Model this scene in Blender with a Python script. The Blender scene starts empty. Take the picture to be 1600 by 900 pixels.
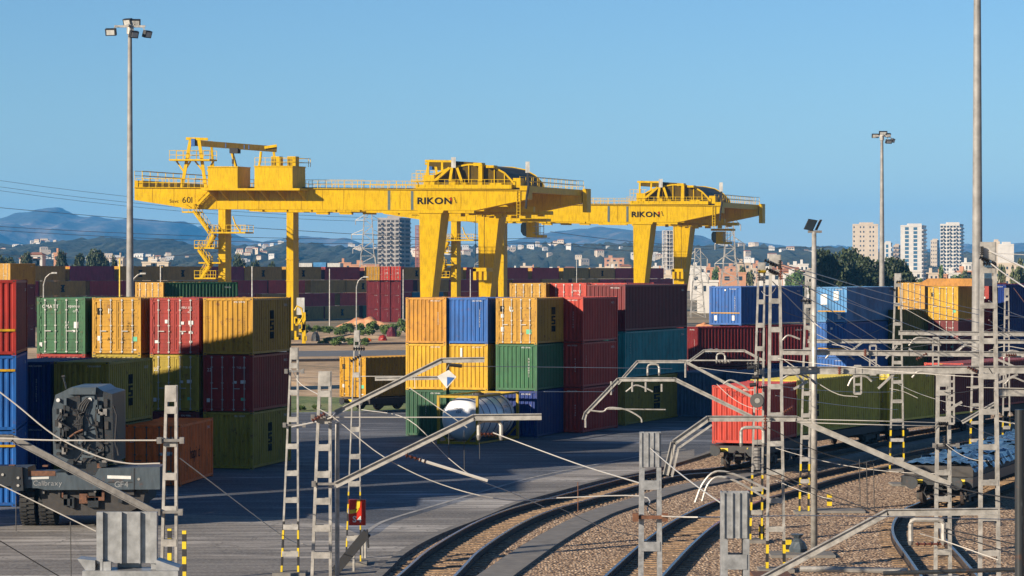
import bpy, math, random
from math import sin, cos, tan, atan2, radians as R, pi
from mathutils import Vector as V, Matrix, noise
random.seed(7)
SC = bpy.context.scene
COL = SC.collection

# ------------------------------------------------------------------ camera, sky, sun, exposure
F, H, CX, HY = 4200.0, 9.2, 800.0, 427.0      # focal length in photo pixels, eye height, centre column, horizon row
cam = bpy.data.cameras.new('camera')
cam.lens = 36.0 * F / 1600; cam.sensor_width = 36.0
cam.shift_y = -(450 - HY) / 1600
cam.clip_start = 0.5; cam.clip_end = 60000
co = bpy.data.objects.new('camera', cam); COL.objects.link(co)
co.location = (0, 0, H); co.rotation_euler = (R(90), 0, 0)
SC.camera = co

SUN_AZ, SUN_EL = 50.0, 19.0                   # degrees left of straight behind the camera, and elevation
w = bpy.data.worlds.new('World'); SC.world = w; w.use_nodes = True
wn = w.node_tree; bg = wn.nodes['Background']
sk = wn.nodes.new('ShaderNodeTexSky'); sk.sky_type = 'NISHITA'; sk.sun_disc = False
sk.sun_elevation = R(SUN_EL); sk.sun_rotation = R(180 + SUN_AZ)
sk.altitude = 0; sk.air_density = 1.0; sk.dust_density = 0.0; sk.ozone_density = 6.2
wn.links.new(sk.outputs[0], bg.inputs[0]); bg.inputs[1].default_value = 0.053
sl = bpy.data.lights.new('sun', 'SUN'); sl.energy = 5.0; sl.angle = R(0.5); sl.color = (1.0, 0.86, 0.68)
so = bpy.data.objects.new('sun', sl); COL.objects.link(so)
SD = V((-sin(R(SUN_AZ)) * cos(R(SUN_EL)), -cos(R(SUN_AZ)) * cos(R(SUN_EL)), sin(R(SUN_EL))))
so.rotation_euler = SD.to_track_quat('Z', 'Y').to_euler()
so.location = (0, 0, 60)
SC.view_settings.view_transform = 'Standard'; SC.view_settings.look = 'None'
SC.view_settings.gamma = 1.0; SC.view_settings.exposure = 1.15
SC.view_settings.use_curve_mapping = False

# ------------------------------------------------------------------ helpers
def P(px, py, Y):                             # the place at distance Y seen at photo pixel (px, py)
    return V(((px - CX) * Y / F, Y, H - (py - HY) * Y / F))
def G(px, py, z=0.0):                         # the place on the ground seen at that pixel
    Y = (H - z) * F / (py - HY)
    return V(((px - CX) * Y / F, Y, z))
def GB(px, Y, z=0.0):
    return V(((px - CX) * Y / F, Y, z))
def srgb(r, g, b):
    f = lambda c: (c / 255 / 12.92) if c / 255 <= 0.04045 else ((c / 255 + 0.055) / 1.055) ** 2.4
    return (f(r), f(g), f(b), 1)

LABS = {}
def props(o, label=None, cat=None, group=None, kind=None):
    if label: o['label'] = label
    if cat: o['category'] = cat
    if group: o['group'] = group
    if kind: o['kind'] = kind
    return o
def thing(name, label, cat, loc=(0, 0, 0), rotz=0.0, group=None):
    o = bpy.data.objects.new(name, None); COL.objects.link(o)
    o.empty_display_size = 0.3
    o.location = loc; o.rotation_euler = (0, 0, rotz)
    return props(o, label, cat, group)
def link_mesh(name, me, parent=None, loc=(0, 0, 0), rot=(0, 0, 0)):
    o = bpy.data.objects.new(name, me); COL.objects.link(o)
    if parent is not None: o.parent = parent
    o.location = loc; o.rotation_euler = rot
    return o
def copy_tree(o, parent=None):
    c = o.copy(); COL.objects.link(c); c.parent = parent
    for ch in list(o.children): copy_tree(ch, c)
    return c

def copies(name, me, parent, spots, cap=100, stuffname=None):
    """one object per spot sharing a mesh; past the cap the rest is one merged object"""
    for p_ in spots[:cap]: link_mesh(name, me, parent, p_)
    if len(spots) > cap:
        mb = MB(); vs = [tuple(v.co) for v in me.vertices]; fs = [tuple(f.vertices) for f in me.polygons]
        for p_ in spots[cap:]: mb.add([(v[0] + p_[0], v[1] + p_[1], v[2] + p_[2]) for v in vs], fs)
        o = link_mesh(name, mb.mesh(name, list(me.materials)), parent); o['kind'] = 'stuff'
class MB:
    def __init__(s): s.v = []; s.f = []; s.mi = []
    def add(s, vs, fs, mi=0):
        b = len(s.v); s.v += [tuple(p) for p in vs]
        for f in fs: s.f.append([b + i for i in f]); s.mi.append(mi)
        return s
    def para(s, o, a, b, c, mi=0):            # parallelepiped from a corner and three edge vectors
        o, a, b, c = V(o), V(a), V(b), V(c)
        if a.cross(b).dot(c) < 0: a, b = b, a
        vs = [o, o + a, o + a + b, o + b, o + c, o + a + c, o + a + b + c, o + b + c]
        return s.add(vs, [(3, 2, 1, 0), (4, 5, 6, 7), (0, 1, 5, 4), (1, 2, 6, 5), (2, 3, 7, 6), (3, 0, 4, 7)], mi)
    def bx(s, x0, x1, y0, y1, z0, z1, mi=0):
        return s.para((x0, y0, z0), (x1 - x0, 0, 0), (0, y1 - y0, 0), (0, 0, z1 - z0), mi)
    def frame(s, p, q, up):
        d = (q - p).normalized()
        u = V(up)
        if abs(d.dot(u)) > 0.98: u = V((0, 1, 0))
        sx = d.cross(u).normalized(); uu = sx.cross(d).normalized()
        return d, sx, uu
    def beam(s, p, q, w, h, mi=0, up=(0, 0, 1)):
        p, q = V(p), V(q); d, sx, uu = s.frame(p, q, up)
        return s.para(p - sx * w / 2 - uu * h / 2, sx * w, uu * h, q - p, mi)
    def ibeam(s, p, q, w, h, t=0.03, mi=0, up=(0, 0, 1)):
        p, q = V(p), V(q); d, sx, uu = s.frame(p, q, up)
        s.para(p - sx * w / 2 - uu * h / 2, sx * w, uu * t, q - p, mi)
        s.para(p - sx * w / 2 + uu * (h / 2 - t), sx * w, uu * t, q - p, mi)
        s.para(p - sx * t / 2 - uu * (h / 2 - t), sx * t, uu * (h - 2 * t), q - p, mi)
        return s
    def ring(s, c, a, b, r, n):
        return [c + a * (r * cos(2 * pi * i / n)) + b * (r * sin(2 * pi * i / n)) for i in range(n)]
    def cyl(s, p, q, r0, r1=None, n=12, mi=0):
        p, q = V(p), V(q); r1 = r0 if r1 is None else r1
        d, a, b = s.frame(p, q, (0, 0, 1))
        vs = s.ring(p, a, b, r0, n) + s.ring(q, a, b, r1, n)
        fs = [(i, (i + 1) % n, n + (i + 1) % n, n + i) for i in range(n)]
        fs += [tuple(range(n - 1, -1, -1)), tuple(range(n, 2 * n))]
        return s.add(vs, fs, mi)
    def tube(s, pts, r, n=6, mi=0):
        pts = [V(p) for p in pts]; vs = []; fs = []
        for i, p in enumerate(pts):
            a = pts[max(i - 1, 0)]; b = pts[min(i + 1, len(pts) - 1)]
            d, sx, uu = s.frame(a, b, (0, 0, 1))
            vs += s.ring(p, sx, uu, r, n)
        for i in range(len(pts) - 1):
            for k in range(n):
                fs.append((i * n + k, i * n + (k + 1) % n, (i + 1) * n + (k + 1) % n, (i + 1) * n + k))
        m = len(pts) * n
        fs += [tuple(range(n - 1, -1, -1)), tuple(range(m - n, m))]
        return s.add(vs, fs, mi)
    def prism(s, pts, vec, mi=0):             # polygon pushed along a vector
        pts = [V(p) for p in pts]; vec = V(vec); n = len(pts)
        nrm = V((0, 0, 0))
        for i in range(n): nrm += pts[i].cross(pts[(i + 1) % n])
        if nrm.dot(vec) > 0: pts.reverse()
        vs = pts + [p + vec for p in pts]
        fs = [tuple(range(n)), tuple(range(2 * n - 1, n - 1, -1))]
        fs += [((i + 1) % n, i, n + i, n + (i + 1) % n) for i in range(n)]
        return s.add(vs, fs, mi)
    def mesh(s, name, mats, org=(0, 0, 0), smooth=False):
        me = bpy.data.meshes.new(name); o = V(org)
        me.from_pydata([(a - o.x, b - o.y, c - o.z) for a, b, c in s.v], [], s.f)
        for m in (mats if isinstance(mats, (list, tuple)) else [mats]): me.materials.append(m)
        me.polygons.foreach_set('material_index', s.mi)
        if smooth: me.polygons.foreach_set('use_smooth', [True] * len(s.f))
        me.update(); return me
    def build(s, name, mats, parent=None, org=None, smooth=False):
        if org is None:
            org = V((0, 0, 0)); q_ = parent
            while q_ is not None: org = org + q_.location; q_ = q_.parent
        me = s.mesh(name, mats, org, smooth)
        return link_mesh(name, me, parent, (0, 0, 0) if parent is not None else org)

_tc = {}; _gl = {}
def glyph(c, bold):
    if (c, bold) in _gl: return _gl[c, bold]
    cu = bpy.data.curves.new('lettering', 'FONT'); cu.body = c; cu.size = 1.0; cu.offset = bold; cu.resolution_u = 3
    ob = bpy.data.objects.new('lettering', cu)
    me = ob.to_mesh()
    vs = [tuple(v.co) for v in me.vertices]; fs = [tuple(f.vertices) for f in me.polygons]
    ob.to_mesh_clear(); bpy.data.objects.remove(ob); bpy.data.curves.remove(cu)
    x0 = min([v[0] for v in vs] or [0]); x1 = max([v[0] for v in vs] or [0.28])
    _gl[c, bold] = ([(v[0] - x0, v[1]) for v in vs], fs, x1 - x0); return _gl[c, bold]
def text_mesh(body, size, mat, bold=0.0, gap=0.09):
    k = (body, size, mat.name, bold, gap)
    if k in _tc: return _tc[k]
    mb = MB(); lines = body.split('\n'); n = len(lines)
    for li, s in enumerate(lines):
        W = sum((glyph(c, bold)[2] if c != ' ' else 0.25) + gap * (0.1 if c in 'KR' else 1.0) for c in s) - gap; x = -W / 2; y = (n - 1) / 2 - li - 0.35
        for c in s:
            if c == ' ': x += 0.25 + gap; continue
            vs, fs, w2 = glyph(c, bold)
            mb.add([((x + a) * size, (y + b) * size, 0) for a, b in vs], fs); x += w2 + gap * (0.1 if c in 'KR' else 1.0)
    me = mb.mesh('lettering', mat); _tc[k] = me; return me

# ------------------------------------------------------------------ materials
M = {}
def newmat(name):
    m = bpy.data.materials.new(name); m.use_nodes = True
    nt = m.node_tree; b = nt.nodes['Principled BSDF']
    return m, nt, b
def nd(nt, t, **kw):
    n = nt.nodes.new(t)
    for k, v in kw.items(): setattr(n, k, v)
    return n
def coords(nt, scale=(1, 1, 1), kind='Object'):
    tc = nd(nt, 'ShaderNodeTexCoord'); mp = nd(nt, 'ShaderNodeMapping')
    mp.inputs['Scale'].default_value = scale
    nt.links.new(tc.outputs[kind], mp.inputs['Vector']); return mp.outputs['Vector']
def noise_n(nt, vec, scale, detail=4, rough=0.6):
    n = nd(nt, 'ShaderNodeTexNoise'); n.inputs['Scale'].default_value = scale
    n.inputs['Detail'].default_value = detail; n.inputs['Roughness'].default_value = rough
    nt.links.new(vec, n.inputs['Vector']); return n.outputs['Fac']
def ramp(nt, fac, stops):
    r = nd(nt, 'ShaderNodeValToRGB'); e = r.color_ramp.elements
    while len(e) < len(stops): e.new(0.5)
    for i, (p, c) in enumerate(stops):
        e[i].position = p; e[i].color = c if len(c) == 4 else (*c, 1)
    nt.links.new(fac, r.inputs['Fac']); return r.outputs['Color']
def mix(nt, fac, a, b, mode='MIX'):
    m = nd(nt, 'ShaderNodeMix', data_type='RGBA', blend_type=mode)
    for s_, v in (('Factor', fac), ('A', a), ('B', b)):
        i = [x for x in m.inputs if x.name == s_ and (x.type == 'RGBA' or s_ == 'Factor')][0]
        if hasattr(v, 'links'): nt.links.new(v, i)
        else: i.default_value = v
    return [x for x in m.outputs if x.type == 'RGBA'][0]
def bump(nt, b, h, strength=0.3, dist=0.02):
    n = nd(nt, 'ShaderNodeBump'); n.inputs['Strength'].default_value = strength
    n.inputs['Distance'].default_value = dist
    nt.links.new(h, n.inputs['Height']); nt.links.new(n.outputs['Normal'], b.inputs['Normal'])
def shade(c, k): return (c[0] * k, c[1] * k, c[2] * k, 1)

def paint(name, c, rust=0.35, rough=0.5, vary=0.25, streak=0.35, rustc=(0.10, 0.035, 0.012, 1)):
    if name in M: return M[name]
    mx_ = max(c[:3]); c = tuple(x_ * (x_ / mx_) ** 0.30 for x_ in c[:3]); c = shade(c, 0.58)
    m, nt, b = newmat(name)
    oi = nd(nt, 'ShaderNodeObjectInfo')
    tc = nd(nt, 'ShaderNodeTexCoord')
    ad = nd(nt, 'ShaderNodeVectorMath', operation='ADD')
    sc_ = nd(nt, 'ShaderNodeVectorMath', operation='SCALE'); sc_.inputs['Scale'].default_value = 40.0
    cb = nd(nt, 'ShaderNodeCombineXYZ')
    for i in (0, 1, 2): nt.links.new(oi.outputs['Random'], cb.inputs[i])
    nt.links.new(cb.outputs[0], sc_.inputs[0])
    nt.links.new(tc.outputs['Object'], ad.inputs[0]); nt.links.new(sc_.outputs[0], ad.inputs[1])
    vec = ad.outputs[0]
    mp = nd(nt, 'ShaderNodeMapping'); mp.inputs['Scale'].default_value = (1, 1, 0.18)
    nt.links.new(vec, mp.inputs['Vector'])
    big = noise_n(nt, vec, 0.6, 3)
    col = mix(nt, ramp(nt, big, [(0.3, (0, 0, 0, 1)), (0.7, (1, 1, 1, 1))]), shade(c, 1 - vary), c)
    st = noise_n(nt, mp.outputs[0], 5.0, 5, 0.65)
    grime = ramp(nt, st, [(0.44, (0, 0, 0, 1)), (0.70, (min(1, streak * 1.8),) * 3)])
    col = mix(nt, grime, col, shade(c, 0.35))
    rs = noise_n(nt, vec, 3.5, 7, 0.75)
    rf = ramp(nt, rs, [(0.565, (0, 0, 0, 1)), (0.66, (min(1, rust * 1.5),) * 3)])
    col = mix(nt, rf, col, rustc)
    rs2 = noise_n(nt, mp.outputs[0], 14.0, 3, 0.6)
    pale = ramp(nt, rs2, [(0.66, (0, 0, 0, 1)), (0.74, (0.35 * vary / 0.25,) * 3)])
    col = mix(nt, pale, col, (min(1, c[0] * 1.3 + 0.08), min(1, c[1] * 1.3 + 0.08), min(1, c[2] * 1.3 + 0.08), 1))
    nt.links.new(col, b.inputs['Base Color'])
    b.inputs['Roughness'].default_value = rough
    b.inputs['Specular IOR Level'].default_value = 0.25
    bump(nt, b, rs, 0.12, 0.01)
    M[name] = m; return m
def plain(name, c, rough=0.6, metal=0.0, vary=0.25, scale=3.0, bs=0.1, detail=5):
    if name in M: return M[name]
    c = shade(c, 0.62)
    m, nt, b = newmat(name)
    n1 = noise_n(nt, coords(nt), scale, detail)
    col = ramp(nt, n1, [(0.3, shade(c, 1 - vary)), (0.7, shade(c, 1 + vary * 0.6))])
    nt.links.new(col, b.inputs['Base Color'])
    b.inputs['Roughness'].default_value = rough; b.inputs['Metallic'].default_value = metal
    if bs: bump(nt, b, n1, bs, 0.02)
    M[name] = m; return m

YEL = paint('yellow container paint', (0.66, 0.40, 0.045, 1), 0.55)
ORY = paint('orange yellow container paint', (0.68, 0.37, 0.05, 1), 0.45)
BYE = paint('bright yellow container paint', (0.78, 0.50, 0.02, 1), 0.3)
OLW = paint('wagon mustard paint', (0.78, 0.66, 0.11, 1), 0.4)  # mustard lightened to lift the shaded sides of the wagon containers
OLV = paint('mustard container paint', (0.52, 0.41, 0.06, 1), 0.5)
OLD = paint('olive container paint', (0.24, 0.22, 0.045, 1), 0.4)
GRN = paint('green container paint', (0.055, 0.17, 0.085, 1), 0.25)
DGR = paint('dark green container paint', (0.03, 0.11, 0.06, 1), 0.2)
RED = paint('red container paint', (0.42, 0.055, 0.04, 1), 0.25)
BRD = paint('bright red container paint', (0.66, 0.10, 0.06, 1), 0.1)
MAR = paint('maroon container paint', (0.20, 0.025, 0.03, 1), 0.3)
PUR = paint('plum container paint', (0.16, 0.03, 0.055, 1), 0.2)
ORG = paint('orange container paint', (1.5, 0.40, 0.06, 1), 0.3)
BLU = paint('blue container paint', (0.035, 0.19, 0.50, 1), 0.3)
DBL = paint('dark blue container paint', (0.015, 0.06, 0.24, 1), 0.3)
LBL = paint('light blue container paint', (0.16, 0.42, 0.72, 1), 0.2, vary=0.5, streak=0.1)
TEA = paint('teal container paint', (0.05, 0.40, 0.42, 1), 0.25)
WHT = paint('white container paint', (0.75, 0.75, 0.72, 1), 0.2)
CRY = paint('crane yellow paint', (0.98, 0.68, 0.007, 1), 0.2, 0.45, vary=0.16, streak=0.3, rustc=(0.25, 0.12, 0.02, 1))
BLK = plain('black', (0.012, 0.012, 0.014, 1), 0.6)
WTX = plain('white marking', (0.72, 0.72, 0.70, 1), 0.6)
GTX = plain('green sticker', (0.10, 0.50, 0.28, 1), 0.6)
BTX = plain('black marking', (0.02, 0.02, 0.02, 1), 0.9); BTX.node_tree.nodes['Principled BSDF'].inputs['Specular IOR Level'].default_value = 0.1
ROD = plain('zinc rod', (0.50, 0.50, 0.48, 1), 0.45, 0.3)
DRD = plain('dark rod', (0.12, 0.10, 0.06, 1), 0.5)
GLS = plain('cab glass', (0.03, 0.05, 0.07, 1), 0.1)
RUB = plain('tyre rubber', (0.02, 0.02, 0.02, 1), 0.8)
STL = plain('galvanised steel', (0.47, 0.45, 0.415, 1), 0.5, 0.25, 0.42, 4.0, 0.05)
POL = plain('mast pole grey', (0.30, 0.29, 0.275, 1), 0.6, 0.1, 0.35, 1.2, 0.05)
STN = plain('near galvanised steel', (0.45, 0.46, 0.47, 1), 0.42, 0.45, 0.4, 9.0, 0.08, 8)
STD = plain('weathered steel', (0.22, 0.21, 0.20, 1), 0.6, 0.2, 0.4, 6.0)
WIR = plain('bright wire', (0.60, 0.57, 0.52, 1), 0.4, 0.0, 0.1, 1.0, 0)
CAB = plain('black cable', (0.02, 0.02, 0.022, 1), 0.6, 0, 0.1, 1.0, 0)
RST = plain('rusty iron', (0.16, 0.065, 0.03, 1), 0.8, 0, 0.5, 8.0)
CER = plain('brown ceramic', (0.16, 0.05, 0.03, 1), 0.25)
SRD = paint('sign red paint', (0.75, 0.06, 0.015, 1), 0.25, vary=0.2)
SBL = plain('sign blue', (0.03, 0.13, 0.42, 1), 0.5)
SYE = plain('warning yellow', (0.80, 0.58, 0.01, 1), 0.5)
MGR = paint('machine grey paint', (0.12, 0.145, 0.165, 1), 0.25, 0.35, vary=0.3)
MDG = paint('machine dark paint', (0.05, 0.055, 0.06, 1), 0.25, 0.4)
TNK = plain('tank white', (0.95, 0.97, 1.0, 1), 0.25, 0, 0.08, 1.5, 0.02)
UNF = plain('underframe', (0.035, 0.03, 0.027, 1), 0.7, 0, 0.5, 5)
GFR = plain('grey green band', (0.12, 0.17, 0.17, 1), 0.6)
# ------------------------------------------------------------------ ground materials
def m_ballast():
    m, nt, b = newmat('ballast gravel')
    vec = coords(nt)
    vo = nd(nt, 'ShaderNodeTexVoronoi'); vo.inputs['Scale'].default_value = 10.0
    nt.links.new(vec, vo.inputs['Vector'])
    stone = nd(nt, 'ShaderNodeSeparateColor'); nt.links.new(vo.outputs['Color'], stone.inputs[0])
    col = ramp(nt, stone.outputs[0], [(0.0, (0.13, 0.078, 0.042, 1)), (0.3, (0.38, 0.25, 0.145, 1)), (0.7, (0.58, 0.40, 0.25, 1)), (1.0, (0.86, 0.68, 0.48, 1))])
    gap = ramp(nt, vo.outputs['Distance'], [(0.35, (1, 1, 1, 1)), (0.75, (0.18, 0.13, 0.10, 1))])
    col = mix(nt, 1.0, col, gap, 'MULTIPLY')
    big = noise_n(nt, coords(nt), 0.35, 5)
    col = mix(nt, ramp(nt, big, [(0.35, (0.35, 0.35, 0.35, 1)), (0.55, (0, 0, 0, 1))]), col, (0.17, 0.10, 0.055, 1))
    nt.links.new(col, b.inputs['Base Color']); b.inputs['Roughness'].default_value = 0.95
    hh = nd(nt, 'ShaderNodeMath', operation='MULTIPLY'); hh.inputs[1].default_value = -1
    nt.links.new(vo.outputs['Distance'], hh.inputs[0])
    bump(nt, b, hh.outputs[0], 1.0, 0.12)
    return m
def m_asphalt(name, c0, c1, c2, ang=0.0):
    m, nt, b = newmat(name)
    tc = nd(nt, 'ShaderNodeTexCoord'); mp = nd(nt, 'ShaderNodeMapping')
    mp.inputs['Rotation'].default_value = (0, 0, ang); mp.inputs['Scale'].default_value = (0.10, 0.5, 1)
    nt.links.new(tc.outputs['Object'], mp.inputs['Vector'])
    n1 = noise_n(nt, mp.outputs[0], 1.3, 7, 0.62)
    col = ramp(nt, n1, [(0.34, c0), (0.5, c1), (0.66, c2)])
    mp2 = nd(nt, 'ShaderNodeMapping'); mp2.inputs['Rotation'].default_value = (0, 0, ang)
    mp2.inputs['Scale'].default_value = (0.03, 1.2, 1); nt.links.new(tc.outputs['Object'], mp2.inputs['Vector'])
    n2 = noise_n(nt, mp2.outputs[0], 1.6, 4, 0.6)
    col = mix(nt, ramp(nt, n2, [(0.55, (0, 0, 0, 1)), (0.62, (0.6, 0.6, 0.6, 1)), (0.68, (0, 0, 0, 1))]), col, shade(c0, 0.5))
    mp5 = nd(nt, 'ShaderNodeMapping'); mp5.inputs['Scale'].default_value = (0.5, 1, 1); nt.links.new(tc.outputs['Object'], mp5.inputs['Vector'])
    n3 = noise_n(nt, mp5.outputs[0], 0.16, 7, 0.72)
    col = mix(nt, ramp(nt, n3, [(0.50, (0, 0, 0, 1)), (0.60, (0.75, 0.75, 0.75, 1))]), col, c2)
    n6 = noise_n(nt, mp5.outputs[0], 0.9, 6, 0.75)
    col = mix(nt, ramp(nt, n6, [(0.56, (0, 0, 0, 1)), (0.66, (0.8, 0.8, 0.8, 1))]), col, shade(c0, 0.8))
    vc = nd(nt, 'ShaderNodeTexVoronoi', feature='DISTANCE_TO_EDGE'); vc.inputs['Scale'].default_value = 0.22
    nv = nd(nt, 'ShaderNodeTexNoise'); nv.inputs['Scale'].default_value = 0.8; nt.links.new(tc.outputs['Object'], nv.inputs['Vector'])
    va = nd(nt, 'ShaderNodeVectorMath', operation='ADD'); nt.links.new(tc.outputs['Object'], va.inputs[0])
    vs_ = nd(nt, 'ShaderNodeVectorMath', operation='SCALE'); vs_.inputs['Scale'].default_value = 2.5; nt.links.new(nv.outputs['Color'], vs_.inputs[0]); nt.links.new(vs_.outputs[0], va.inputs[1]); nt.links.new(va.outputs[0], vc.inputs['Vector'])
    col = mix(nt, ramp(nt, vc.outputs['Distance'], [(0.0, (0.8, 0.8, 0.8, 1)), (0.012, (0, 0, 0, 1))]), col, shade(c0, 0.5))
    wv = nd(nt, 'ShaderNodeTexWave'); wv.wave_type = 'BANDS'; wv.bands_direction = 'Y'
    wv.inputs['Scale'].default_value = 0.16; wv.inputs['Distortion'].default_value = 14.0; wv.inputs['Detail'].default_value = 3.0; wv.inputs['Detail Scale'].default_value = 0.25
    mpw = nd(nt, 'ShaderNodeMapping'); mpw.inputs['Rotation'].default_value = (0, 0, ang); mpw.inputs['Scale'].default_value = (0.25, 1, 1)
    nt.links.new(tc.outputs['Object'], mpw.inputs['Vector']); nt.links.new(mpw.outputs[0], wv.inputs['Vector'])
    col = mix(nt, ramp(nt, wv.outputs['Fac'], [(0.0, (0.75, 0.75, 0.75, 1)), (0.07, (0, 0, 0, 1)), (0.9, (0, 0, 0, 1)), (1.0, (0.4, 0.4, 0.4, 1))]), col, shade(c0, 0.6))
    br = nd(nt, 'ShaderNodeTexBrick'); br.inputs['Scale'].default_value = 0.11; br.inputs['Mortar Size'].default_value = 0.008
    br.inputs['Color1'].default_value = (1, 1, 1, 1); br.inputs['Color2'].default_value = (0.86, 0.86, 0.86, 1); br.inputs['Mortar'].default_value = (0.35, 0.35, 0.35, 1)
    br.offset = 0.0
    mp3 = nd(nt, 'ShaderNodeMapping'); mp3.inputs['Rotation'].default_value = (0, 0, ang)
    nt.links.new(tc.outputs['Object'], mp3.inputs['Vector']); nt.links.new(mp3.outputs[0], br.inputs['Vector'])
    col = mix(nt, 0.22, col, br.outputs['Color'], 'MULTIPLY')
    mp4 = nd(nt, 'ShaderNodeMapping'); mp4.inputs['Rotation'].default_value = (0, 0, ang + 0.25)
    mp4.inputs['Scale'].default_value = (0.022, 0.16, 1); nt.links.new(tc.outputs['Object'], mp4.inputs['Vector'])
    n4 = noise_n(nt, mp4.outputs[0], 1.0, 5, 0.7)
    col = mix(nt, ramp(nt, n4, [(0.42, (0, 0, 0, 1)), (0.56, (0.75, 0.75, 0.75, 1))]), col, shade(c0, 0.75))
    fine = noise_n(nt, tc.outputs['Object'], 9.0, 4)
    col = mix(nt, ramp(nt, fine, [(0.45, (0, 0, 0, 1)), (0.75, (0.35, 0.35, 0.35, 1))]), col, shade(c2, 1.2))
    nt.links.new(col, b.inputs['Base Color']); b.inputs['Roughness'].default_value = 0.8
    bump(nt, b, fine, 0.3, 0.02)
    return m
def m_land(name, stops, s1=0.02, s2=0.4, bs=0.3, bd=0.3):
    m, nt, b = newmat(name)
    vec = coords(nt)
    a = noise_n(nt, vec, s1, 6, 0.65); c = noise_n(nt, vec, s2, 5, 0.7)
    ad = nd(nt, 'ShaderNodeMath', operation='ADD'); nt.links.new(a, ad.inputs[0]); nt.links.new(c, ad.inputs[1])
    hf = nd(nt, 'ShaderNodeMath', operation='MULTIPLY'); hf.inputs[1].default_value = 0.5; nt.links.new(ad.outputs[0], hf.inputs[0])
    col = ramp(nt, hf.outputs[0], stops)
    nt.links.new(col, b.inputs['Base Color']); b.inputs['Roughness'].default_value = 0.95
    bump(nt, b, c, bs, bd)
    return m
BAL = m_ballast()
ASP = m_asphalt('yard asphalt', (0.014, 0.018, 0.027, 1), (0.056, 0.066, 0.086, 1), (0.24, 0.255, 0.285, 1), R(-12))
CON = m_asphalt('edge concrete', (0.085, 0.078, 0.070, 1), (0.20, 0.182, 0.160, 1), (0.40, 0.375, 0.34, 1), R(-12))
DRT = m_land('dry earth', [(0.36, (0.10, 0.085, 0.04, 1)), (0.47, (0.30, 0.20, 0.11, 1)), (0.6, (0.46, 0.33, 0.20, 1))], 0.03, 0.5)
FLD = m_land('plain', [(0.38, (0.05, 0.06, 0.025, 1)), (0.5, (0.16, 0.12, 0.06, 1)), (0.6, (0.30, 0.22, 0.13, 1))], 0.003, 0.03)
TRO = plain('trough concrete', (0.22, 0.205, 0.185, 1), 0.85, 0, 0.3, 2.0)
SLP = plain('sleeper concrete', (0.33, 0.215, 0.12, 1), 0.9, 0, 0.6, 3.0)
RLT = plain('rail steel', (0.30, 0.30, 0.32, 1), 0.25, 0.8, 0.1)
RLS = plain('rail side', (0.045, 0.03, 0.024, 1), 0.8)
GRS = m_land('grass', [(0.40, (0.035, 0.06, 0.015, 1)), (0.52, (0.09, 0.13, 0.03, 1)), (0.62, (0.22, 0.20, 0.09, 1))], 0.1, 1.5)

def sheet(name, pts, z, mat, org=None):
    me = bpy.data.meshes.new(name)
    me.from_pydata([(p[0], p[1], z) for p in pts], [], [tuple(range(len(pts)))])
    me.materials.append(mat); me.update()
    if me.polygons[0].normal.z < 0: me.flip_normals()
    return props(link_mesh(name, me), kind='structure')
def spline(pts, n=8):                         # Catmull-Rom through points
    pts = [V(p) for p in pts]; out = []
    q = [2 * pts[0] - pts[1]] + pts + [2 * pts[-1] - pts[-2]]
    for i in range(1, len(q) - 2):
        for k in range(n):
            t = k / n; a, b, c, d = q[i - 1], q[i], q[i + 1], q[i + 2]
            out.append(0.5 * ((2 * b) + (c - a) * t + (2 * a - 5 * b + 4 * c - d) * t * t + (3 * b - a - 3 * c + d) * t ** 3))
    out.append(pts[-1]); return out

B_ = 14000
sheet('ground', [(-B_, -300), (B_, -300), (B_, 14500), (-B_, 14500)], -0.02, FLD)
sheet('railway_yard_ground', [(-150, 20), (220, 20), (260, 420), (-150, 420)], -0.012, DRT)
edge = spline([G(500, 980), G(589, 898), G(621, 868), G(670, 841), G(731, 817), G(804, 788), G(860, 772), G(932, 753), G(999, 740), G(1085, 716), GB(1165, 148), GB(1330, 178), GB(1500, 215)], 8)
# ballast right of the yard edge
sheet('track_ballast', [e.xy for e in edge] + [(150, 215), (150, 20), (-30, 20)], -0.006, BAL)
backL = [GB(1500, 240), GB(900, 240), (-14, 178), (-20, 171), (-150, 171), (-150, 25), (-32, 25)]
sheet('yard_pavement', [e.xy for e in edge] + [tuple(p)[:2] for p in backL], 0.0, ASP)
inner = spline([G(-60, 812), G(150, 800), G(350, 806), G(500, 812), G(575, 838), G(620, 815), G(700, 790), G(770, 769), G(860, 744), G(990, 718), G(1085, 702)], 6)
sheet('concrete_apron', [e.xy for e in inner] + [e.xy for e in reversed(edge[:73])] + [(-40, 25), (-60, 60)], 0.004, CON)
# worn pale line painted along the yard
ln = inner[24:]
mb = MB()
for a, b in zip(ln[:-1], ln[1:]):
    d = (b - a).normalized(); s = V((d.y, -d.x, 0)) * 0.09; o_ = V((-d.y, d.x, 0)) * 0.5
    mb.add([a + o_ - s + V((0, 0, 0.008)), a + o_ + s + V((0, 0, 0.008)), b + o_ + s + V((0, 0, 0.008)), b + o_ - s + V((0, 0, 0.008))], [(0, 1, 2, 3)])
o_ = mb.build('yard_line_marking', plain('worn line paint', (0.42, 0.41, 0.39, 1), 0.8, 0, 0.5, 1.0, 0)); props(o_, kind='structure')
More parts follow.
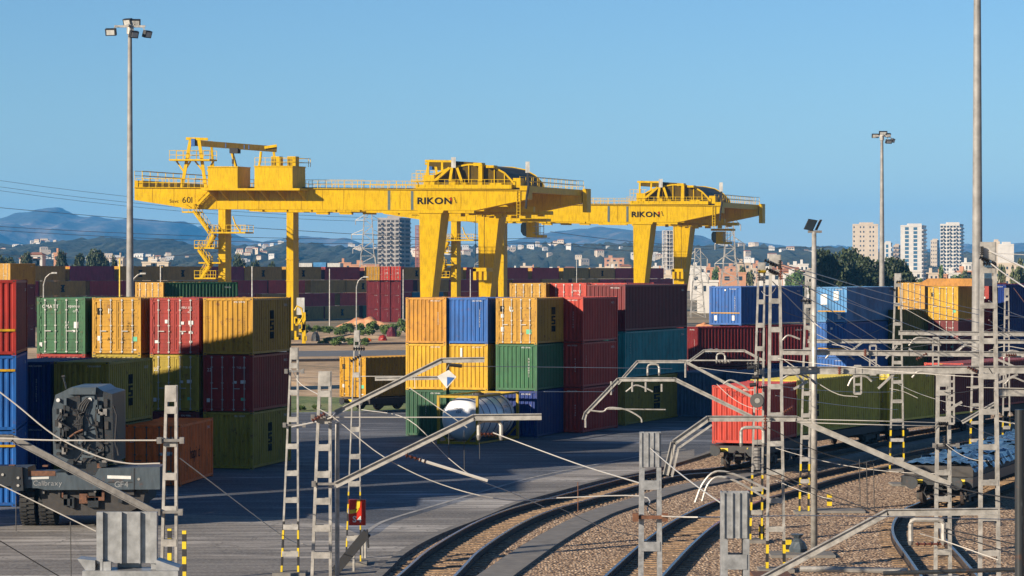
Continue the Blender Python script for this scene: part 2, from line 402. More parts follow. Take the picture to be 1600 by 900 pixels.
# kerb wall along the yard edge
mb = MB()
for a, b in zip(edge[:-1], edge[1:]):
    d = (b - a).normalized(); s = V((d.y, -d.x, 0))
    mb.para(a + s * 0.02 + V((0, 0, -0.25)), s * 0.30, (b - a) * 1.01, V((0, 0, 0.37)))
props(mb.build('kerb', TRO), kind='structure')
tr = spline([G(700, 960), G(781, 898), G(860, 844), G(932, 806), G(996, 785), G(1060, 765), G(1163, 743), GB(1260, 138)], 6)
mb = MB()
for a, b in zip(tr[:-1], tr[1:]):
    d = (b - a).normalized(); s = V((d.y, -d.x, 0)) * 0.55
    mb.para(a - s + V((0, 0, -0.05)), s * 2, (b - a) * 1.005, V((0, 0, 0.13)))
props(mb.build('cable_trough', TRO), kind='structure')
mb = MB()
for a, b in [(G(1290, 729), G(1515, 681)), (G(1515, 681), G(1640, 655))]:
    d = (b - a).normalized(); s = V((d.y, -d.x, 0)) * 0.4
    mb.para(a - s + V((0, 0, -0.05)), s * 2, (b - a), V((0, 0, 0.30)))
props(mb.build('platform_kerb', TRO), kind='structure')

# ---- tracks
def resample(pts, step):
    out = [pts[0]]; acc = 0.0
    for a, b in zip(pts[:-1], pts[1:]):
        L = (b - a).length; t = step - acc
        while t <= L:
            out.append(a + (b - a) * (t / L)); t += step
        acc = (acc + L) % step if L else acc
    return out
def railmesh(mb, pts):
    for a, b in zip(pts[:-1], pts[1:]):
        d = (b - a); s = V((d.y, -d.x, 0)).normalized()
        d = d * 1.01
        mb.para(a - s * 0.075 + V((0, 0, 0.02)), s * 0.15, d, V((0, 0, 0.02)), 1)
        mb.para(a - s * 0.02 + V((0, 0, 0.04)), s * 0.05, d, V((0, 0, 0.16)), 1)
        mb.para(a - s * 0.042 + V((0, 0, 0.20)), s * 0.09, d, V((0, 0, 0.035)), 0)
def track(label, ctr, gauge=1.67, step=0.6, sleepers=True):
    c = spline(ctr, 10)
    org = c[0].copy(); org.z = 0
    t = thing('railway_track', label, 'railway track', org, 0, 'curved railway tracks')
    rails = [[], []]
    for i, p in enumerate(c):
        d = (c[min(i + 1, len(c) - 1)] - c[max(i - 1, 0)]); s = V((d.y, -d.x, 0)).normalized()
        rails[0].append(p - s * gauge / 2); rails[1].append(p + s * gauge / 2)
    for r in rails:
        mb = MB(); railmesh(mb, r); mb.build('rail', [RLT, RLS], t)
    if sleepers:
        mb = MB(); rs = resample(c, step)
        for i in range(len(rs) - 1):
            d = (rs[i + 1] - rs[i]).normalized(); s = V((d.y, -d.x, 0))
            o = rs[i]; k = random.uniform(-0.03, 0.03)
            mb.para(o - s * 1.3 - d * 0.13 + V((0, 0, -0.08)), s * 2.6, d * 0.26, V((0, 0, 0.095 + k * 0.3)))
        o = mb.build('sleepers', SLP, t); o['kind'] = 'stuff'
    return t
def mid(a, b): return (a + b) / 2
track('curved track nearest the paved yard, running under the wagon with the bright red container',
      [mid(G(560, 960), G(675, 960)), mid(G(635, 898), G(725, 898)), mid(G(670, 870), G(757, 864)), mid(G(733, 829), G(815, 829)),
       mid(G(792, 804), G(868, 806)), mid(G(860, 784), G(940, 786)), mid(G(932, 764), G(1010, 765)), mid(G(999, 749), G(1076, 749)),
       GB(1150, 124), GB(1245, 133), GB(1360, 144), GB(1500, 158), GB(1640, 173)])
track('middle curved track passing behind the tall lattice masts between two strips of gravel',
      [mid(G(900, 960), G(990, 960)), mid(G(958, 897), G(1051, 897)), mid(G(999, 857), G(1092, 857)), mid(G(1039, 828), G(1128, 826)), mid(G(1085, 802), G(1168, 804)),
       mid(G(1126, 786), G(1210, 786)), mid(G(1195, 768), G(1275, 765)), mid(G(1249, 753), G(1325, 750)), mid(G(1347, 730), G(1420, 728)), mid(G(1462, 705), G(1528, 702)), GB(1680, 158)])
track('tightly curved track at the lower right leading to the wagon covered in blue sheeting',
      [mid(G(1440, 940), G(1570, 940)), mid(G(1410, 886), G(1512, 880)), mid(G(1388, 850), G(1482, 846)), mid(G(1390, 826), G(1477, 824)), mid(G(1408, 805), G(1490, 805)),
       GB(1462, 104), GB(1530, 113), GB(1606, 122), GB(1670, 130)])
# straight sidings beyond the yard
for py, lab in ((541, 'far siding of dark rails beside the grey access road'), (566, 'near siding below the grey access road, beside the sandy strip')):
    a, b = G(380, py), G(1000, py - 8)
    track(lab, [a, a.lerp(b, 0.33), a.lerp(b, 0.66), b], 1.67, 0.7, False)
rd = [G(380, 558), G(1000, 552), G(1000, 544), G(380, 549)]
sheet('access_road', [p.xy for p in rd], 0.002, plain('access road grey', (0.16, 0.17, 0.185, 1), 0.8, 0, 0.2, 0.5))
gr = [G(440, 645), G(640, 640), G(650, 618), G(560, 622), G(440, 618)]
sheet('grass_verge', [p.xy for p in gr], 0.002, GRS)

# ---- hills and mountains
def lerp_prof(prof, x):
    if x <= prof[0][0]: return prof[0][1]
    for (a, b), (c, d) in zip(prof[:-1], prof[1:]):
        if x <= c: t = (x - a) / (c - a); t = t * t * (3 - 2 * t); return b + (d - b) * t
    return prof[-1][1]
def terrain(name, prof, Y0, Yr, Y1, mat, nx, ny, amp, nscale, px0=-300, px1=1900, rough=0.0):
    vs, fs = [], []
    for j in range(ny + 1):
        t = j / ny
        for i in range(nx + 1):
            px = px0 + (px1 - px0) * i / nx
            Y = Y0 + (Y1 - Y0) * t
            X = (px - CX) * Yr / F
            ridge = (HY - lerp_prof(prof, px)) * Yr / F + H
            tr_ = (Yr - Y0) / (Y1 - Y0)
            u = t / tr_ if t < tr_ else 1 - (t - tr_) / (1 - tr_)
            k = max(0, u) ** 0.9
            nz = noise.fractal(V((X / nscale, Y / nscale, 3.1)), 1.0, 2.1, 6)
            nr = 1 - abs(noise.fractal(V((X / nscale * 0.8 + 9, Y / nscale * 0.5, 7.7)), 1.0, 2.0, 5)) * 1.6
            damp = min(1, abs(u - 1) * 3 + 0.12)
            z = ridge * k + amp * damp * (nz * 0.6 + (nr - 0.6) * 0.7) * min(1, u * 4)
            if rough: z += rough * abs(noise.noise(V((X / 9, Y / 30, 0)))) * min(1, u * 4)
            if j in (0, ny): z = -15
            vs.append((X, Y, z))
    for j in range(ny):
        for i in range(nx):
            a = j * (nx + 1) + i; fs.append((a, a + 1, a + nx + 2, a + nx + 1))
    me = bpy.data.meshes.new(name); me.from_pydata(vs, [], fs); me.materials.append(mat)
    me.polygons.foreach_set('use_smooth', [True] * len(fs)); me.update()
    return props(link_mesh(name, me), kind='structure'), vs, nx, ny
MTM = m_land('mountain scrub and rock', [(0.38, (0.015, 0.028, 0.03, 1)), (0.5, (0.04, 0.05, 0.05, 1)), (0.62, (0.20, 0.155, 0.125, 1))], 0.0025, 0.012, 0.6, 12)
HLM = m_land('wooded hillside', [(0.40, (0.008, 0.014, 0.006, 1)), (0.5, (0.022, 0.034, 0.013, 1)), (0.6, (0.06, 0.06, 0.028, 1))], 0.006, 0.07, 1.0, 4)
prof_m = [(-300, 372), (-120, 366), (0, 341), (12, 338), (28, 331), (46, 330), (60, 326), (78, 323.5), (92, 322.5), (100, 327), (112, 332), (126, 337), (138, 338),
          (148, 335), (160, 339), (180, 344), (205, 341), (235, 344), (262, 347), (288, 345), (300, 349), (320, 357), (345, 366), (380, 374), (420, 379), (470, 384),
          (540, 386), (600, 387), (690, 388), (770, 383), (800, 373), (840, 364), (880, 359), (905, 356.5), (930, 357), (960, 362), (1000, 368), (1030, 368), (1045, 375),
          (1080, 381), (1105, 381), (1118, 377), (1140, 379), (1165, 382), (1185, 380), (1215, 383), (1250, 389), (1300, 393), (1340, 394), (1450, 390), (1560, 386), (1640, 384), (1900, 380)]
terrain('mountains', prof_m, 6400, 8600, 11500, MTM, 420, 70, 95, 700)
prof_h = [(-300, 391), (0, 385), (70, 383), (130, 377), (170, 374), (210, 378), (270, 378), (300, 386), (350, 385), (420, 386), (480, 382), (530, 388), (600, 389), (660, 388),
          (720, 386), (790, 389), (830, 385), (870, 381), (900, 385), (960, 381), (1000, 384), (1060, 387), (1120, 386), (1160, 385), (1230, 388), (1290, 389), (1340, 395), (1420, 400), (1500, 398), (1600, 398), (1900, 392)]
_, hv, hnx, hny = terrain('wooded_hills', prof_h, 1900, 3300, 4600, HLM, 420, 40, 7, 260, rough=9)
# ------------------------------------------------------------------ shipping containers
W_ = 2.44
ords = ['first', 'second', 'third', 'fourth', 'fifth', 'sixth', 'seventh', 'eighth', 'ninth', 'tenth', 'eleventh', 'twelfth', 'thirteenth', 'fourteenth', 'fifteenth', 'sixteenth', 'seventeenth', 'eighteenth', 'nineteenth']
lvn = ['bottom', 'second', 'third', 'top']
def corr(mb, x0, x1, z0, z1, y, depth, pitch, nx, mi=0, axis='x'):
    """trapezoid-corrugated sheet between x0 and x1; nx = sign of outward direction"""
    n = max(2, int(round((x1 - x0) / pitch))); p = (x1 - x0) / n
    pr = []
    for i in range(n):
        b = x0 + i * p
        pr += [(b, 0), (b + p * 0.30, 0), (b + p * 0.48, 1), (b + p * 0.80, 1)]
    pr.append((x1, 0))
    def pt(u, k, z):
        o = y - nx * depth * k
        return (u, o, z) if axis == 'x' else (o, u, z)
    vs = []
    for u, k in pr: vs += [pt(u, k, z0), pt(u, k, z1)]
    fs = []
    for i in range(len(pr) - 1):
        f = (2 * i, 2 * i + 2, 2 * i + 3, 2 * i + 1)
        fl = (nx > 0) if axis == 'x' else (nx < 0)
        fs.append(tuple(reversed(f)) if fl else f)
    return mb.add(vs, fs, mi)
_cc = {}
def body_mesh(L, h, mat):
    k = ('body', L, h, mat.name)
    if k in _cc: return _cc[k]
    mb = MB()
    corr(mb, 0.12, L - 0.12, 0.16, h - 0.12, -0.03, 0.045, 0.278, 1, axis='y')
    corr(mb, 0.12, L - 0.12, 0.16, h - 0.12, -W_ + 0.03, 0.045, 0.278, -1, axis='y')
    corr(mb, -W_ + 0.12, -0.12, 0.16, h - 0.12, L - 0.03, 0.04, 0.25, 1, axis='x')
    n = int(L / 0.4); p = (L - 0.2) / n                      # ribbed roof
    for i in range(n):
        mb.bx(-W_ + 0.1, -0.1, 0.1 + i * p, 0.1 + i * p + p * 0.55, h - 0.05, h - 0.012)
    mb.bx(-W_ + 0.05, -0.05, 0.05, L - 0.05, h - 0.09, h - 0.05)
    mb.bx(-W_ + 0.05, -0.05, 0.05, L - 0.05, 0.12, 0.16)
    _cc[k] = mb.mesh('body', mat); return _cc[k]
def frame_mesh(L, h, mat):
    k = ('frame', L, h, mat.name)
    if k in _cc: return _cc[k]
    mb = MB()
    for x in (-W_, -0.12):
        for y in (0, L - 0.12): mb.bx(x, x + 0.12, y, y + 0.12, 0.12, h - 0.12)
        mb.bx(x + 0.012, x + 0.108, 0.12, L - 0.12, 0.05, 0.16)
        mb.bx(x + 0.02, x + 0.10, 0.12, L - 0.12, h - 0.12, h - 0.03)
    for y in (0.015, L - 0.105):
        mb.bx(-W_ + 0.12, -0.12, y, y + 0.09, 0.04, 0.16)
        mb.bx(-W_ + 0.12, -0.12, y, y + 0.09, h - 0.12, h - 0.02)
    for x in (-W_ - 0.004, -0.174):
        for y in (-0.004, L - 0.174):
            for z in (0, h - 0.118):
                mb.bx(x, x + 0.178, y, y + 0.178, z, z + 0.118)
    _cc[k] = mb.mesh('frame', mat); return _cc[k]
def castings_dark(L, h):
    k = ('cast', L, h)
    if k in _cc: return _cc[k]
    mb = MB()
    for x in (-W_ + 0.045, -0.125):
        for z in (0.035, h - 0.083): mb.bx(x, x + 0.08, -0.009, -0.002, z, z + 0.05)
    for y in (0.05, L - 0.13):
        for z in (0.035, h - 0.083): mb.bx(0.002, 0.009, y, y + 0.08, z, z + 0.05)
    _cc[k] = mb.mesh('casting_hole', BLK); return _cc[k]
def end_mesh(h, mat):
    k = ('end', h, mat.name)
    if k in _cc: return _cc[k]
    mb = MB(); corr(mb, -W_ + 0.12, -0.12, 0.16, h - 0.12, 0.03, 0.045, 0.245, -1, axis='x')
    _cc[k] = mb.mesh('end_wall', mat); return _cc[k]
def door_mesh(h, mat, s):
    k = ('door', h, mat.name, s)
    if k in _cc: return _cc[k]
    mb = MB()
    x0, x1 = (-W_ + 0.125, -W_ / 2 - 0.01) if s == 0 else (-W_ / 2 + 0.01, -0.125)
    mb.bx(x0, x1, 0.045, 0.075, 0.17, h - 0.13)
    mb.bx(x0, x0 + 0.07, 0.02, 0.045, 0.17, h - 0.13); mb.bx(x1 - 0.07, x1, 0.02, 0.045, 0.17, h - 0.13)
    zs = [0.17, 0.17 + (h - 0.3) * 0.24, 0.17 + (h - 0.3) * 0.5, 0.17 + (h - 0.3) * 0.76, h - 0.13]
    for i, z in enumerate(zs):
        zz = min(max(z - 0.04, 0.17), h - 0.21)
        mb.bx(x0 + 0.07, x1 - 0.07, 0.02, 0.045, zz, zz + 0.08)
    for a, b in zip(zs[:-1], zs[1:]):                          # pressed panel fields
        c = (a + b) / 2
        for dz in (-0.13, 0.07): mb.bx(x0 + 0.13, x1 - 0.13, 0.034, 0.046, c + dz, c + dz + 0.06)
    for z in (0.3, h * 0.37, h * 0.63, h - 0.3):               # hinges
        hx = x0 - 0.005 if s == 0 else x1 - 0.05
        mb.bx(hx, hx + 0.055, -0.012, 0.02, z, z + 0.1)
    _cc[k] = mb.mesh('door', mat); return _cc[k]
def rod_mesh(h, x, mat):
    k = ('rod', h, round(x, 3), mat.name)
    if k in _cc: return _cc[k]
    mb = MB(); mb.cyl((x, -0.012, 0.06), (x, -0.012, h - 0.05), 0.021, n=6)
    for z in (0.10, 0.55, h * 0.5, h - 0.6, h - 0.14): mb.bx(x - 0.05, x + 0.05, -0.022, 0.02, z, z + 0.05)
    mb.bx(x - 0.02, x + 0.30 if x < -W_ / 2 - 0.3 or (-W_ / 2 < x < -0.6) else x + 0.06, -0.045, -0.02, 1.08, 1.12)
    _cc[k] = mb.mesh('locking_rod', mat); return _cc[k]
def marks_on(t, parts, h):
    """door or end markings: ('p', x, z, w, h, mat) patches, ('t', text, x, z, size, mat) lettering, ('v', text, x, z, size, mat) vertical lettering"""
    for q in parts:
        if q[0] == 'p':
            _, x, z, w2, h2, mt = q
            mb = MB(); mb.bx(-x * W_ - w2 / 2, -x * W_ + w2 / 2, 0.010, 0.019, z * h, z * h + h2)
            link_mesh('sticker', mb.mesh('sticker', mt), t)
        elif q[0] == 't':
            _, s, x, z, size, mt = q
            o = link_mesh('lettering', text_mesh(s, size, mt), t, (-x * W_, 0.013, z * h), (R(90), 0, 0))
        elif q[0] == 'v':
            _, s, x, z, size, mt = q
            o = link_mesh('lettering', text_mesh('\n'.join(s), size, mt), t, (-x * W_, 0.012, z * h), (R(90), 0, 0))
def side_glyph(h, mat=None, wid=0.55, hh=1.3):
    """tall dark trade mark on the long side: stacked block shapes like the photo's"""
    mat = mat or BTX
    k = ('glyph', h, mat.name, wid, hh)
    if k in _cc: return _cc[k]
    mb = MB(); z0 = h * 0.5 - hh / 2; u = hh / 12; w2 = wid / 2
    def r(y0, y1, a, b): mb.bx(-0.030, -0.008, y0 * w2, y1 * w2, z0 + a * u, z0 + b * u)
    r(-1, 1, 11.1, 12); r(-1, -0.5, 8.6, 11.1); r(-0.22, 0.22, 8.6, 11.1); r(0.5, 1, 8.6, 11.1)
    r(-1, 1, 7.2, 8.0); r(-1, -0.45, 6.3, 7.2); r(-1, 1, 5.6, 6.3); r(0.45, 1, 4.8, 5.6); r(-1, 1, 4.1, 4.8)
    r(-1, 1, 2.7, 3.5); r(-1, -0.4, 0.8, 2.7); r(0.4, 1, 0.8, 2.7); r(-0.15, 0.2, 0.8, 2.7)
    _cc[k] = mb.mesh('side_mark', mat); return _cc[k]

rcode = random.Random(99)
def container(name_loc, rotz, L, h, mat, front, label, group, marks=(), glyph=None, frame=None, sidetext=None, rods=ROD):
    t = thing('shipping_container', label, 'shipping container', name_loc, rotz, group)
    link_mesh('body', body_mesh(L, h, mat), t)
    fr = link_mesh('frame', frame_mesh(L, h, frame or mat), t)
    link_mesh('casting_hole', castings_dark(L, h), fr)
    if front == 'door':
        for s in (0, 1):
            d = link_mesh('door', door_mesh(h, mat, s), t)
            for x in ((-W_ + 0.42, -W_ / 2 - 0.28) if s == 0 else (-W_ / 2 + 0.28, -0.42)):
                link_mesh('locking_rod', rod_mesh(h, x, rods), d)
    else:
        link_mesh('end_wall', end_mesh(h, mat), t)
    if not marks and front == 'end': marks = [VT(0.16, 9, 0.09)]
    marks_on(t, list(marks) + ([('t', rcode.choice(('TU', 'KH', 'MR', 'CB')) + 'U %d' % rcode.randint(100000, 999999), 0.27, 0.93, 0.11, WTX)] if front == 'end' and h < 2.9 else []), h)
    link_mesh('lettering', text_mesh('%d %d' % (rcode.randint(1000, 9999), rcode.randint(10, 99)), 0.17, WTX), t, (-0.018, L * (0.86 if L < 8 else 0.93), h * 0.86), (R(90), 0, R(90)))
    if glyph:
        link_mesh('side_mark', side_glyph(h, glyph[0], (glyph[2] if len(glyph) > 2 else 0.62) * 0.85, glyph[3] if len(glyph) > 3 else 1.45), t, (0, L * glyph[1], 0))
    if sidetext:
        s, y, z, size, mt = sidetext
        link_mesh('lettering', text_mesh('\n'.join(s) if size < 0.2 else s, size, mt), t, (-0.02, y * L, z * h), (R(90), 0, R(90)))
    return t
def cpos(px, Y, level, h, z0=0.0):
    return V(((px - CX) * Y / F, Y, z0 + level * h))

# --- marking sets
def VT(x, n=9, size=0.10, mt=None, z=0.55):
    s = ''.join(random.choice('0123456789HKTU') for _ in range(n)); return ('v', s, x, z, size, mt or WTX)
mk_green = [('t', 'CMATT', 0.72, 0.845, 0.24, WTX), ('t', 'Expanau', 0.26, 0.855, 0.20, WTX), ('t', 'G7 R1', 0.2, 0.76, 0.12, WTX), ('p', 0.19, 0.46, 0.22, 0.30, WTX), ('p', 0.24, 0.39, 0.16, 0.10, WTX), ('t', '83 11\n210\n24 6', 0.38, 0.52, 0.12, WTX), ('p', 0.92, 0.13, 0.14, 0.20, WTX)]
mk_yel = [('p', 0.85, 0.70, 0.24, 0.32, BTX), ('t', 'II', 0.85, 0.765, 0.30, YEL), ('p', 0.66, 0.72, 0.05, 0.24, WTX), ('p', 0.61, 0.72, 0.05, 0.24, WTX), ('t', 'BI', 0.17, 0.69, 0.14, BTX), ('t', '45 G1\n30 480\n67 200', 0.22, 0.50, 0.13, BTX),
          ('p', 0.85, 0.24, 0.20, 0.22, WTX), ('p', 0.13, 0.23, 0.26, 0.22, GTX), ('t', 'A', 0.66, 0.27, 0.24, BTX), ('t', 'K', 0.36, 0.27, 0.24, BTX), ('p', 0.14, 0.07, 0.22, 0.06, WTX), ('p', 0.82, 0.07, 0.10, 0.08, WTX)]
mk_red = [('p', 0.67, 0.55, 0.13, 0.17, WTX), ('t', 'KRU 204', 0.25, 0.83, 0.14, WTX), ('t', '45 1', 0.2, 0.75, 0.12, WTX), ('p', 0.17, 0.53, 0.24, 0.18, WTX), ('p', 0.35, 0.53, 0.20, 0.14, WTX), ('p', 0.17, 0.37, 0.20, 0.12, WTX), ('p', 0.34, 0.36, 0.08, 0.14, WTX), ('p', 0.87, 0.20, 0.16, 0.14, WTX), ('p', 0.17, 0.2, 0.14, 0.12, WTX)]
mk_q = [('p', 0.85, 0.17, 0.26, 0.42, BTX), ('p', 0.85, 0.21, 0.16, 0.28, WTX), ('p', 0.85, 0.245, 0.09, 0.16, BTX), ('t', 'F 204 1', 0.28, 0.5, 0.16, BTX), ('t', '36 85', 0.2, 0.14, 0.2, BTX)]
mk_w = [('p', 0.2, 0.5, 0.24, 0.16, WTX), ('p', 0.36, 0.5, 0.16, 0.12, WTX), ('t', 'TGB 610', 0.24, 0.78, 0.13, WTX), ('t', '22', 0.88, 0.74, 0.22, WTX), ('p', 0.9, 0.17, 0.15, 0.18, WTX), ('p', 0.2, 0.2, 0.2, 0.14, GTX)]

# --- left block (front row three high, 20 ft), ends facing the camera
AL, hL = R(12.5), 2.68
def row_pos(px, Y, k): pass
gl = 'containers of the left front block'; rngb = random.Random(77); ords_ = ['right', 'middle', 'left']
cl = dict(L=6.06)
left = [
 (133, 127.6, 2, GRN, 'door', mk_green, None, 'green container with white stickers on its doors, top left of the front block'),
 (220, 127.2, 2, YEL, 'door', mk_yel, None, 'orange-yellow container with closed doors and black lettering, between the green and the red ones'),
 (311, 126.6, 2, RED, 'door', mk_red, None, 'faded red container with door rods and white plates, between two yellow ones, left block'),
 (395, 126.0, 2, YEL, 'end', [VT(0.17, 10, 0.09, BTX, 0.6)], (BTX, 0.5), 'yellow container with ribbed blank end and dark olive side, top right of left block'),
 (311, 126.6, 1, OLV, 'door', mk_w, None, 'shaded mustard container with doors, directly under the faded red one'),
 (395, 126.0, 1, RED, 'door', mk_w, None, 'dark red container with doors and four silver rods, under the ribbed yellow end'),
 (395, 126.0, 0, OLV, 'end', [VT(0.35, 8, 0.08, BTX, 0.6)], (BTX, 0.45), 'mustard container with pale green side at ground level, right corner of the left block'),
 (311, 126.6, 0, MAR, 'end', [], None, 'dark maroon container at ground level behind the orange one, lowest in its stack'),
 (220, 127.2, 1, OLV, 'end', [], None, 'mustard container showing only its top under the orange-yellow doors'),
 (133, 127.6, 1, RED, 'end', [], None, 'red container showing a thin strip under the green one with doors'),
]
for px, Y, lv, mt, fr, mk, gph, lab in left:
    container(cpos(px, Y, lv, hL), -AL, 6.06, hL, mt, fr, lab, gl, mk, gph)
for i_, (px_, Y_) in enumerate(((254, 134.5),)):  # unseen stack added to throw shadow onto the centre block
    for lv in range(3):
        container(cpos(px_, Y_, lv, 2.6), -R(10), 6.06, 2.6, rngb.choice((MAR, OLD, DGR, DBL)), 'end', 'unseen shadow-casting container behind the left front block, %s stack, %s level' % (ords_[i_], ords[lv]), 'unseen shadow casters behind the left block')
# nearer pair with the olive side, 2 high
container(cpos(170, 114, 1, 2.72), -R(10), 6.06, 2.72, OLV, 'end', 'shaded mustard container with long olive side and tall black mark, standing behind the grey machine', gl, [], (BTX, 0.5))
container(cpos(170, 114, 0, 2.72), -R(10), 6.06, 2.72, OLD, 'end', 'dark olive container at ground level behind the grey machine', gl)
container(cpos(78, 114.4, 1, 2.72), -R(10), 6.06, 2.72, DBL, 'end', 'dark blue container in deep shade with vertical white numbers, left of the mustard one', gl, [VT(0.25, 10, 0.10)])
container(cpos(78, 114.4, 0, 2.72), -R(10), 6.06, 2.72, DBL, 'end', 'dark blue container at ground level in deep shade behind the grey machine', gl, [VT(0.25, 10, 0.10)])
# orange box at ground level
container(cpos(282, 116.0, 0, 2.6), -R(7), 6.06, 2.65, ORG, 'door', 'orange container at ground level with dark lettering on its side, right of the grey machine', gl, mk_w, None, None, ('hapi d', 0.45, 0.5, 0.75, BTX), DRD)
# near stack at the left frame edge
for lv, mt, mk, lab in ((2, RED, [VT(0.9, 3, 0.1)], 'faded red container with orange strap line, top of stack at left frame edge'),
                        (1, BLU, [VT(0.62, 11, 0.11)], 'bright blue container cut by the left frame edge, under the faded red one'),
                        (0, BLU, [VT(0.62, 11, 0.11), ('p', 0.52, 0.62, 0.35, 0.35, YEL), ('p', 0.52, 0.66, 0.25, 0.25, WTX), ('p', 0.52, 0.16, 0.4, 0.34, WTX)], 'bright blue container at ground level cut by the left frame edge')):
    c = container(cpos(25, 106, lv, 2.98), R(6), 6.06, 2.98, mt, 'end', lab, 'containers of the stack at the left frame edge', mk)
    mb = MB(); zz = 0.95 if lv == 2 else 2.35
    mb.bx(-W_ + 0.03, -0.03, -0.03, 0.0, zz, zz + 0.09); link_mesh('strap', mb.mesh('strap', BYE), c)
# unseen stacks continuing that row, added tall to throw shade into view
for k in range(1, 9):
    for lv in range(5 if 1 < k else 3):
        container(cpos(25, 106, lv, 2.9 if k < 6 else 2.7) + V((-2.5 * k, -0.25 * k, 0)), R(6), 6.06, 2.9 if k < 6 else 2.7, random.choice([OLV, MAR, BLU, RED]), 'end',
                  'unseen shade-casting container past the left frame edge, %s stack outward, %s level from the ground' % (ords[k - 1], ords[lv]), 'unseen shade-casting containers past the left frame edge')
for k, (x_, y_) in enumerate(((-30, 88.0),)):  # unseen stack added only to throw a shadow band over the paving
    for lv in range(5):
        container(V((x_, y_, lv * 2.75)), 0, 6.06, 2.75, random.choice([OLV, MAR, BLU, RED]), 'end', 'unseen shade-casting container beyond the lower left frame edge, %s stack, %s level from the ground' % (ords[k], ords[lv]), 'unseen shade-casting containers beyond the lower left frame edge')
# small yellow one above the red, left edge
container(GB(16, 330, 0) + V((0, 0, 7.8)), -R(20), 6.06, 2.62, YEL, 'door', 'small distant yellow container with doors at the far left frame edge', 'distant containers', mk_q)
for lv in range(3):
    container(GB(16, 330, lv * 2.6), -R(20), 6.06, 2.6, MAR, 'end', 'maroon container under the small distant yellow one at the left frame edge, %s level' % ords[lv], 'containers under the distant yellow one')
# yellow/dark green behind the block
Zb = 205
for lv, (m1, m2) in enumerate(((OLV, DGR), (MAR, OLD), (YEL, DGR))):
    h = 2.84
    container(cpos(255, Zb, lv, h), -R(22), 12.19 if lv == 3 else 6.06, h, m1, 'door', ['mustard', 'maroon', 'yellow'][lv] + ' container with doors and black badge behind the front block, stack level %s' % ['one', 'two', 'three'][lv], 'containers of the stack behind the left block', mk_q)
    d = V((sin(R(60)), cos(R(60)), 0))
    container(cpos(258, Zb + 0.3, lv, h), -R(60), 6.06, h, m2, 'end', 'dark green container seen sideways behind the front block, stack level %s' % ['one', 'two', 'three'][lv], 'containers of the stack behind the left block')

# --- centre block
AC, hC = R(19), 2.61
gc = 'containers of the centre block'
centre = [
 (697, 151.6, 2, ORY, 'end', [VT(0.2, 8, 0.09)], 'orange-yellow container with ribbed end, top left of the centre block'),
 (762, 151.0, 2, BLU, 'end', [VT(0.2, 10, 0.10)], 'bright blue container on top of the centre block, between two yellow ones'),
 (839, 150.4, 2, YEL, 'door', mk_yel[:3] + [('t', 'PU D', 0.2, 0.77, 0.12, BTX), ('p', 0.84, 0.57, 0.18, 0.2, WTX), ('p', 0.84, 0.27, 0.18, 0.26, WTX), ('p', 0.2, 0.22, 0.3, 0.26, GTX), ('p', 0.62, 0.7, 0.2, 0.1, WTX)], 'yellow container with doors and tall black side mark, on top of the centre block'),
 (697, 151.6, 1, BYE, 'end', [VT(0.2, 6, 0.08, BTX)], 'bright yellow ribbed container, second level, under the orange-yellow one'),
 (762, 151.0, 1, BYE, 'end', [('p', 0.65, 0.72, 0.12, 0.5, WTX)], 'bright yellow ribbed container, second level, under the bright blue one'),
 (839, 150.4, 1, GRN, 'end', [('v', '5420071', 0.2, 0.5, 0.16, WTX)], 'green ribbed container with vertical white lettering, second level of the centre block'),
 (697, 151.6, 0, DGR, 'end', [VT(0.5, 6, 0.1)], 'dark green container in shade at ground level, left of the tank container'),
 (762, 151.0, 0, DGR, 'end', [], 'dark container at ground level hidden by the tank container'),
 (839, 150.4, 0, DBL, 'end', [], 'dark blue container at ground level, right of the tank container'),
 (911, 154.6, 2, BRD, 'end', [('v', '2704198', 0.25, 0.5, 0.14, WTX)], 'narrow red container end with a maroon side, top level right of the olive side'),
 (911, 154.6, 1, BRD, 'end', [('v', '614400', 0.2, 0.5, 0.14, WTX)], 'narrow red container end with a maroon side, second level'),
 (911, 154.6, 0, BRD, 'end', [('v', '86130', 0.2, 0.5, 0.14, WTX)], 'narrow red container end with a maroon side, ground level'),
]
for px, Y, lv, mt, fr, mk, lab in centre:
    side = {'yellow container with doors and a tall': (BTX, 0.5, 0.8, 1.5)}.get(lab[:38])
    c = container(cpos(px, Y, lv, hC), -(R(21.5) if px == 911 else AC), 6.06, hC, mt, fr, lab, gc, mk, side if side else ((BTX, 0.5, 0.8, 1.5) if (px == 839 and lv == 2) else None),
                  sidetext=(('7061', 0.1, 0.6, 0.14, WTX) if px == 911 and lv == 1 else None))
gb = 'tall containers right of the centre block'
for lv, mt, lab, gph in ((2, MAR, 'long dark maroon container seen along its side, on top of the teal one', None),
                         (1, TEA, 'long teal container seen along its side, under the maroon one', None),
                         (0, OLV, 'long olive container with a dark mark at ground level, under the teal one', (BTX, 0.5, 1.3, 1.5))):
    container(cpos(977, 162.2, lv, 2.84), -R(21.5), 12.19, 2.84, mt, 'end', lab, gb, [VT(0.3, 8, 0.1)], gph, sidetext=('70916', 0.08, 0.65, 0.15, WTX) if lv == 1 else None)
gr_ = 'row of door ends behind the centre block'
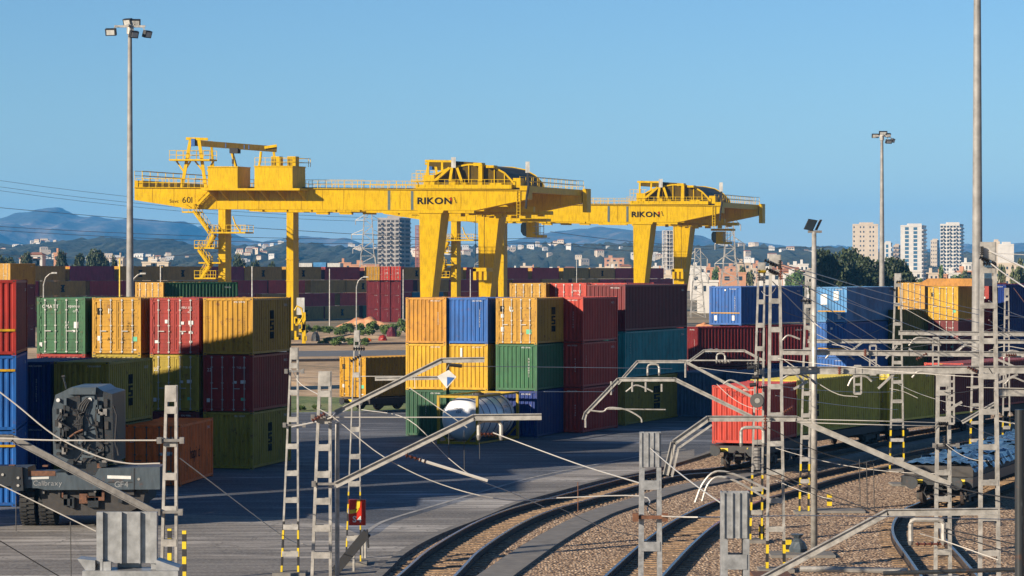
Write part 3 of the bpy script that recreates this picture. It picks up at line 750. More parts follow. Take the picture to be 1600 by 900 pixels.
for px, mt, mk, lab in ((853, YEL, mk_q, 'yellow container with doors and a black badge, just above the olive side in the middle'),
                        (916, BRD, mk_red, 'red container with doors behind the centre block, next to the yellow one with a badge'),
                        (979, BRD, mk_red[:1] + mk_red[3:5], 'red container with doors and a white square, beside the long maroon container')):
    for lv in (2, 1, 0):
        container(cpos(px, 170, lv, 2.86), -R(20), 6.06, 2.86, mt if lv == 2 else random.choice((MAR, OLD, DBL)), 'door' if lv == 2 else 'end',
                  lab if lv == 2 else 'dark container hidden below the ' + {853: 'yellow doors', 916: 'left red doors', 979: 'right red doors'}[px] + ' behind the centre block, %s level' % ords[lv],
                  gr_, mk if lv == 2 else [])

# --- right block
gq = 'containers of the right block'
def stack(px, Y, alpha, L, h, specs, grp):
    for lv, mt, fr, mk, lab in specs:
        container(cpos(px, Y, lv, h), -R(alpha), L, h, mt, fr, lab, grp, mk)
stack(1158, 190, 27, 12.19, 2.76, [(2, BLU, 'end', [VT(0.2, 9, 0.12), ('p', 0.5, 0.88, 0.12, 0.12, WTX), ('p', 0.8, 0.12, 0.2, 0.36, WTX), ('p', 0.25, 0.12, 0.2, 0.36, WTX), ('p', 0.5, 0.3, 2.2, 0.08, YEL)], 'blue container with yellow strip across its end, leftmost of the right block')], gq)
stack(1155, 190.4, 60, 6.06, 2.76, [(1, MAR, 'end', [VT(0.5)], 'dark maroon container under the long blue one'), (0, DBL, 'end', [], 'dark blue container at the bottom behind the wagon, left of the pale blue stack')], gq)
container(cpos(1090, 184, 1, 2.76), -R(58), 6.06, 2.76, MAR, 'end', 'dark maroon container in shade just right of the teal one', gq, [], None, None, ('KT 7', 0.2, 0.4, 0.5, WTX))
container(cpos(1090, 184, 0, 2.76), -R(58), 6.06, 2.76, MAR, 'end', 'dark maroon container at ground level in shade right of the teal one', gq)
stack(1323, 205, 25, 12.19, 2.72, [(2, LBL, 'end', [('p', 0.5, 0.3, 2.2, 0.09, YEL), ('p', 0.25, 0.1, 0.24, 0.4, WTX), ('p', 0.75, 0.5, 0.5, 0.8, WTX), ('p', 0.35, 0.62, 0.4, 0.7, WTX)], 'pale blue container with white patches on its end, behind the slim lamp post'),
    (1, BLU, 'end', [('p', 0.5, 0.8, 0.16, 0.16, WTX), ('p', 0.5, 0.25, 2.2, 0.09, YEL)], 'blue container under the pale blue one with white patches'),
    (0, BLU, 'end', [('p', 0.5, 0.6, 2.2, 0.09, YEL), ('p', 0.25, 0.35, 0.24, 0.3, WTX), ('p', 0.75, 0.35, 0.24, 0.3, WTX)], 'blue container with two white plates, lowest under the pale blue one')], gq)
stack(1445, 232, 28, 6.06, 2.80, [(2, YEL, 'door', mk_q[3:], 'yellow container with doors whose lower half is hidden by an olive box'), (1, MAR, 'end', [], 'maroon container under the yellow one behind the olive box'), (0, MAR, 'end', [], 'maroon container at ground level behind the olive box')], gq)
container(cpos(1398, 214, 1, 3.3) + V((0, 0, -0.3)), -R(63), 4.6, 3.3, OLD, 'end', 'olive box in shade standing in front of the small yellow doors', gq)
container(cpos(1398, 214, 0, 3.0), -R(63), 4.6, 3.0, OLD, 'end', 'olive box at ground level in front of the small yellow doors', gq)
stack(1497, 214, 24, 6.06, 2.72, [(2, BYE, 'door', mk_yel[:2] + mk_yel[7:8], 'bright yellow container with doors right of the olive box'), (1, MAR, 'door', mk_w, 'maroon container with doors under the bright yellow one'), (0, MAR, 'end', [], 'maroon container at ground level under the bright yellow doors')], gq)
stack(1545, 222, 24, 6.06, 2.80, [(2, RED, 'door', mk_red, 'red container with doors half hidden by the floodlight pole'), (1, RED, 'door', mk_w, 'red container with doors, second level, half hidden by the floodlight pole'), (0, RED, 'door', mk_w, 'red container with doors, ground level, half hidden by the floodlight pole')], gq)
stack(1546, 222.6, 60, 6.06, 2.78, [(2, MAR, 'end', [], 'maroon container seen along its side, right of the thick lattice mast'), (1, MAR, 'end', [], 'maroon container, second level, right of the thick lattice mast'), (0, DBL, 'end', [], 'dark blue container, ground level, right of the thick lattice mast')], gq)
stack(1572, 222, 50, 12.19, 2.76, [(2, DBL, 'end', [VT(0.5)], 'dark blue container cut by the right frame edge, top level'), (1, DBL, 'end', [], 'dark blue container cut by the right frame edge, second level'), (0, MAR, 'end', [], 'maroon container cut by the right frame edge, ground level')], gq)
# shelter roof on the yellow doors
mb = MB(); o = cpos(1497, 214, 3, 2.72); ex = V((cos(R(24)), -sin(R(24)), 0)); ey = V((sin(R(24)), cos(R(24)), 0))
mb.prism([o - ex * 3.6 + ey * 0.2 + V((0, 0, 0.02)), o + ex * 2.0 + ey * 0.2 + V((0, 0, 0.02)), o + ex * 1.6 + ey * 0.5 + V((0, 0, 0.62)), o - ex * 2.6 + ey * 0.5 + V((0, 0, 0.62))], ey * 4)
props(mb.build('tarpaulin_cover', paint('orange tarpaulin', (0.62, 0.34, 0.10, 1), 0.1), org=o), 'pale orange cover lying over the bright yellow and red containers', 'cover')

# --- the long far wall, four high, rows running away to the right
hW = 2.62
wd = V((sin(R(30.7)), cos(R(30.7)), 0)); w0 = V(((60 - 800) * 463 / F, 463, 0)); ext = []
_w = {}
def wall_mesh(L, mat, gph, endc):
    k = (L, mat.name, gph, endc.name)
    if k in _w: return _w[k]
    mb = MB()
    corr(mb, 0.12, L - 0.12, 0.14, hW - 0.1, -0.03, 0.05, 0.40, 1, 0, 'y')
    mb.bx(-W_ + 0.02, -0.10, 0.14, L - 0.05, 0.06, hW - 0.03)
    for x in (-W_, -0.12):
        for y in (0, L - 0.12): mb.bx(x, x + 0.12, y, y + 0.12, 0, hW)
    mb.bx(-0.1, -0.01, 0.12, L - 0.12, 0.03, 0.16); mb.bx(-0.1, -0.01, 0.12, L - 0.12, hW - 0.12, hW - 0.01)
    corr(mb, -W_ + 0.12, -0.12, 0.1, hW - 0.1, 0.03, 0.04, 0.3, -1, 1)
    if gph:
        u = hW / 10; c = L / 2
        for a, b, x0, x1 in ((6.6, 7.4, -.5, .5), (5.4, 6.6, -.3, .3), (4.6, 5.4, -.5, .2), (3.4, 4.6, -.35, .35), (2.6, 3.4, -.5, .5)):
            mb.bx(-0.02, -0.008, c + x0 * 1.1, c + x1 * 1.1, a * u, b * u, 2)
    _w[k] = mb.mesh('shipping_container', [mat, endc, BTX]); return _w[k]
COLN = {RED.name: 'red', MAR.name: 'maroon', PUR.name: 'plum', OLV.name: 'mustard', OLD.name: 'olive', DGR.name: 'dark green', BLU.name: 'blue', TEA.name: 'teal', YEL.name: 'yellow', DBL.name: 'dark blue'}
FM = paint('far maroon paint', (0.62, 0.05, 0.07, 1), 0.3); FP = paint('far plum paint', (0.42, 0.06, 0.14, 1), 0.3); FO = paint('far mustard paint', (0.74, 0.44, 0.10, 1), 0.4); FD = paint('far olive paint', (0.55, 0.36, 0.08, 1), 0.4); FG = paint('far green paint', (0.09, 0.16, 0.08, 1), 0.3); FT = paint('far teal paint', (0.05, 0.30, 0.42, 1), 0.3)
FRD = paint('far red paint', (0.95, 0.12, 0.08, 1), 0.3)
CV = {RED: FRD, MAR: FM, PUR: FP, OLV: FO, OLD: FD, DGR: FG, TEA: FT}  # copies brightened and warmed to lift the shaded sides of the far row
top = ''; rng = random.Random(5)
FR = RED; lv3 = [OLV, OLV, PUR, OLV, OLV, PUR, OLV, OLV, MAR, OLV, OLV, OLV, MAR, MAR, MAR, OLD, OLV, MAR, MAR]
lv2 = [MAR, OLV, MAR, OLV, OLV, MAR, RED, OLV, OLV, MAR, OLV, MAR, MAR, MAR, OLV, OLV, MAR, MAR, MAR]
lv1 = [MAR, OLV, MAR, OLV, MAR, MAR, OLV, MAR, RED, MAR, TEA, RED, MAR, MAR, OLV, MAR, MAR, MAR, MAR]
lv0 = [OLD, MAR, MAR, OLD, MAR, MAR, MAR, OLD, OLV, DGR, OLD, DGR, MAR, MAR, MAR, MAR, MAR, MAR, MAR]
ords = ['first', 'second', 'third', 'fourth', 'fifth', 'sixth', 'seventh', 'eighth', 'ninth', 'tenth', 'eleventh', 'twelfth', 'thirteenth', 'fourteenth', 'fifteenth', 'sixteenth', 'seventeenth', 'eighteenth', 'nineteenth']
lvn = ['bottom', 'second', 'third', 'top']
offs = {3: -12.19 * 1.45, 2: -12.19 * 1.0, 1: -12.19 * 1.2, 0: -12.19 * 1.6}
endcol = [YEL, MAR, BYE, OLV, RED]; cnt = {}
for lv, cs in ((3, lv3), (2, lv2), (1, lv1), (0, lv0)):
    s = offs[lv]
    for i, mt in enumerate(cs):
        L = 12.19
        p = w0 + wd * s + V((0, 0, lv * hW))
        cnt[lv, mt] = cnt.get((lv, mt), 0) + 1; lab = '%s %s container from the left in the %s layer of the far row' % (ords[cnt[lv, mt] - 1], COLN[mt.name], lvn[lv])
        o = link_mesh('shipping_container', wall_mesh(L, CV[mt], mt in (OLV, OLD) and rng.random() < 0.75, rng.choice(endcol)), None, p, (0, 0, -R(30.7 + rng.uniform(-0.6, 0.6))))
        props(o, lab, 'shipping container', 'containers stacked in the long far row')
        s += L + rng.choice((0.35, 1.3, 2.0, 0.5))
# yellow and two red door ends among the top layer of the far row
for px, mt, mk, lab in ((593, YEL, [], 'small yellow door end in the top layer of the far row, beside two red ones'), (609, BRD, mk_w, 'small red door end in top layer of far row, next to the yellow one'), (626, BRD, mk_w, 'small red door end in top layer of far row, right of the pair')):
    container(GB(px, 505, 3 * hW), -R(4), 6.06, hW, mt, 'door', lab, 'small door ends in the far row', mk)
    for lv in (0, 1, 2):
        container(GB(px, 505.5, lv * hW), -R(4), 6.06, hW, MAR, 'end', 'maroon container under the small %s door end in the far row, %s layer' % ({593: 'yellow', 609: 'left red', 626: 'right red'}[px], lvn[lv]), 'containers under the small door ends')
# three parked white trailers behind the wall
for px, mt, lab in ((478, WHT, 'white trailer box beyond the far row, left one of three'), (500, LBL, 'pale blue trailer box beyond the far row, middle one of three'), (522, WHT, 'white trailer box beyond the far row, right one of three')):
    mb = MB(); c = GB(px, 640); s = 640 / F
    x0, x1 = (px - 10.5 - CX) * s, (px + 9.5 - CX) * s
    z1 = H + (HY - 411 + (0 if px != 500 else 1)) * s
    t = thing('truck_trailer', lab, 'trailer', (c.x, 640, 0), 0, 'trailers beyond the far row')
    mb.bx(x0, x1, 640, 652, z1 - 2.9, z1); mb.build('box_body', mt, t)
    m2 = MB(); m2.bx(x0, x1, 640.3, 651.5, 0, z1 - 2.92); m2.build('raised_dock', TRO, t)
    for k in range(4): MB().bx(x0 + 0.3 + k * 0.65, x0 + 0.65 + k * 0.65, 639.97, 639.99, z1 - 1.5, z1 - 1.3).build('marking', DBL if mt is WHT else WTX, t)

# --- tank container
def tank():
    t = thing('tank_container', 'white cylindrical tank in a yellow frame standing on the yard before the centre block', 'tank container', GB(747, 144), -R(21.5))
    w, L, h = 2.40, 6.06, 2.62; r = 1.16; cz = 1.33; cx = -w / 2
    mb = MB(); n = 40; rings = []
    prof = [(0.02, 0.0), (0.06, 0.45), (0.17, 0.80), (0.38, 1.02), (0.62, r), (5.45, r), (5.7, 1.02), (5.9, 0.8), (6.0, 0.45), (6.04, 0.0)]
    vs = []; fs = []
    for y, rr in prof:
        for i in range(n): vs.append((cx + max(rr, 0.001) * cos(2 * pi * i / n), y, cz + max(rr, 0.001) * sin(2 * pi * i / n)))
    for k in range(len(prof) - 1):
        for i in range(n): fs.append((k * n + (i + 1) % n, k * n + i, (k + 1) * n + i, (k + 1) * n + (i + 1) % n))
    mb.add(vs, fs); sh = mb.build('tank_shell', TNK, t, org=(0, 0, 0), smooth=True)
    for y in (1.0, 1.9, 2.9, 3.9, 5.0):
        m = MB(); pts = [(cx + (r + 0.012) * cos(a), y, cz + (r + 0.012) * sin(a)) for a in [2 * pi * k / 40 for k in range(41)]]
        m.tube(pts, 0.022, 4); m.build('band', DBL if y in (1.9, 2.9) else STD, sh, org=(0, 0, 0))
    yf = paint('tank frame yellow', (0.60, 0.42, 0.01, 1), 0.3)
    fr = MB()
    for y in (0.0, L - 0.14):
        for x in (-w, -0.14): fr.bx(x, x + 0.14, y, y + 0.14, 0, h)
        fr.bx(-w + 0.14, -0.14, y + 0.01, y + 0.13, h - 0.12, h); fr.bx(-w + 0.14, -0.14, y + 0.01, y + 0.13, 0.02, 0.16)
        fr.beam((-w + 0.1, y + 0.07, 0.75), (-w + 0.7, y + 0.07, 0.1), 0.08, 0.1); fr.beam((-0.1, y + 0.07, 0.75), (-0.7, y + 0.07, 0.1), 0.08, 0.1)
    for x in (-w + 0.01, -0.11):
        fr.bx(x, x + 0.09, 0.14, L - 0.14, 0.03, 0.13)
        fr.bx(x, x + 0.09, 0.14, L - 0.14, h - 0.10, h - 0.01)
    fr.build('frame', yf, t, org=(0, 0, 0))
    m = MB(); m.bx(cx - 0.35, cx + 0.35, 0.6, 5.4, cz + r + 0.02, cz + r + 0.07)
    m.build('walkway', STD, t, org=(0, 0, 0))
    m = MB(); m.cyl((cx, 3.0, cz + r), (cx, 3.0, cz + r + 0.16), 0.3, n=16); m.build('manhole', BLK, t, org=(0, 0, 0))
    link_mesh('lettering', text_mesh('TOPSA\n6 2\u00b7', 0.22, BTX), t, (0.005 - 0.02, 4.1, cz + 0.45), (R(90), 0, R(90)))
    link_mesh('lettering', text_mesh('TANK\n4 0', 0.24, BTX), t, (-0.02, 4.2, cz - 0.35), (R(90), 0, R(90)))
    link_mesh('lettering', text_mesh('nwayi\n434', 0.2, BTX), t, (cx + 0.05, -0.004, cz + 0.52), (R(90), 0, 0))
    return t
tank()
# ------------------------------------------------------------------ gantry cranes
D = V((7.6, 17.5, 0))                          # from the near girder to the rear girder
ND = D.normalized()
def crane(base_px, Y, off, label, detail=True):
    """coordinates: photo pixels of the nearer crane at distance 358 m, turned into metres from its near right leg"""
    mpp = 358 / F
    org = GB(base_px, Y)
    t = thing('gantry_crane', label, 'gantry crane', org, 0, 'yellow container gantry cranes')
    def X(px): return (px - 672) * mpp - (off if px < 560 else 0)
    def Z(py): return H + (HY - py) * mpp
    def Q(px, py, k=0.0, y=0.0): p = V((X(px), (px - 672) * mpp * 0.03, Z(py))) + D * k + ND * y; return p
    def bld(mb, name, mats=CRY, parent=t, smooth=False): return mb.build(name, mats, parent, org=(0, 0, 0), smooth=smooth)
    gt = 1.5                                   # girder thickness along D
    for k in (0, 1):
        mb = MB()
        poly = [Q(212, 293, k), Q(825, 297, k), Q(825, 311, k), Q(740, 329, k), Q(300, 327, k), Q(212, 313, k)]
        mb.prism(poly, ND * gt)
        g = bld(mb, 'girder')
        mb = MB()                               # top flange and crane rail
        mb.prism([Q(212, 292.6, k, -0.25), Q(825, 296.6, k, -0.25), Q(825, 297.6, k, -0.25), Q(212, 293.6, k, -0.25)], ND * (gt + 0.5))
        bld(mb, 'flange', CRY, g)
        mb = MB(); mb.beam(Q(330, 292.6, k, 0.3), Q(820, 296, k, 0.3), 0.12, 0.16); bld(mb, 'runway_rail', UNF, g)
        mb = MB()
        for a, b in ((606, 298), (642, 298.5)):
            mb = MB(); mb.prism([Q(a, b, k, -0.012), Q(a + 4, b, k, -0.012), Q(a + 4, 328, k, -0.012), Q(a, 328, k, -0.012)], -ND * 0.01); bld(mb, 'splice_band', GFR, g)
        for a in (572, 700):
            mb = MB(); mb.prism([Q(a, 328.5, k, 0.1), Q(a + (88 if a == 572 else 40), 328.8, k, 0.1), Q(a + (88 if a == 572 else 40), 333, k, 0.1), Q(a, 332.5, k, 0.1)], ND * 0.5); bld(mb, 'cable_tray', CRY, g)
        for a in range(390, 560, 38):
            mb = MB(); mb.prism([Q(a, 327.2, k, 0.1), Q(a + 20, 327.3, k, 0.1), Q(a + 20, 331, k, 0.1), Q(a, 330.5, k, 0.1)], ND * 0.5); bld(mb, 'cable_tray', CRY, g)
        mb = MB()
        for a in list(range(240, 600, 33)) + [625, 668, 720, 760, 790]:
            zb = 313 + (a - 212) * 0.159 if a < 300 else (327.3 if a < 740 else 329 - (a - 740) * 0.21)
            mb.prism([Q(a, 294.8, k, -0.006), Q(a + 0.5, 294.8, k, -0.006), Q(a + 0.5, zb - 0.5, k, -0.006), Q(a, zb - 0.5, k, -0.006)], -ND * 0.012)
        o_ = bld(mb, 'weld_seams', paint('seam yellow', (0.50, 0.30, 0.004, 1), 0.1), g); o_['kind'] = 'stuff'
        # railings
        def railing(pts, yk, hgt=22, step=10, name='handrail', par=g):
            mb = MB()
            for (a, za), (b, zb) in zip(pts[:-1], pts[1:]):
                n = max(1, int(abs(b - a) / step))
                for i in range(n + 1):
                    u = a + (b - a) * i / n; z = za + (zb - za) * i / n
                    mb.beam(Q(u, z, k, yk), Q(u, z - hgt, k, yk), 0.06, 0.06)
                for q in (1, 0.55):
                    mb.beam(Q(a, za - hgt * q, k, yk), Q(b, zb - hgt * q, k, yk), 0.05, 0.05)
            bld(mb, name, CRY, par)
        railing([(216, 293), (336, 294)], -0.2, 14); railing([(484, 296), (648, 296)], -0.2, 13, 13)
        railing([(216, 293), (560, 295)], 1.7, 14); railing([(560, 295), (822, 297)], 1.7, 13)
        mb = MB(); mb.prism([Q(216, 292.4, k, 1.5), Q(822, 296.4, k, 1.5), Q(822, 297.2, k, 1.5), Q(216, 293.2, k, 1.5)], ND * 0.8); bld(mb, 'walkway', CRY, g)
    # right legs: wide tapering boxes
    for k in (0, 1):
        mb = MB(); foot = 535
        top = [Q(655, 328.6, k, 0), Q(690, 328.6, k, 0), Q(690, 328.6, k, 2.6), Q(655, 328.6, k, 2.6)]
        kk = (foot - 465) / 136.0
        bw = 656 + 14.5 - kk * 10
        bot = [Q(655.5, foot, k, 0.4), Q(bw, foot, k, 0.4), Q(bw, foot, k, 2.2), Q(655.5, foot, k, 2.2)]
        mb.add(bot + top, [(3, 2, 1, 0), (4, 5, 6, 7), (0, 1, 5, 4), (1, 2, 6, 5), (2, 3, 7, 6), (3, 0, 4, 7)])
        lg = bld(mb, 'leg')
        mb = MB(); mb.prism([Q(652, 328.5, k, -0.15), Q(694, 328.5, k, -0.15), Q(692, 333, k, -0.15), Q(654, 333, k, -0.15)], ND * 2.9); bld(mb, 'leg_cap', CRY, lg)
    # left legs: straight square columns
    for k in (0, 1):
        mb = MB(); a, b = Q(341.5, 327, k, 0.1), Q(341.5, 535, k, 0.1)
        mb.para(b, V((11 * mpp, 0, 0)), ND * 1.6, a - b)
        lg = bld(mb, 'leg')
        mb = MB()
        for z in (372, 405, 440): bld(MB().para(Q(340.8, z, k, 0.02), V((12.4 * mpp, 0, 0)), ND * 1.75, V((0, 0, 0.15))), 'leg_band', CRY, lg)
    # sill beams, bogies on the rails
    for a, w_ in ((342, 11), (655, 12)):
        mb = MB(); p = Q(a, 531, 0, -1.5); mb.para(p, V((w_ * mpp, 0, 0)), D * 1.15, V((0, 0, 0.9))); bld(mb, 'sill_beam')
        for k in (-0.02, 0.98):
            mb = MB(); p = Q(a + 1, 535, k, -1.2); mb.para(p + V((0, 0, -0.2)), V((0.8, 0, 0)), ND * 4, V((0, 0, 0.75)))
            bg_ = bld(mb, 'bogie', CRY)
            mb = MB()
            for q in (0.4, 1.5, 2.6, 3.6): mb = MB(); c = p + ND * q + V((-0.05, 0, -0.12)); mb.cyl(c, c + V((0.9, 0, 0)), 0.3, n=14); bld(mb, 'wheel', UNF, bg_)
    # end cross beams with railings
    for a, b0, b1, nm in ((212, 276, 293, 'left'), (812, 284, 300, 'right')):
        mb = MB(); p = Q(a, b1, 0, 0.0); mb.para(p, V((12 * mpp, 0.1, 0)), D * 1.0 + ND * gt, V((0, 0, (b1 - b0) * mpp * 0.62)))
        cb_ = bld(mb, 'cross_beam')
        mb = MB(); zt = p + V((0, 0, (b1 - b0) * mpp * 0.62))
        for xx in (0.02, 12 * mpp):
            for i in range(11):
                q = zt + V((xx, 0, 0)) + D * (i / 10 * 1.05); mb.beam(q, q + V((0, 0, 1.25)), 0.06, 0.06)
            for z in (0.65, 1.25): mb.beam(zt + V((xx, 0, z)), zt + V((xx, 0, z)) + D * 1.05, 0.06, 0.06)
        bld(mb, 'handrail', CRY, cb_)
    mb = MB(); mb.para(Q(815, 327, 1, 0) + V((1.0, 0, 0)), V((0.6, 0, 0)), ND * gt, V((0, 0, 3.3))); bld(mb, 'end_post')
    mb = MB(); p = Q(822, 270, 0, -0.2); mb.para(p, V((0.55, 0, 0)), V((0, 0.5, 0)), V((0, 0, 1.5))); bld(mb, 'white_cabinet', WHT)
    mb = MB(); mb.tube([Q(826, 270, 0, -0.3), Q(828, 292, 0, -0.5), Q(825, 306, 0, -0.4), Q(823, 326, 0, -0.3)], 0.16, 6); bld(mb, 'cable_chain', BLK)
    mb = MB()
    for z in range(300, 340, 5): mb.beam(Q(808, z, 0, -0.1), Q(813, z, 0, -0.1), 0.06, 0.06)
    for a in (808, 813): mb.beam(Q(a, 298, 0, -0.1), Q(a, 340, 0, -0.1), 0.08, 0.08)
    bld(mb, 'ladder')
    # lettering on the near girder
    yy = -0.03 if not detail else -0.03
    sg = text_mesh('RIKON', 1.42, BTX, bold=0.03, gap=0.1)
    o = link_mesh('lettering', sg, t, Q(679, 313.6) + V((0, -0.04, 0)), (R(90), 0, math.atan(0.03))); o.scale = (1.02, 0.86, 1)
    mb = MB(); q = Q(700, 309.5) + V((0, -0.05, 0)); mb.prism([q + V((0.1, 0, 0)), q + V((0.5, 0, 0)), q + V((0.5, 0, -0.45))], V((0, -0.01, 0))); bld(mb, 'logo_mark', SRD)
    mb = MB(); q = Q(708, 308) + V((0, -0.05, 0))
    for i in range(3): mb.prism([q + V((0.1 * i, 0, -0.28 * i)), q + V((0.16 + 0.1 * i, 0, -0.28 * i)), q + V((0.3 + 0.1 * i, 0, -0.22 - 0.28 * i)), q + V((0.2 + 0.1 * i, 0, -0.22 - 0.28 * i))], V((0, -0.01, 0)))
    bld(mb, 'logo_tick', BTX)
    link_mesh('lettering', text_mesh('601', 1.15, BTX), t, Q(294, 312.5) + V((0, -0.03, 0)), (R(90), 0, math.atan(0.03)))
    link_mesh('lettering', text_mesh('Sovc', 0.62, BTX), t, Q(273.5, 314.5) + V((0, -0.03, 0)), (R(90), 0, math.atan(0.03)))
    # trolley with curved hood, straddling both girders
    mb = MB(); p = Q(650, 296, 0, -0.2); mb.para(p + V((0, 0, 0.1)), V((150 * mpp, 0.3, 0)), ND * 3.0, V((0, 0, 0.55))); tr_ = bld(mb, 'trolley')
    mb = MB(); p = Q(672, 296, 0, 3.0); mb.para(p + V((0, 0, 0.1)), V((125 * mpp, 0.3, 0)), D * 0.9, V((0, 0, 0.5))); bld(mb, 'trolley_deck', CRY, tr_)
    hood = [(676, 291), (676, 272), (690, 265), (708, 260), (728, 256.5), (748, 257), (768, 261), (784, 270), (797, 284), (798, 291)]
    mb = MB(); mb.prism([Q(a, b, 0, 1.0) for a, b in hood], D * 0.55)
    bld(mb, 'hood', paint('hood olive', (0.15, 0.105, 0.006, 1), 0.1), tr_)  # crane yellow darkened: the hood's shade is put into its base colour
    for kk in (0.0, 0.55):
        mb = MB()
        for (a0, b0), (a1, b1) in zip(hood[:-1], hood[1:]): mb.beam(Q(a0, b0, kk, 0.93), Q(a1, b1, kk, 0.93), 0.18, 0.22)
        for a0, b0 in ((708, 260), (728, 256.5), (768, 261), (784, 270)): mb.beam(Q(a0, b0, kk, 0.9), Q(a0, 292, kk, 0.9), 0.12, 0.16)
        bld(mb, 'hood_rib', CRY, tr_)
    mb = MB(); mb.para(Q(746, 293, 0, 0.3), V((0.5, 0, 0)), ND * 0.5, V((0, 0, 3.15)))
    for a, b, w2, h2 in ((738, 259, 13, 5), (758, 262, 12, 4), (660, 293, 17, 20), (700, 292, 10, 10), (720, 292, 6, 7), (762, 292, 20, 6), (800, 293, 12, 15)):
        mb.para(Q(a, b, 0, 0.3), V((w2 * mpp, 0, 0)), ND * 1.2, V((0, 0, h2 * mpp)))
    for a, b, c, d_ in ((676, 283, 700, 262), (712, 262, 722, 292), (704, 262, 700, 288)): mb.beam(Q(a, b, 0, 0.4), Q(c, d_, 0, 0.4), 0.35, 0.35)
    bld(mb, 'trolley_frame', CRY, tr_)
    mb = MB()
    for i in range(0, 16): a = 644 + i * 10.4; mb.beam(Q(a, 292, 0, -0.25), Q(a, 280.5, 0, -0.25), 0.06, 0.06)
    for z in (280.5, 286): mb.beam(Q(644, z, 0, -0.25), Q(800, z, 0, -0.25), 0.06, 0.06)
    for i in range(0, 5): a = 644 + i * 7; mb.beam(Q(a, 281, 0, 1.2), Q(a, 266, 0, 1.2), 0.06, 0.06)
    for z in (266, 273): mb.beam(Q(644, z, 0, 1.2), Q(676, z, 0, 1.2), 0.06, 0.06)
    bld(mb, 'handrail', CRY, tr_)
    mb = MB(); p = Q(704, 262, 0, 0.2); mb.para(p, V((0.6, 0, 0)), V((0, 0.6, 0)), V((0, 0, 1.4))); bld(mb, 'white_cabinet', WHT, tr_)
    rr = random.Random(3)
    mb = MB()
    for i in range(26):
        a = rr.uniform(650, 796); mb.para(Q(a, 292, 0, 0.4 + rr.random()), V((rr.uniform(0.2, 0.7), 0, 0)), V((0, 0.4, 0)), V((0, 0, rr.uniform(0.2, 0.9))))
    bld(mb, 'winch_gear', [UNF], tr_)
    # small frame above the trolley left
    mb = MB()
    for a, b in ((662, 292), (684, 292)): mb.beam(Q(a, 292, 0, 1.2), Q(a + 1, 251, 0, 1.2), 0.3, 0.3)
    mb.beam(Q(658, 251, 0, 1.2), Q(700, 251.5, 0, 1.2), 0.35, 0.3); bld(mb, 'hoist_post', CRY, tr_)
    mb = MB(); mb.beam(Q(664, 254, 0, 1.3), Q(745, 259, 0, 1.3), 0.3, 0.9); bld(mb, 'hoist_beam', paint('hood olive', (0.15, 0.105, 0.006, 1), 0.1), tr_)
    # operator cabin hanging at the right, with curved window
    cb = MB(); p = Q(774, 369.5, 0.55, 0); cb.para(p, V((1.15, 0, 0)), ND * 1.5, V((0, 0, 2.1))); cb.para(p + V((1.15, 0, 0)), V((1.1, 0, 0)), ND * 1.5, V((0, 0, 0.35))); cb.para(Q(764, 343.5, 0.55, 0), V((3.6, 0, 0)), ND * 1.6, V((0, 0, 0.35)))
    cabn = bld(cb, 'operator_cabin')
    mb = MB(); mb.prism([Q(a, b, 0.55, 0.1) for a, b in ((774, 345), (767, 345), (764.5, 350), (764.5, 360), (768, 366), (774, 368.5))], ND * 1.3); bld(mb, 'cabin_window', GLS, cabn)
    mb = MB()
    for a in (790, 796, 802): mb.beam(Q(a, 346, 0.55), Q(a, 370, 0.55), 0.09, 0.09)
    for z in (352, 362, 369.5): mb.beam(Q(784, z, 0.55), Q(802, z, 0.55), 0.08, 0.08)
    bld(mb, 'cabin_cage', STL, cabn)
    # under-girder gear
    mb = MB(); rr = random.Random(9)
    mb.para(Q(700, 334, 0.35), V((130 * mpp, 0, 0)), ND * 1.0, V((0, 0, 0.5))); mb.para(Q(738, 330, 0.2), V((78 * mpp, 0, 0)), ND * 0.6, V((0, 0, 0.7)))
    for i in range(14): a = rr.uniform(690, 815); mb.para(Q(a, rr.uniform(333, 341), rr.uniform(0.2, 0.7)), V((rr.uniform(0.3, 1.0), 0, 0)), ND * 0.6, V((0, 0, rr.uniform(0.3, 0.9))))
    bld(mb, 'festoon_gear', [CRY])
    # left: boxes, ledge with brackets, jib frame
    mb = MB(); mb.para(Q(330, 298.5, 0, -2.6), V((153 * mpp, 0.3, 0)), ND * 2.6, V((0, 0, 0.28))); lg = bld(mb, 'machinery_ledge')
    mb = MB()
    for a in (340, 358, 398, 420, 446, 478):
        mb = MB(); p = Q(a, 299, 0, -2.5); mb.prism([p, p + ND * 2.5, p + ND * 2.5 + V((0, 0, -1.3))], V((0.12, 0, 0))); bld(mb, 'ledge_bracket', CRY, lg)
    for a, b, z1, z0, dd in ((340, 386, 262, 296, 2.3), (412, 471, 261, 298, 2.4)):
        mb = MB(); mb.para(Q(a, z0, 0, -2.4), V(((b - a) * mpp, 0, 0)), ND * dd * 1.5, V((0, 0, (z0 - z1) * mpp)))
        bx_ = bld(mb, 'machinery_house')
        mb = MB()
        for q in range(a + 9, b - 2, 11):
            mb.para(Q(q, z0 - 1, 0, -2.4) + V((0, -0.02, 0)), V((0.05, 0, 0)), V((0, 0.03, 0)), V((0, 0, (z0 - z1 - 2) * mpp)))
        mb.para(Q(a - 0.7, z1 + 1, 0, -2.45) + V((0, -0.05, 0)), V(((b - a + 1.4) * mpp, 0, 0)), ND * (dd * 1.5 + 0.1), V((0, 0, 0.14)))
        bld(mb, 'house_trim', CRY, bx_)
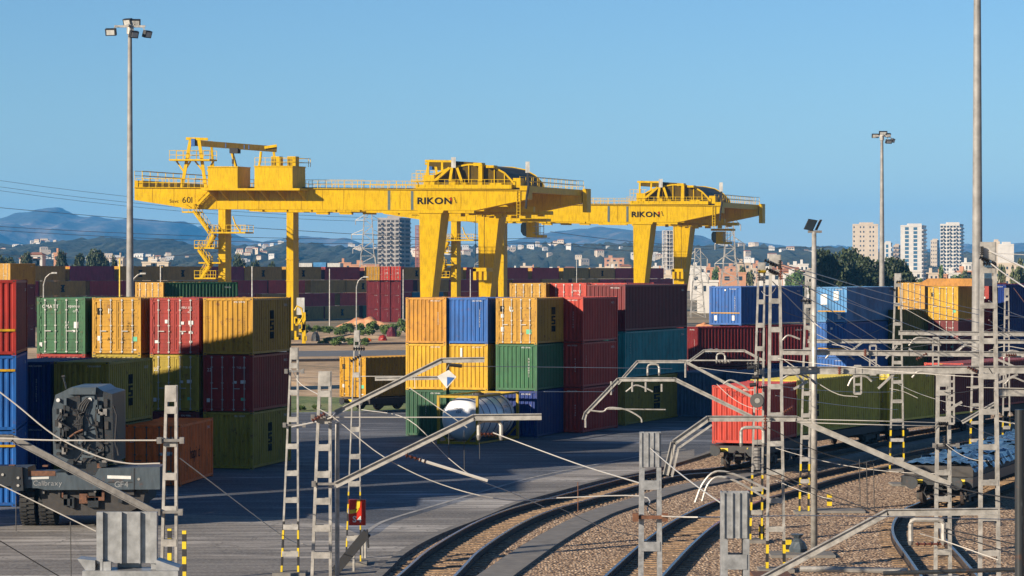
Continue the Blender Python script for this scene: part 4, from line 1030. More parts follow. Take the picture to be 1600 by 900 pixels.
        if a == 412:
            mb = MB()
            for q in (412, 420, 428, 442, 451, 468, 471):
                mb.beam(Q(q, z1, 0, -2.3), Q(q, z1 - 13, 0, -2.3), 0.07, 0.07); mb.beam(Q(q + 10, z1, 0, 0.8), Q(q + 10, z1 - 13, 0, 0.8), 0.07, 0.07)
            for zz in (6.5, 13): mb.beam(Q(412, z1 - zz, 0, -2.3), Q(471, z1 - zz, 0, -2.3), 0.06, 0.06); mb.beam(Q(422, z1 - zz, 0, 0.8), Q(481, z1 - zz, 0, 0.8), 0.06, 0.06); mb.beam(Q(471, z1 - zz, 0, -2.3), Q(481, z1 - zz, 0, 0.8), 0.06, 0.06)
            bld(mb, 'handrail', CRY, bx_)
            for q in (431, 456):
                mb = MB(); mb.para(Q(q, z1, 0, -1.2), V((1.1, 0, 0)), ND * 1.0, V((0, 0, 1.35))); ac = bld(mb, 'cooling_unit', CRY, bx_)
                mb = MB()
                for j in range(6): mb.para(Q(q, z1 - 2 - 2.2 * j, 0, -1.2) + V((0.04, -0.03, 0)), V((0.6, 0, 0)), V((0, 0.02, 0)), V((0, 0, 0.1)))
                bld(mb, 'grille', UNF, ac)
    mb = MB()
    for a, b, c, d_ in ((284.5, 293, 298, 218), (321.5, 293, 311, 218)): mb.beam(Q(a, b, 0, 0.2), Q(c, d_, 0, 0.2), 0.42, 0.42)
    mb.beam(Q(281, 293, 0.5), Q(292, 218, 0.35), 0.3, 0.3); mb.beam(Q(325, 293, 0.5), Q(321, 222, 0.35), 0.3, 0.3)
    mb.beam(Q(291, 217, 0, 0.2), Q(325, 218, 0, 0.2), 0.5, 0.35)
    mb.beam(Q(413, 231, 0, 0.2), Q(432, 228, 0, 0.2), 0.8, 0.35)
    mb.beam(Q(426.5, 229, 0, 0.2), Q(430, 262, 0, 0.2), 0.32, 0.32)
    mb.tube([Q(407.5, 237, 0, 0.2), Q(406, 252, 0, 0.2), Q(402, 272, 0, 0.2), Q(402, 292, 0, 0.2)], 0.17, 6)
    for a, b, c, d_ in ((276, 252, 287, 268), (305, 252, 316, 266), (334, 252, 324, 268), (298, 252, 292, 262)): mb.beam(Q(a, b, 0, 0.2), Q(c, d_, 0, 0.2), 0.22, 0.22)
    jf = bld(mb, 'jib_frame')
    mb = MB(); mb.para(Q(271, 252, 0, -0.9), V((63 * mpp, 0, 0)), ND * 2.0, V((0, 0, 0.22)))
    for i in range(7): a = 271.5 + i * 10.4; mb.beam(Q(a, 250, 0, -0.85), Q(a, 236, 0, -0.85), 0.06, 0.06); mb.beam(Q(a, 250, 0, 1.0), Q(a, 236, 0, 1.0), 0.06, 0.06)
    for z in (236, 243): mb.beam(Q(271, z, 0, -0.85), Q(334, z, 0, -0.85), 0.06, 0.06); mb.beam(Q(271, z, 0, 1.0), Q(334, z, 0, 1.0), 0.06, 0.06)
    bld(mb, 'jib_platform', CRY, jf)
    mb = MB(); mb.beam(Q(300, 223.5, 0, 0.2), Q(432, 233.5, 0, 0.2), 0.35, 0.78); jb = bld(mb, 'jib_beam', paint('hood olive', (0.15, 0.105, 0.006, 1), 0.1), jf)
    mb = MB(); mb.para(Q(301, 229, 0, -0.2), V((0.5, 0, 0)), V((0, 0.3, 0)), V((0, 0, 1.0)))
    for a in (353, 382, 389): mb.para(Q(a, 231 + (a - 353) * 0.075, 0, -0.02), V((0.12, 0, 0)), V((0, 0.05, 0)), V((0, 0, 0.55)))
    bld(mb, 'motor', SBL, jb)
    mb = MB(); mb.para(Q(360, 240, 0, -0.1), V((1.1, 0, 0)), ND * 0.8, V((0, 0, 0.7))); mb.cyl(Q(364, 240, 0, 0.3), Q(363, 261, 0, 0.3), 0.06, n=6); mb.cyl(Q(363, 249, 0, 0.3), Q(363, 256, 0, 0.3), 0.14, n=8); bld(mb, 'hoist_hook', UNF, jf)
    # stairs, landings
    st = thing('staircase', None, None); st.parent = t; del_ = [st]
    def flight(a, b, c, d_, y0=-1.0):
        mb = MB(); p, q = Q(a, b, 0, y0), Q(c, d_, 0, y0)
        for dy in (0, 0.8):
            s = ND * dy
            mb.beam(p + s, q + s, 0.06, 0.3); mb.beam(p + s + V((0, 0, 1.1)), q + s + V((0, 0, 1.1)), 0.06, 0.06); mb.beam(p + s + V((0, 0, .55)), q + s + V((0, 0, .55)), 0.05, 0.05)
            for i in range(5): u = p.lerp(q, i / 4) + s; mb.beam(u, u + V((0, 0, 1.1)), 0.06, 0.06)
        n = 12
        for i in range(n): u = p.lerp(q, (i + 0.5) / n); mb.para(u - V((0.12, 0, 0)), V((0.26, 0, 0)), ND * 0.8, V((0, 0, 0.05)))
        bld(mb, 'stair_flight', CRY, st)
    def landing(a, b, z, y0=-1.2, yd=2.2, hh=13):
        mb = MB(); mb.para(Q(a, z, 0, y0), V(((b - a) * mpp, 0, 0)), ND * yd, V((0, 0, 0.2)))
        n = max(2, int((b - a) / 7))
        for i in range(n + 1):
            u = a + (b - a) * i / n
            for yy_ in (y0 + 0.03, y0 + yd): mb.beam(Q(u, z, 0, yy_), Q(u, z - hh, 0, yy_), 0.06, 0.06)
        for q in (0.5, 1):
            for yy_ in (y0 + 0.03, y0 + yd): mb.beam(Q(a, z - hh * q, 0, yy_), Q(b, z - hh * q, 0, yy_), 0.06, 0.06)
            mb.beam(Q(b, z - hh * q, 0, y0), Q(b, z - hh * q, 0, y0 + yd), 0.06, 0.06); mb.beam(Q(a, z - hh * q, 0, y0), Q(a, z - hh * q, 0, y0 + yd), 0.06, 0.06)
        bld(mb, 'landing', CRY, st)
    flight(337, 298, 310, 326); landing(293, 312, 333); flight(311, 330, 334, 362, -1.4)
    landing(332, 391, 365); mb = MB(); mb.tube([Q(360, 338, 0, 0.8), Q(364, 350, 0, 0.8), Q(372, 362, 0, 0.8)], 0.1, 5); bld(mb, 'stair_pipe', CRY, st)
    flight(341, 367, 330, 388, -1.2); landing(312, 343, 389); flight(319, 391, 336, 415, -1.4)
    landing(312, 345, 436); flight(336, 412, 322, 434, -1.2); landing(318, 352, 412, -1.1, 2, 0.6)
    # spreader hanging low between the legs
    mb = MB()
    for a in (688, 702): bld(MB().cyl(Q(a, 334, 0.6), Q(a, 418, 0.6), 0.035, n=4), 'hoist_rope', CAB)
    mb = MB(); mb.para(Q(684, 424, 0.6), V((21 * mpp, 0, 0)), ND * 2.2, V((0, 0, 0.5)))
    for a in (684, 693, 701): mb.para(Q(a, 438, 0.6), V((0.4, 0, 0)), ND * 0.4, V((0, 0, 1.6)))
    mb.para(Q(686, 436, 0.6, 0.4), V((1.2, 0, 0)), ND * 1.0, V((0, 0, 1.0))); bld(mb, 'spreader')
    return t
crane(672, 358, 0.0, 'nearer yellow gantry crane with two machinery boxes on its girder and the number 601')
crane(1003, 440, 3.1, 'farther yellow gantry crane, partly behind the nearer one, with a curved hood on its trolley')

# ------------------------------------------------------------------ floodlight masts
def floodlight(px, Y, top_py, r0, r1, label, heads):
    b = GB(px, Y); zt = H + (HY - top_py) * Y / F
    t = thing('floodlight_mast', label, 'floodlight mast', b, 0, 'tall floodlight masts')
    MB().cyl(b, (b.x, b.y, zt), r0, r1, 20).build('pole', POL, t, smooth=False)
    if not heads: 
        return t
    mb = MB()
    mb.beam((b.x - 1.3, Y, zt + 0.15), (b.x + 1.3, Y, zt + 0.15), 0.14, 0.18); mb.beam((b.x, Y - 1.2, zt + 0.15), (b.x, Y + 1.2, zt + 0.15), 0.14, 0.18)
    mb.cyl((b.x, Y, zt - 0.5), (b.x, Y, zt + 0.3), r1 * 1.6, n=12); mb.build('head_frame', STL, t)
    for dx, dy, dz, ang, w2 in heads:
        mb = MB(); c = V((b.x + dx, Y + dy, zt + dz)); a = R(ang)
        ex = V((cos(a), sin(a), 0)) * w2; ey = V((-sin(a), cos(a), 0.35)).normalized() * 0.34; ez = V((sin(a) * 0.35, -cos(a) * 0.35, 1)).normalized() * 0.58
        mb.para(c - ex / 2 - ey / 2 - ez / 2, ex, ey, ez); h_ = mb.build('floodlight', BLK, t)
        mb = MB(); mb.para(c - ex * 0.38 - ey * 0.56 - ez * 0.36, ex * 0.76, ey * 0.05, ez * 0.72); mb.build('lens', WHT, h_)
        mb = MB(); mb.beam(c + V((0, 0, 0.1)), V((b.x + dx * 0.7, Y + dy * 0.7, zt + 0.15)), 0.08, 0.08); mb.build('bracket', STL, h_)
    return t
floodlight(203, 226, 44, 0.36, 0.17, 'tall grey floodlight mast with a lamp ring, left of the nearer crane', [(-1.55, -0.3, -0.35, -8, 0.9), (1.45, 0.0, -0.5, 55, 0.8), (0.25, 1.0, 0.55, 10, 1.0), (-0.3, 1.0, 0.6, -30, 0.8), (0.45, -0.9, -0.6, 40, 0.75)])
floodlight(1378, 393, 214, 0.48, 0.20, 'distant floodlight mast with a lamp ring, in front of the pale apartment towers', [(0.9, -0.6, -0.7, 30, 1.0), (1.6, 0.3, -0.5, 60, 1.0), (0.3, 0.9, 0.6, 0, 1.2), (-0.9, 0.6, 0.2, 0, 1.0), (1.0, 0.9, 0.3, 20, 0.8)])
floodlight(1527, 190, -60, 0.42, 0.24, 'thickest floodlight pole, cut by the top of the frame, beside the wide lattice mast', [])
# slim lamp post with two tilted heads
b = GB(1272, 88); zt = H + (HY - 362) * 88 / F
t = thing('street_lamp', 'slim grey lamp post with tilted double head, in front of the pale blue container', 'street lamp', b)
MB().cyl(b, (b.x, b.y, zt), 0.115, 0.075, 16).build('pole', STL, t, smooth=True)
mb = MB(); mb.beam((b.x - 0.2, 88, zt), (b.x + 0.25, 88, zt), 0.1, 0.08); mb.build('arm', STD, t)
for s, nm in ((-1, 0), (1, 1)):
    mb = MB(); c = V((b.x + 0.02 + s * 0.14, 88 + 0.1 * s, zt + 0.22)); ez = V((0.16, 0, 0.34)); ex = V((0.30, 0.06, -0.05)) if s < 0 else V((0.09, 0.1, 0))
    mb.para(c - ez * 0.5 - ex * 0.5, ex, V((0, 0.09, 0.01)), ez); hd = mb.build('lamp_head', STD if s > 0 else MDG, t)
    MB().para(c - ez * 0.4 - ex * 0.38 + V((0, -0.012, 0)), ex * 0.76, V((0, 0.01, 0)), ez * 0.8).build('lamp_glass', GLS, hd)
# small curved street lamps in the yard
for px, py1, py0, Y, s, lab in ((68, 428, 460, 300, 1, 'small curved street lamp rising behind the green container'), (206, 429, 470, 290, 1, 'small curved street lamp beside the left floodlight mast'),
                                (557, 434, 535, 345, 1, 'slim curved street lamp above the green bushes'), (557.5, 432, 500, 380, 1, None)):
    if lab is None: continue
    b = GB(px, Y); z1 = H + (HY - py1) * Y / F; t = thing('street_lamp', lab, 'street lamp', b, 0, 'small curved street lamps')
    MB().tube([b, (b.x, Y, z1 - 1.2), (b.x + 0.25 * s, Y, z1 - 0.4), (b.x + 0.7 * s, Y, z1), (b.x + 1.1 * s, Y, z1 + 0.1)], 0.075, 6).build('pole', STL, t)
    MB().bx(b.x + 0.9, b.x + 1.5, Y - 0.15, Y + 0.15, z1 + 0.03, z1 + 0.2).build('lamp_head', WHT, t)
for px, py1, Y, lab in ((515, 420, 420, 'thin plain pole in front of the far container row, under the white trailers'), (630, 421, 420, 'thin plain pole left of the nearer crane leg'), (735, 421, 430, 'thin plain pole between the crane legs'),
                        (901, 398, 600, 'thin plain pole in front of the orange buildings'), (187, 404, 300, 'yellow thin post beside the left floodlight mast'), (251, 415, 320, 'thin plain pole left of the crane stairs'), (394, 416, 320, 'thin plain pole right of the crane stairs')):
    b = GB(px, Y); z1 = H + (HY - py1) * Y / F
    props(MB().cyl(b, (b.x, Y, z1), 0.10, 0.07, 8).build('pole', SYE if px == 187 else STL, org=b), lab, 'pole', 'thin poles among the containers')

# ------------------------------------------------------------------ lattice masts of the overhead line
def stripes(mb, x0, x1, y0, y1, z0, z1, step, slant=True):
    z = z0; i = 0
    while z < z1 - 1e-4:
        z2 = min(z + step, z1); mb.bx(x0, x1, y0, y1, z, z2, i % 2); z = z2; i += 1
def mast(px, Y, top_py, wt, wb, label, band=0.0, pxb=None, mat=None, panel=0.78, first=0.55, near=False, cat='overhead line mast', depth=0.16, cw=None):
    """two tapering channels joined by batten plates"""
    mat = mat or STL
    b = GB(px if pxb is None else pxb, Y); zt = H + (HY - top_py) * Y / F
    xt = (px - CX) * Y / F
    t = thing('catenary_mast', label, cat, b, 0, 'lattice masts of the overhead line')
    cw = cw or wt * 0.24
    def cx(z, s): f = z / zt; w2 = wb + (wt - wb) * f; return b.x + (xt - b.x) * f + s * (w2 / 2)
    for s in (-1, 1):
        mb = MB()
        lo = 0.0
        z0 = band if band else 0.0
        def ch(z0, z1, mi=0, m2=mb, g=0.0):
            a0, a1 = cx(z0, s), cx(z1, s)
            def q(x, y, w2, d2):
                m2.add([(a0 + x - w2 / 2, Y + y, z0), (a0 + x + w2 / 2, Y + y, z0), (a0 + x + w2 / 2, Y + y + d2, z0), (a0 + x - w2 / 2, Y + y + d2, z0),
                        (a1 + x - w2 / 2, Y + y, z1), (a1 + x + w2 / 2, Y + y, z1), (a1 + x + w2 / 2, Y + y + d2, z1), (a1 + x - w2 / 2, Y + y + d2, z1)],
                       [(3, 2, 1, 0), (4, 5, 6, 7), (0, 1, 5, 4), (1, 2, 6, 5), (2, 3, 7, 6), (3, 0, 4, 7)], mi)
            q(-s * cw * 0.4, -depth / 2 - g, cw + g, 0.014 + g); q(-s * cw * 0.4, depth / 2 - 0.014, cw + g, 0.014 + g)
            q(s * cw * 0.05, -depth / 2 + 0.014, cw * 0.16, depth - 0.028)
            if near: q(-s * cw * 0.86, -depth / 2 + 0.0142, cw * 0.07, 0.03)
        ch(0, zt); c_ = mb.build('channel', mat, t)
        if band:
            m3 = MB(); z = 0.02; i = 0
            while z < band - 0.01:
                z2 = min(z + 0.27, band); ch(z, z2, i % 2, m3, 0.004); z = z2; i += 1
            m3.build('warning_stripes', [SYE, BLK], c_)
    zs = []; z = zt - first
    while z > 0.5: zs.append(z); z -= panel
    mb = MB(); hgt = 0.16
    for i, z in enumerate(zs):
        a, c = cx(z, -1) + cw * 0.3, cx(z, 1) - cw * 0.3
        for yy in (-depth / 2 - 0.010, depth / 2 + 0.002):
            MB().bx(a, c, Y + yy, Y + yy + 0.008, z - hgt / 2, z + hgt / 2).build('batten_plate', mat, t)
    mb = MB(); a, c = cx(zt - 0.2, -1) + cw * 0.25, cx(zt - 0.2, 1) - cw * 0.25
    for yy in (-depth / 2 - 0.012, depth / 2 + 0.002):
        mb = MB(); mb.bx(a, c, Y + yy, Y + yy + 0.010, zt - first * 0.66, zt - 0.002)
        if near and yy < 0:
            for q_ in (0.0, 0.36, 0.66, 0.97): mb.bx(a + (c - a) * q_ - 0.004, a + (c - a) * q_ + 0.006, Y + yy - 0.022, Y + yy + 0.001, zt - first * 0.655, zt - 0.004)
        mb.build('head_plate', mat, t)
    mb = MB(); mb.bx(b.x - wb * 0.9, b.x + wb * 0.9, Y - 0.45, Y + 0.45, -0.1, 0.10); mb.build('footing', TRO, t)
    return t
mast(268, 60, 602, 0.26, 0.44, 'lattice mast right of the grey machine, with clamps holding two rods', pxb=262, panel=0.74, mat=STL)
mast(460, 82, 543, 0.24, 0.56, 'lattice mast with yellow and black feet just right of the left container block', 1.65, pxb=453, panel=0.82)
mast(558, 85, 516, 0.17, 0.50, 'slender lattice mast with yellow and black feet carrying the red S4 box', 2.3, pxb=552, panel=0.86)
mast(508, 66, 580, 0.30, 0.58, 'heavier grey lattice mast from which two long booms reach to the right', pxb=500, panel=0.66)
b = GB(527, 66.5); z1 = H + (HY - 660) * 66.5 / F
props(MB().cyl(b, (b.x, b.y, z1), 0.055, n=10).build('pipe_post', STL, org=b), 'thin round post standing close behind the heavier lattice mast', 'post')
mast(1016, 46, 675, 0.34, 0.46, 'short wide slotted mast before the middle curved track, cut by the lower frame edge', mat=STN, panel=1.05, first=0.9, near=True, depth=0.2)
mast(1148, 29, 768, 0.285, 0.31, 'short galvanised mast head with a single long slot, low in the frame between the tracks', mat=STN, panel=1.3, first=0.75, near=True, depth=0.2)
mast(1211, 83, 398, 0.33, 0.60, 'tallest lattice mast at right of centre with many wires leaving its top', 0.95, pxb=1212, panel=0.88)
mast(1190, 92, 410, 0.24, 0.44, 'lattice mast close on the left of the tallest one, yellow and black at its foot', 2.3, pxb=1181, panel=0.80)
mast(1264, 103, 421, 0.26, 0.40, 'lattice mast directly left of the slim lamp post, yellow and black at its foot', 1.9, pxb=1256, panel=0.84)
mast(1403, 125, 427, 0.28, 0.72, 'lattice mast with a small flat cap between the blue and olive containers', 2.0, pxb=1401, panel=0.9)
mast(1544, 76, 378, 0.42, 0.62, 'widest lattice mast near the right frame edge beside the floodlight pole', pxb=1546, panel=1.0, first=0.8)
mast(1474, 81, 585, 0.40, 0.52, 'lattice mast standing in front of the wagon with blue sheeting', pxb=1473, panel=0.80)
mast(1573, 132, 450, 0.20, 0.42, 'thin distant lattice mast at the far right against the dark blue containers', 2.2, pxb=1572, panel=0.9)
mast(1524, 136, 560, 0.35, 0.75, 'short distant lattice mast behind the widest one, striped yellow and black', 2.2, pxb=1526, panel=0.9)
for px, Y, py1 in ((265, 80, 826), (288, 79, 829)):
    b = GB(px, Y); mb = MB(); z1 = H + (HY - py1) * Y / F; stripes(mb, b.x - 0.06, b.x + 0.06, Y - 0.06, Y + 0.06, 0, z1, 0.22)
    props(mb.build('bollard', [BLK, SYE], org=b), ('left' if px == 265 else 'right') + ' one of two yellow and black striped posts beside the mast by the grey machine', 'bollard', 'striped posts by the mast')
# posts and hoops striped yellow near the tallest mast
for px, py0, hgt, lab in ((1232, 866, 0.5, 'small yellow and black marker behind the feet of the tallest mast'), (1296, 790, 0.45, 'tiny yellow marker on the gravel right of the slim lamp post'), (1190, 845, 0.55, 'yellow and black block beside the striped foot left of the tallest mast')):
    b = G(px, py0); mb = MB(); stripes(mb, b.x - 0.09, b.x + 0.09, b.y - 0.09, b.y + 0.09, 0, hgt, 0.16)
    props(mb.build('marker_post', [SYE, BLK], org=b), lab, 'marker post')
b = G(1246, 866); t = thing('rubbish_bag', 'crumpled grey plastic bag lying on a slab near the tallest mast', 'bag', b)
mb = MB(); rr = random.Random(2); ring = []
for z, r in ((0, .28), (0.2, .34), (0.42, .2), (0.52, .08), (0.66, .22)): ring += [(b.x + r * rr.uniform(.8, 1.2) * cos(2 * pi * i / 9), b.y + r * rr.uniform(.8, 1.2) * sin(2 * pi * i / 9), z) for i in range(9)]
mb.add(ring, [(k * 9 + i, k * 9 + (i + 1) % 9, (k + 1) * 9 + (i + 1) % 9, (k + 1) * 9 + i) for k in range(4) for i in range(9)] + [tuple(range(36, 45))]); mb.build('bag_body', MGR, t)
for a, b2, c, d_, lab in ((1205, 872, 1290, 858, 'flat concrete slab under the plastic bag by the tallest mast'), (1270, 802, 1345, 797, 'flat sand-coloured slab right of the slim lamp post'), (1178, 905, 1215, 880, 'reddish concrete slab at the lower frame edge by the striped foot'), (1395, 760, 1440, 757, 'pale slab in front of the buffers of the sheeted wagon')):
    p, q = G(a, b2), G(c, d_); m_ = RST if 'reddish' in lab else TRO
    props(MB().para(p, V((q.x - p.x, 0, 0)), V((0, 1.4, 0)), V((0, 0, 0.09))).build('concrete_slab', m_, org=p), lab, 'slab', 'slabs on the ballast')

# nearest mast head with its bracket shelf (lower left)
Yn = 22.0; s = Yn / F
t = thing('catenary_mast', 'nearest galvanised mast head with ribbed face and shelf at the lower left edge', 'overhead line mast', GB(197, Yn), 0, 'lattice masts of the overhead line')
x0 = (151 - CX) * s; z1 = H + (HY - 800) * s
mb = MB(); mb.bx(x0, x0 + 94 * s, Yn + 0.02, Yn + 0.04, z1 - 0.42, z1)
mb.bx(x0, x0 + 10 * s, Yn - 0.01, Yn + 0.02, z1 - 0.42, z1 - 0.001)
mb.bx(x0 + 84 * s, x0 + 94 * s, Yn - 0.01, Yn + 0.02, z1 - 0.42, z1 - 0.001)
for q in (37, 66): mb.bx(x0 + q * s, x0 + (q + 2.5) * s, Yn - 0.012, Yn + 0.02, z1 - 0.42, z1 - 0.002)
mb.build('head_plate', STN, t)
mb = MB()
for q in (4, 88): mb.bx(x0 + (q - 4) * s, x0 + (q + 4) * s, Yn + 0.04, Yn + 0.16, 0, z1 - 0.01)
mb.bx(x0 + 28 * s, x0 + 66 * s, Yn + 0.16, Yn + 0.17, 0, z1 - 0.02); mb.build('channel', STN, t)
zs = H + (HY - 890) * s; zt2 = H + (HY - 872) * s
mb = MB(); mb.bx((132 - CX) * s, (281 - CX) * s, Yn - 0.12, Yn + 0.18, zs - 0.3, zs)
mb.prism([((122 - CX) * s, Yn - 0.05, zt2), ((150 - CX) * s, Yn - 0.05, zt2 - 0.015), ((150 - CX) * s, Yn - 0.05, zs), ((135 - CX) * s, Yn - 0.05, zs)], V((0, 0.22, 0)))
mb.prism([((245 - CX) * s, Yn - 0.05, zt2 - 0.01), ((281 - CX) * s, Yn - 0.05, zs + 0.02), ((281 - CX) * s, Yn - 0.05, zs), ((245 - CX) * s, Yn - 0.05, zs)], V((0, 0.22, 0)))
mb.bx((158 - CX) * s, (162 - CX) * s, Yn - 0.06, Yn + 0.0, zs, zs + 0.09); mb.bx((163 - CX) * s, (175 - CX) * s, Yn - 0.06, Yn - 0.02, zs, zs + 0.07)
mb.build('shelf', STN, t)
# dark blurred-looking pole at the far right edge
b = GB(1593, 34); props(MB().cyl(b, (b.x, b.y, H + (HY - 640) * 34 / F), 0.06, n=14).build('steel_post', MDG, org=b), 'dark blue-grey steel post at the lower right frame edge', 'post')

# ------------------------------------------------------------------ booms, portal beams
def boom(pts, Y, h_, w_, label, name='overhead_boom', Y2=None, t_=0.02, ibeam=True, mat=None, grp='booms and beams of the overhead line', extra=None):
    n = len(pts); Ys = [Y + ((Y2 or Y) - Y) * i / max(1, n - 1) for i in range(n)]
    ps = [P(a, b, y) for (a, b), y in zip(pts, Ys)]
    mb = MB(); 
    for a, b in zip(ps[:-1], ps[1:]):
        d = (b - a).normalized() * h_ * 0.12
        if ibeam: mb.ibeam(a - d * 0, b + d, w_, h_, t_)
        else: mb.beam(a, b + d, w_, h_)
    o = mb.build(name, mat or STL, org=ps[0])
    return props(o, label, 'overhead line boom', grp)
def hook(px0, px1, py0, py1, Y, label, r=0.05):
    a, b = P(px0, py0, Y), P(px1, py0, Y); c, d_ = P(px0, py1, Y), P(px1, py1, Y)
    k = 0.12
    pts = [c, a + V((0, 0, -k)), a + V((k * 0.3, 0, -k * .3)), a + V((k, 0, 0)), b - V((k, 0, 0)), b + V((-k * .3, 0, -k * .3)), b + V((0, 0, -k)), d_]
    t = thing('hanger_bracket', label, 'bracket', (a.x, Y, c.z), 0, 'hooks under the booms')
    MB().tube(pts, r, 8).build('hook_bar', STL, t)
    m = MB(); m.cyl(c, c + V((0, 0, -0.12)), r * 1.3, r * 0.7, 8); m.cyl(d_, d_ + V((0, 0, -0.12)), r * 1.3, r * 0.7, 8); m.build('clamp', STD, t)
    return t
boom([(-60, 684), (20, 685), (246, 803)], 60.3, 0.16, 0.10, 'dark grey boom crossing in front of the grey machine at the left edge', mat=STD)
boom([(524, 645), (690, 563), (756, 562)], 66.2, 0.13, 0.12, 'upper boom of the heavier lattice mast, ending above the yellow containers')
boom([(586, 592), (700, 590)], 67, 0.09, 0.10, 'short level arm holding the blue and white diamond')
boom([(524, 758), (740, 652), (845, 651)], 65.5, 0.155, 0.14, 'lower and longer boom of the heavier lattice mast, passing before the tank')
hook(748, 783, 657, 680, 65.6, 'grey hoop hanging under the longer boom in front of the tank')
boom([(1040, 742), (1052, 692), (1106, 654), (1244, 654), (1484, 757)], 80, 0.17, 0.16, 'large six-sided gantry frame in front of the bright red container')
boom([(1050, 745), (1060, 700), (1112, 664)], 79.6, 0.06, 0.06, 'thin inner strut along the sloping side of the large gantry frame', ibeam=False)
boom([(912, 656), (915, 646), (966, 593), (1055, 593), (1186, 657)], 90, 0.13, 0.12, 'middle gantry frame before the teal and olive containers')
boom([(965, 600), (996, 565), (1070, 565), (1186, 626)], 96, 0.10, 0.10, 'gantry frame behind the middle one, crossing the teal container')
boom([(1075, 566), (1100, 548), (1163, 548), (1190, 562)], 108, 0.10, 0.10, 'smallest and farthest gantry frame before the dark maroon containers')
boom([(1060, 563), (1195, 563)], 106, 0.05, 0.05, 'thin level stay under the smallest gantry frame', ibeam=False)
boom([(1186, 908), (1386, 801), (1558, 799)], 72, 0.19, 0.14, 'nearest boom rising from the lower edge and levelling out at the right')
hook(1423, 1474, 812, 845, 72, 'wide grey hoop hanging under the nearest boom at lower right', 0.07)
boom([(1222, 579), (1700, 577)], 84, 0.24, 0.16, 'thickest level portal beam crossing the right half')
boom([(1222, 550), (1420, 552), (1700, 555)], 94, 0.19, 0.16, 'level portal beam just above the thickest one')
boom([(1262, 533), (1700, 534)], 104, 0.15, 0.14, 'third level portal beam from the bottom crossing the right half')
boom([(1404, 520), (1700, 523)], 124, 0.20, 0.16, 'highest level portal beam before the olive box and red doors')
boom([(1555, 612), (1660, 614)], 100, 0.30, 0.2, 'short thick beam at the right frame edge below the portal beams')
boom([(1503, 660), (1558, 628)], 80, 0.10, 0.1, 'short slanting strut between the two right lattice masts')
hook(1120, 1133, 552, 563, 108, 'small hoop under the farthest gantry frame', 0.04)
hook(1012, 1030, 569, 582, 96, 'small hoop under the gantry frame crossing the teal container', 0.04)
hook(1158, 1193, 668, 692, 80, 'hoop under the large gantry frame before the bright red container', 0.05)
for a, b_, c, Y, lab in ((1340, 572, 615, 84, 'short ladder-like dropper below the thickest beam, centre one'), (1364, 540, 585, 94, 'short ladder-like dropper below the upper beam'), (1485, 585, 662, 84, 'long dropper behind the lattice mast before the sheeted wagon'), (1462, 528, 572, 104, 'small dropper right of the capped lattice mast'), (1567, 585, 620, 100, 'dropper at the right frame edge')):
    mb = MB(); wd_ = 0.22
    for dx in (-wd_ / 2, wd_ / 2): mb.beam(P(a, b_, Y) + V((dx, 0, 0)), P(a, c, Y) + V((dx, 0, 0)), 0.05, 0.06)
    n = max(2, int((c - b_) / 11))
    for i in range(n + 1): q = P(a, b_ + (c - b_) * i / n, Y); mb.beam(q - V((wd_ / 2, 0, 0)), q + V((wd_ / 2, 0, 0)), 0.05, 0.07)
    props(mb.build('drop_post', STL, org=P(a, c, Y)), lab, 'drop post', 'droppers under the portal beams')
# registration arms (curved pipes)
def pipe(pts, Y, r, label, mat=None, name='registration_arm', cat='overhead line arm', grp='curved arms of the overhead line', Ye=None):
    n = len(pts); ps = [P(a, b, Y + ((Ye or Y) - Y) * i / max(1, n - 1)) for i, (a, b) in enumerate(pts)]
    sp = spline(ps, 4) if n > 2 else ps
    o = MB().tube(sp, r, 6).build(name, mat or STL, org=ps[0])
    return props(o, label, cat, grp)
pipe([(1086, 785), (1098, 756), (1118, 737), (1150, 742), (1200, 765)], 78, 0.035, 'curved pipe arm beside the wagon buffers, upper of the pair')
pipe([(1097, 783), (1106, 757), (1122, 745), (1150, 752), (1196, 778)], 78.4, 0.035, 'curved pipe arm beside the wagon buffers, lower of the pair')
pipe([(920, 641), (942, 643), (952, 637), (978, 640), (1000, 652), (1003, 660)], 88, 0.028, 'bent pipe arm hanging before the red and maroon stack')
pipe([(945, 639), (1040, 640)], 88, 0.022, 'thin straight stay before the olive container')
pipe([(978, 612), (993, 602), (1010, 607), (1020, 612)], 90, 0.028, 'small wavy arm under the middle gantry frame')
for a, b_, c, Y in ((955, 596, 617, 90), (988, 596, 612, 90), (1009, 596, 612, 90), (1034, 600, 612, 90), (915, 654, 668, 90), (1071, 566, 590, 96), (1049, 700, 742, 80)):
    o = MB().cyl(P(a, b_, Y), P(a, c, Y), 0.035, n=6).build('dropper_rod', STL, org=P(a, c, Y)); props(o, 'short rod hanging straight down from a gantry frame, %s from the left' % ords[[915, 955, 988, 1009, 1034, 1049, 1071].index(a)], 'rod', 'short rods under the gantry frames')
pipe([(655, 718), (762, 751)], 65, 0.04, 'insulated rod slanting down below the longer boom, right of the S4 box', WIR)
def insulator(px, py, Y, ang, label, L=0.45, mat=None, r=0.075):
    p = P(px, py, Y); d = V((cos(R(ang)), 0, sin(R(ang)))); mb = MB(); n = 5
    mb.cyl(p - d * L * 0.6, p + d * L * 0.6, r * 0.35, n=8)
    for i in range(n): q = p + d * (L * (i / (n - 1) - 0.5)); mb.cyl(q - d * 0.015, q + d * 0.02, r, r * 0.6, 12)
    return props(mb.build('insulator', mat or CER, org=p), label, 'insulator', 'insulators of the overhead line')
insulator(650, 716, 65, -17, 'dark insulator on the slanting rod below the longer boom')
insulator(262, 688, 60, 0, 'pale insulator clamped to the mast by the grey machine', mat=STL)
insulator(1455, 850, 72, 0, 'brown insulator inside the wide hoop at lower right', 0.7)
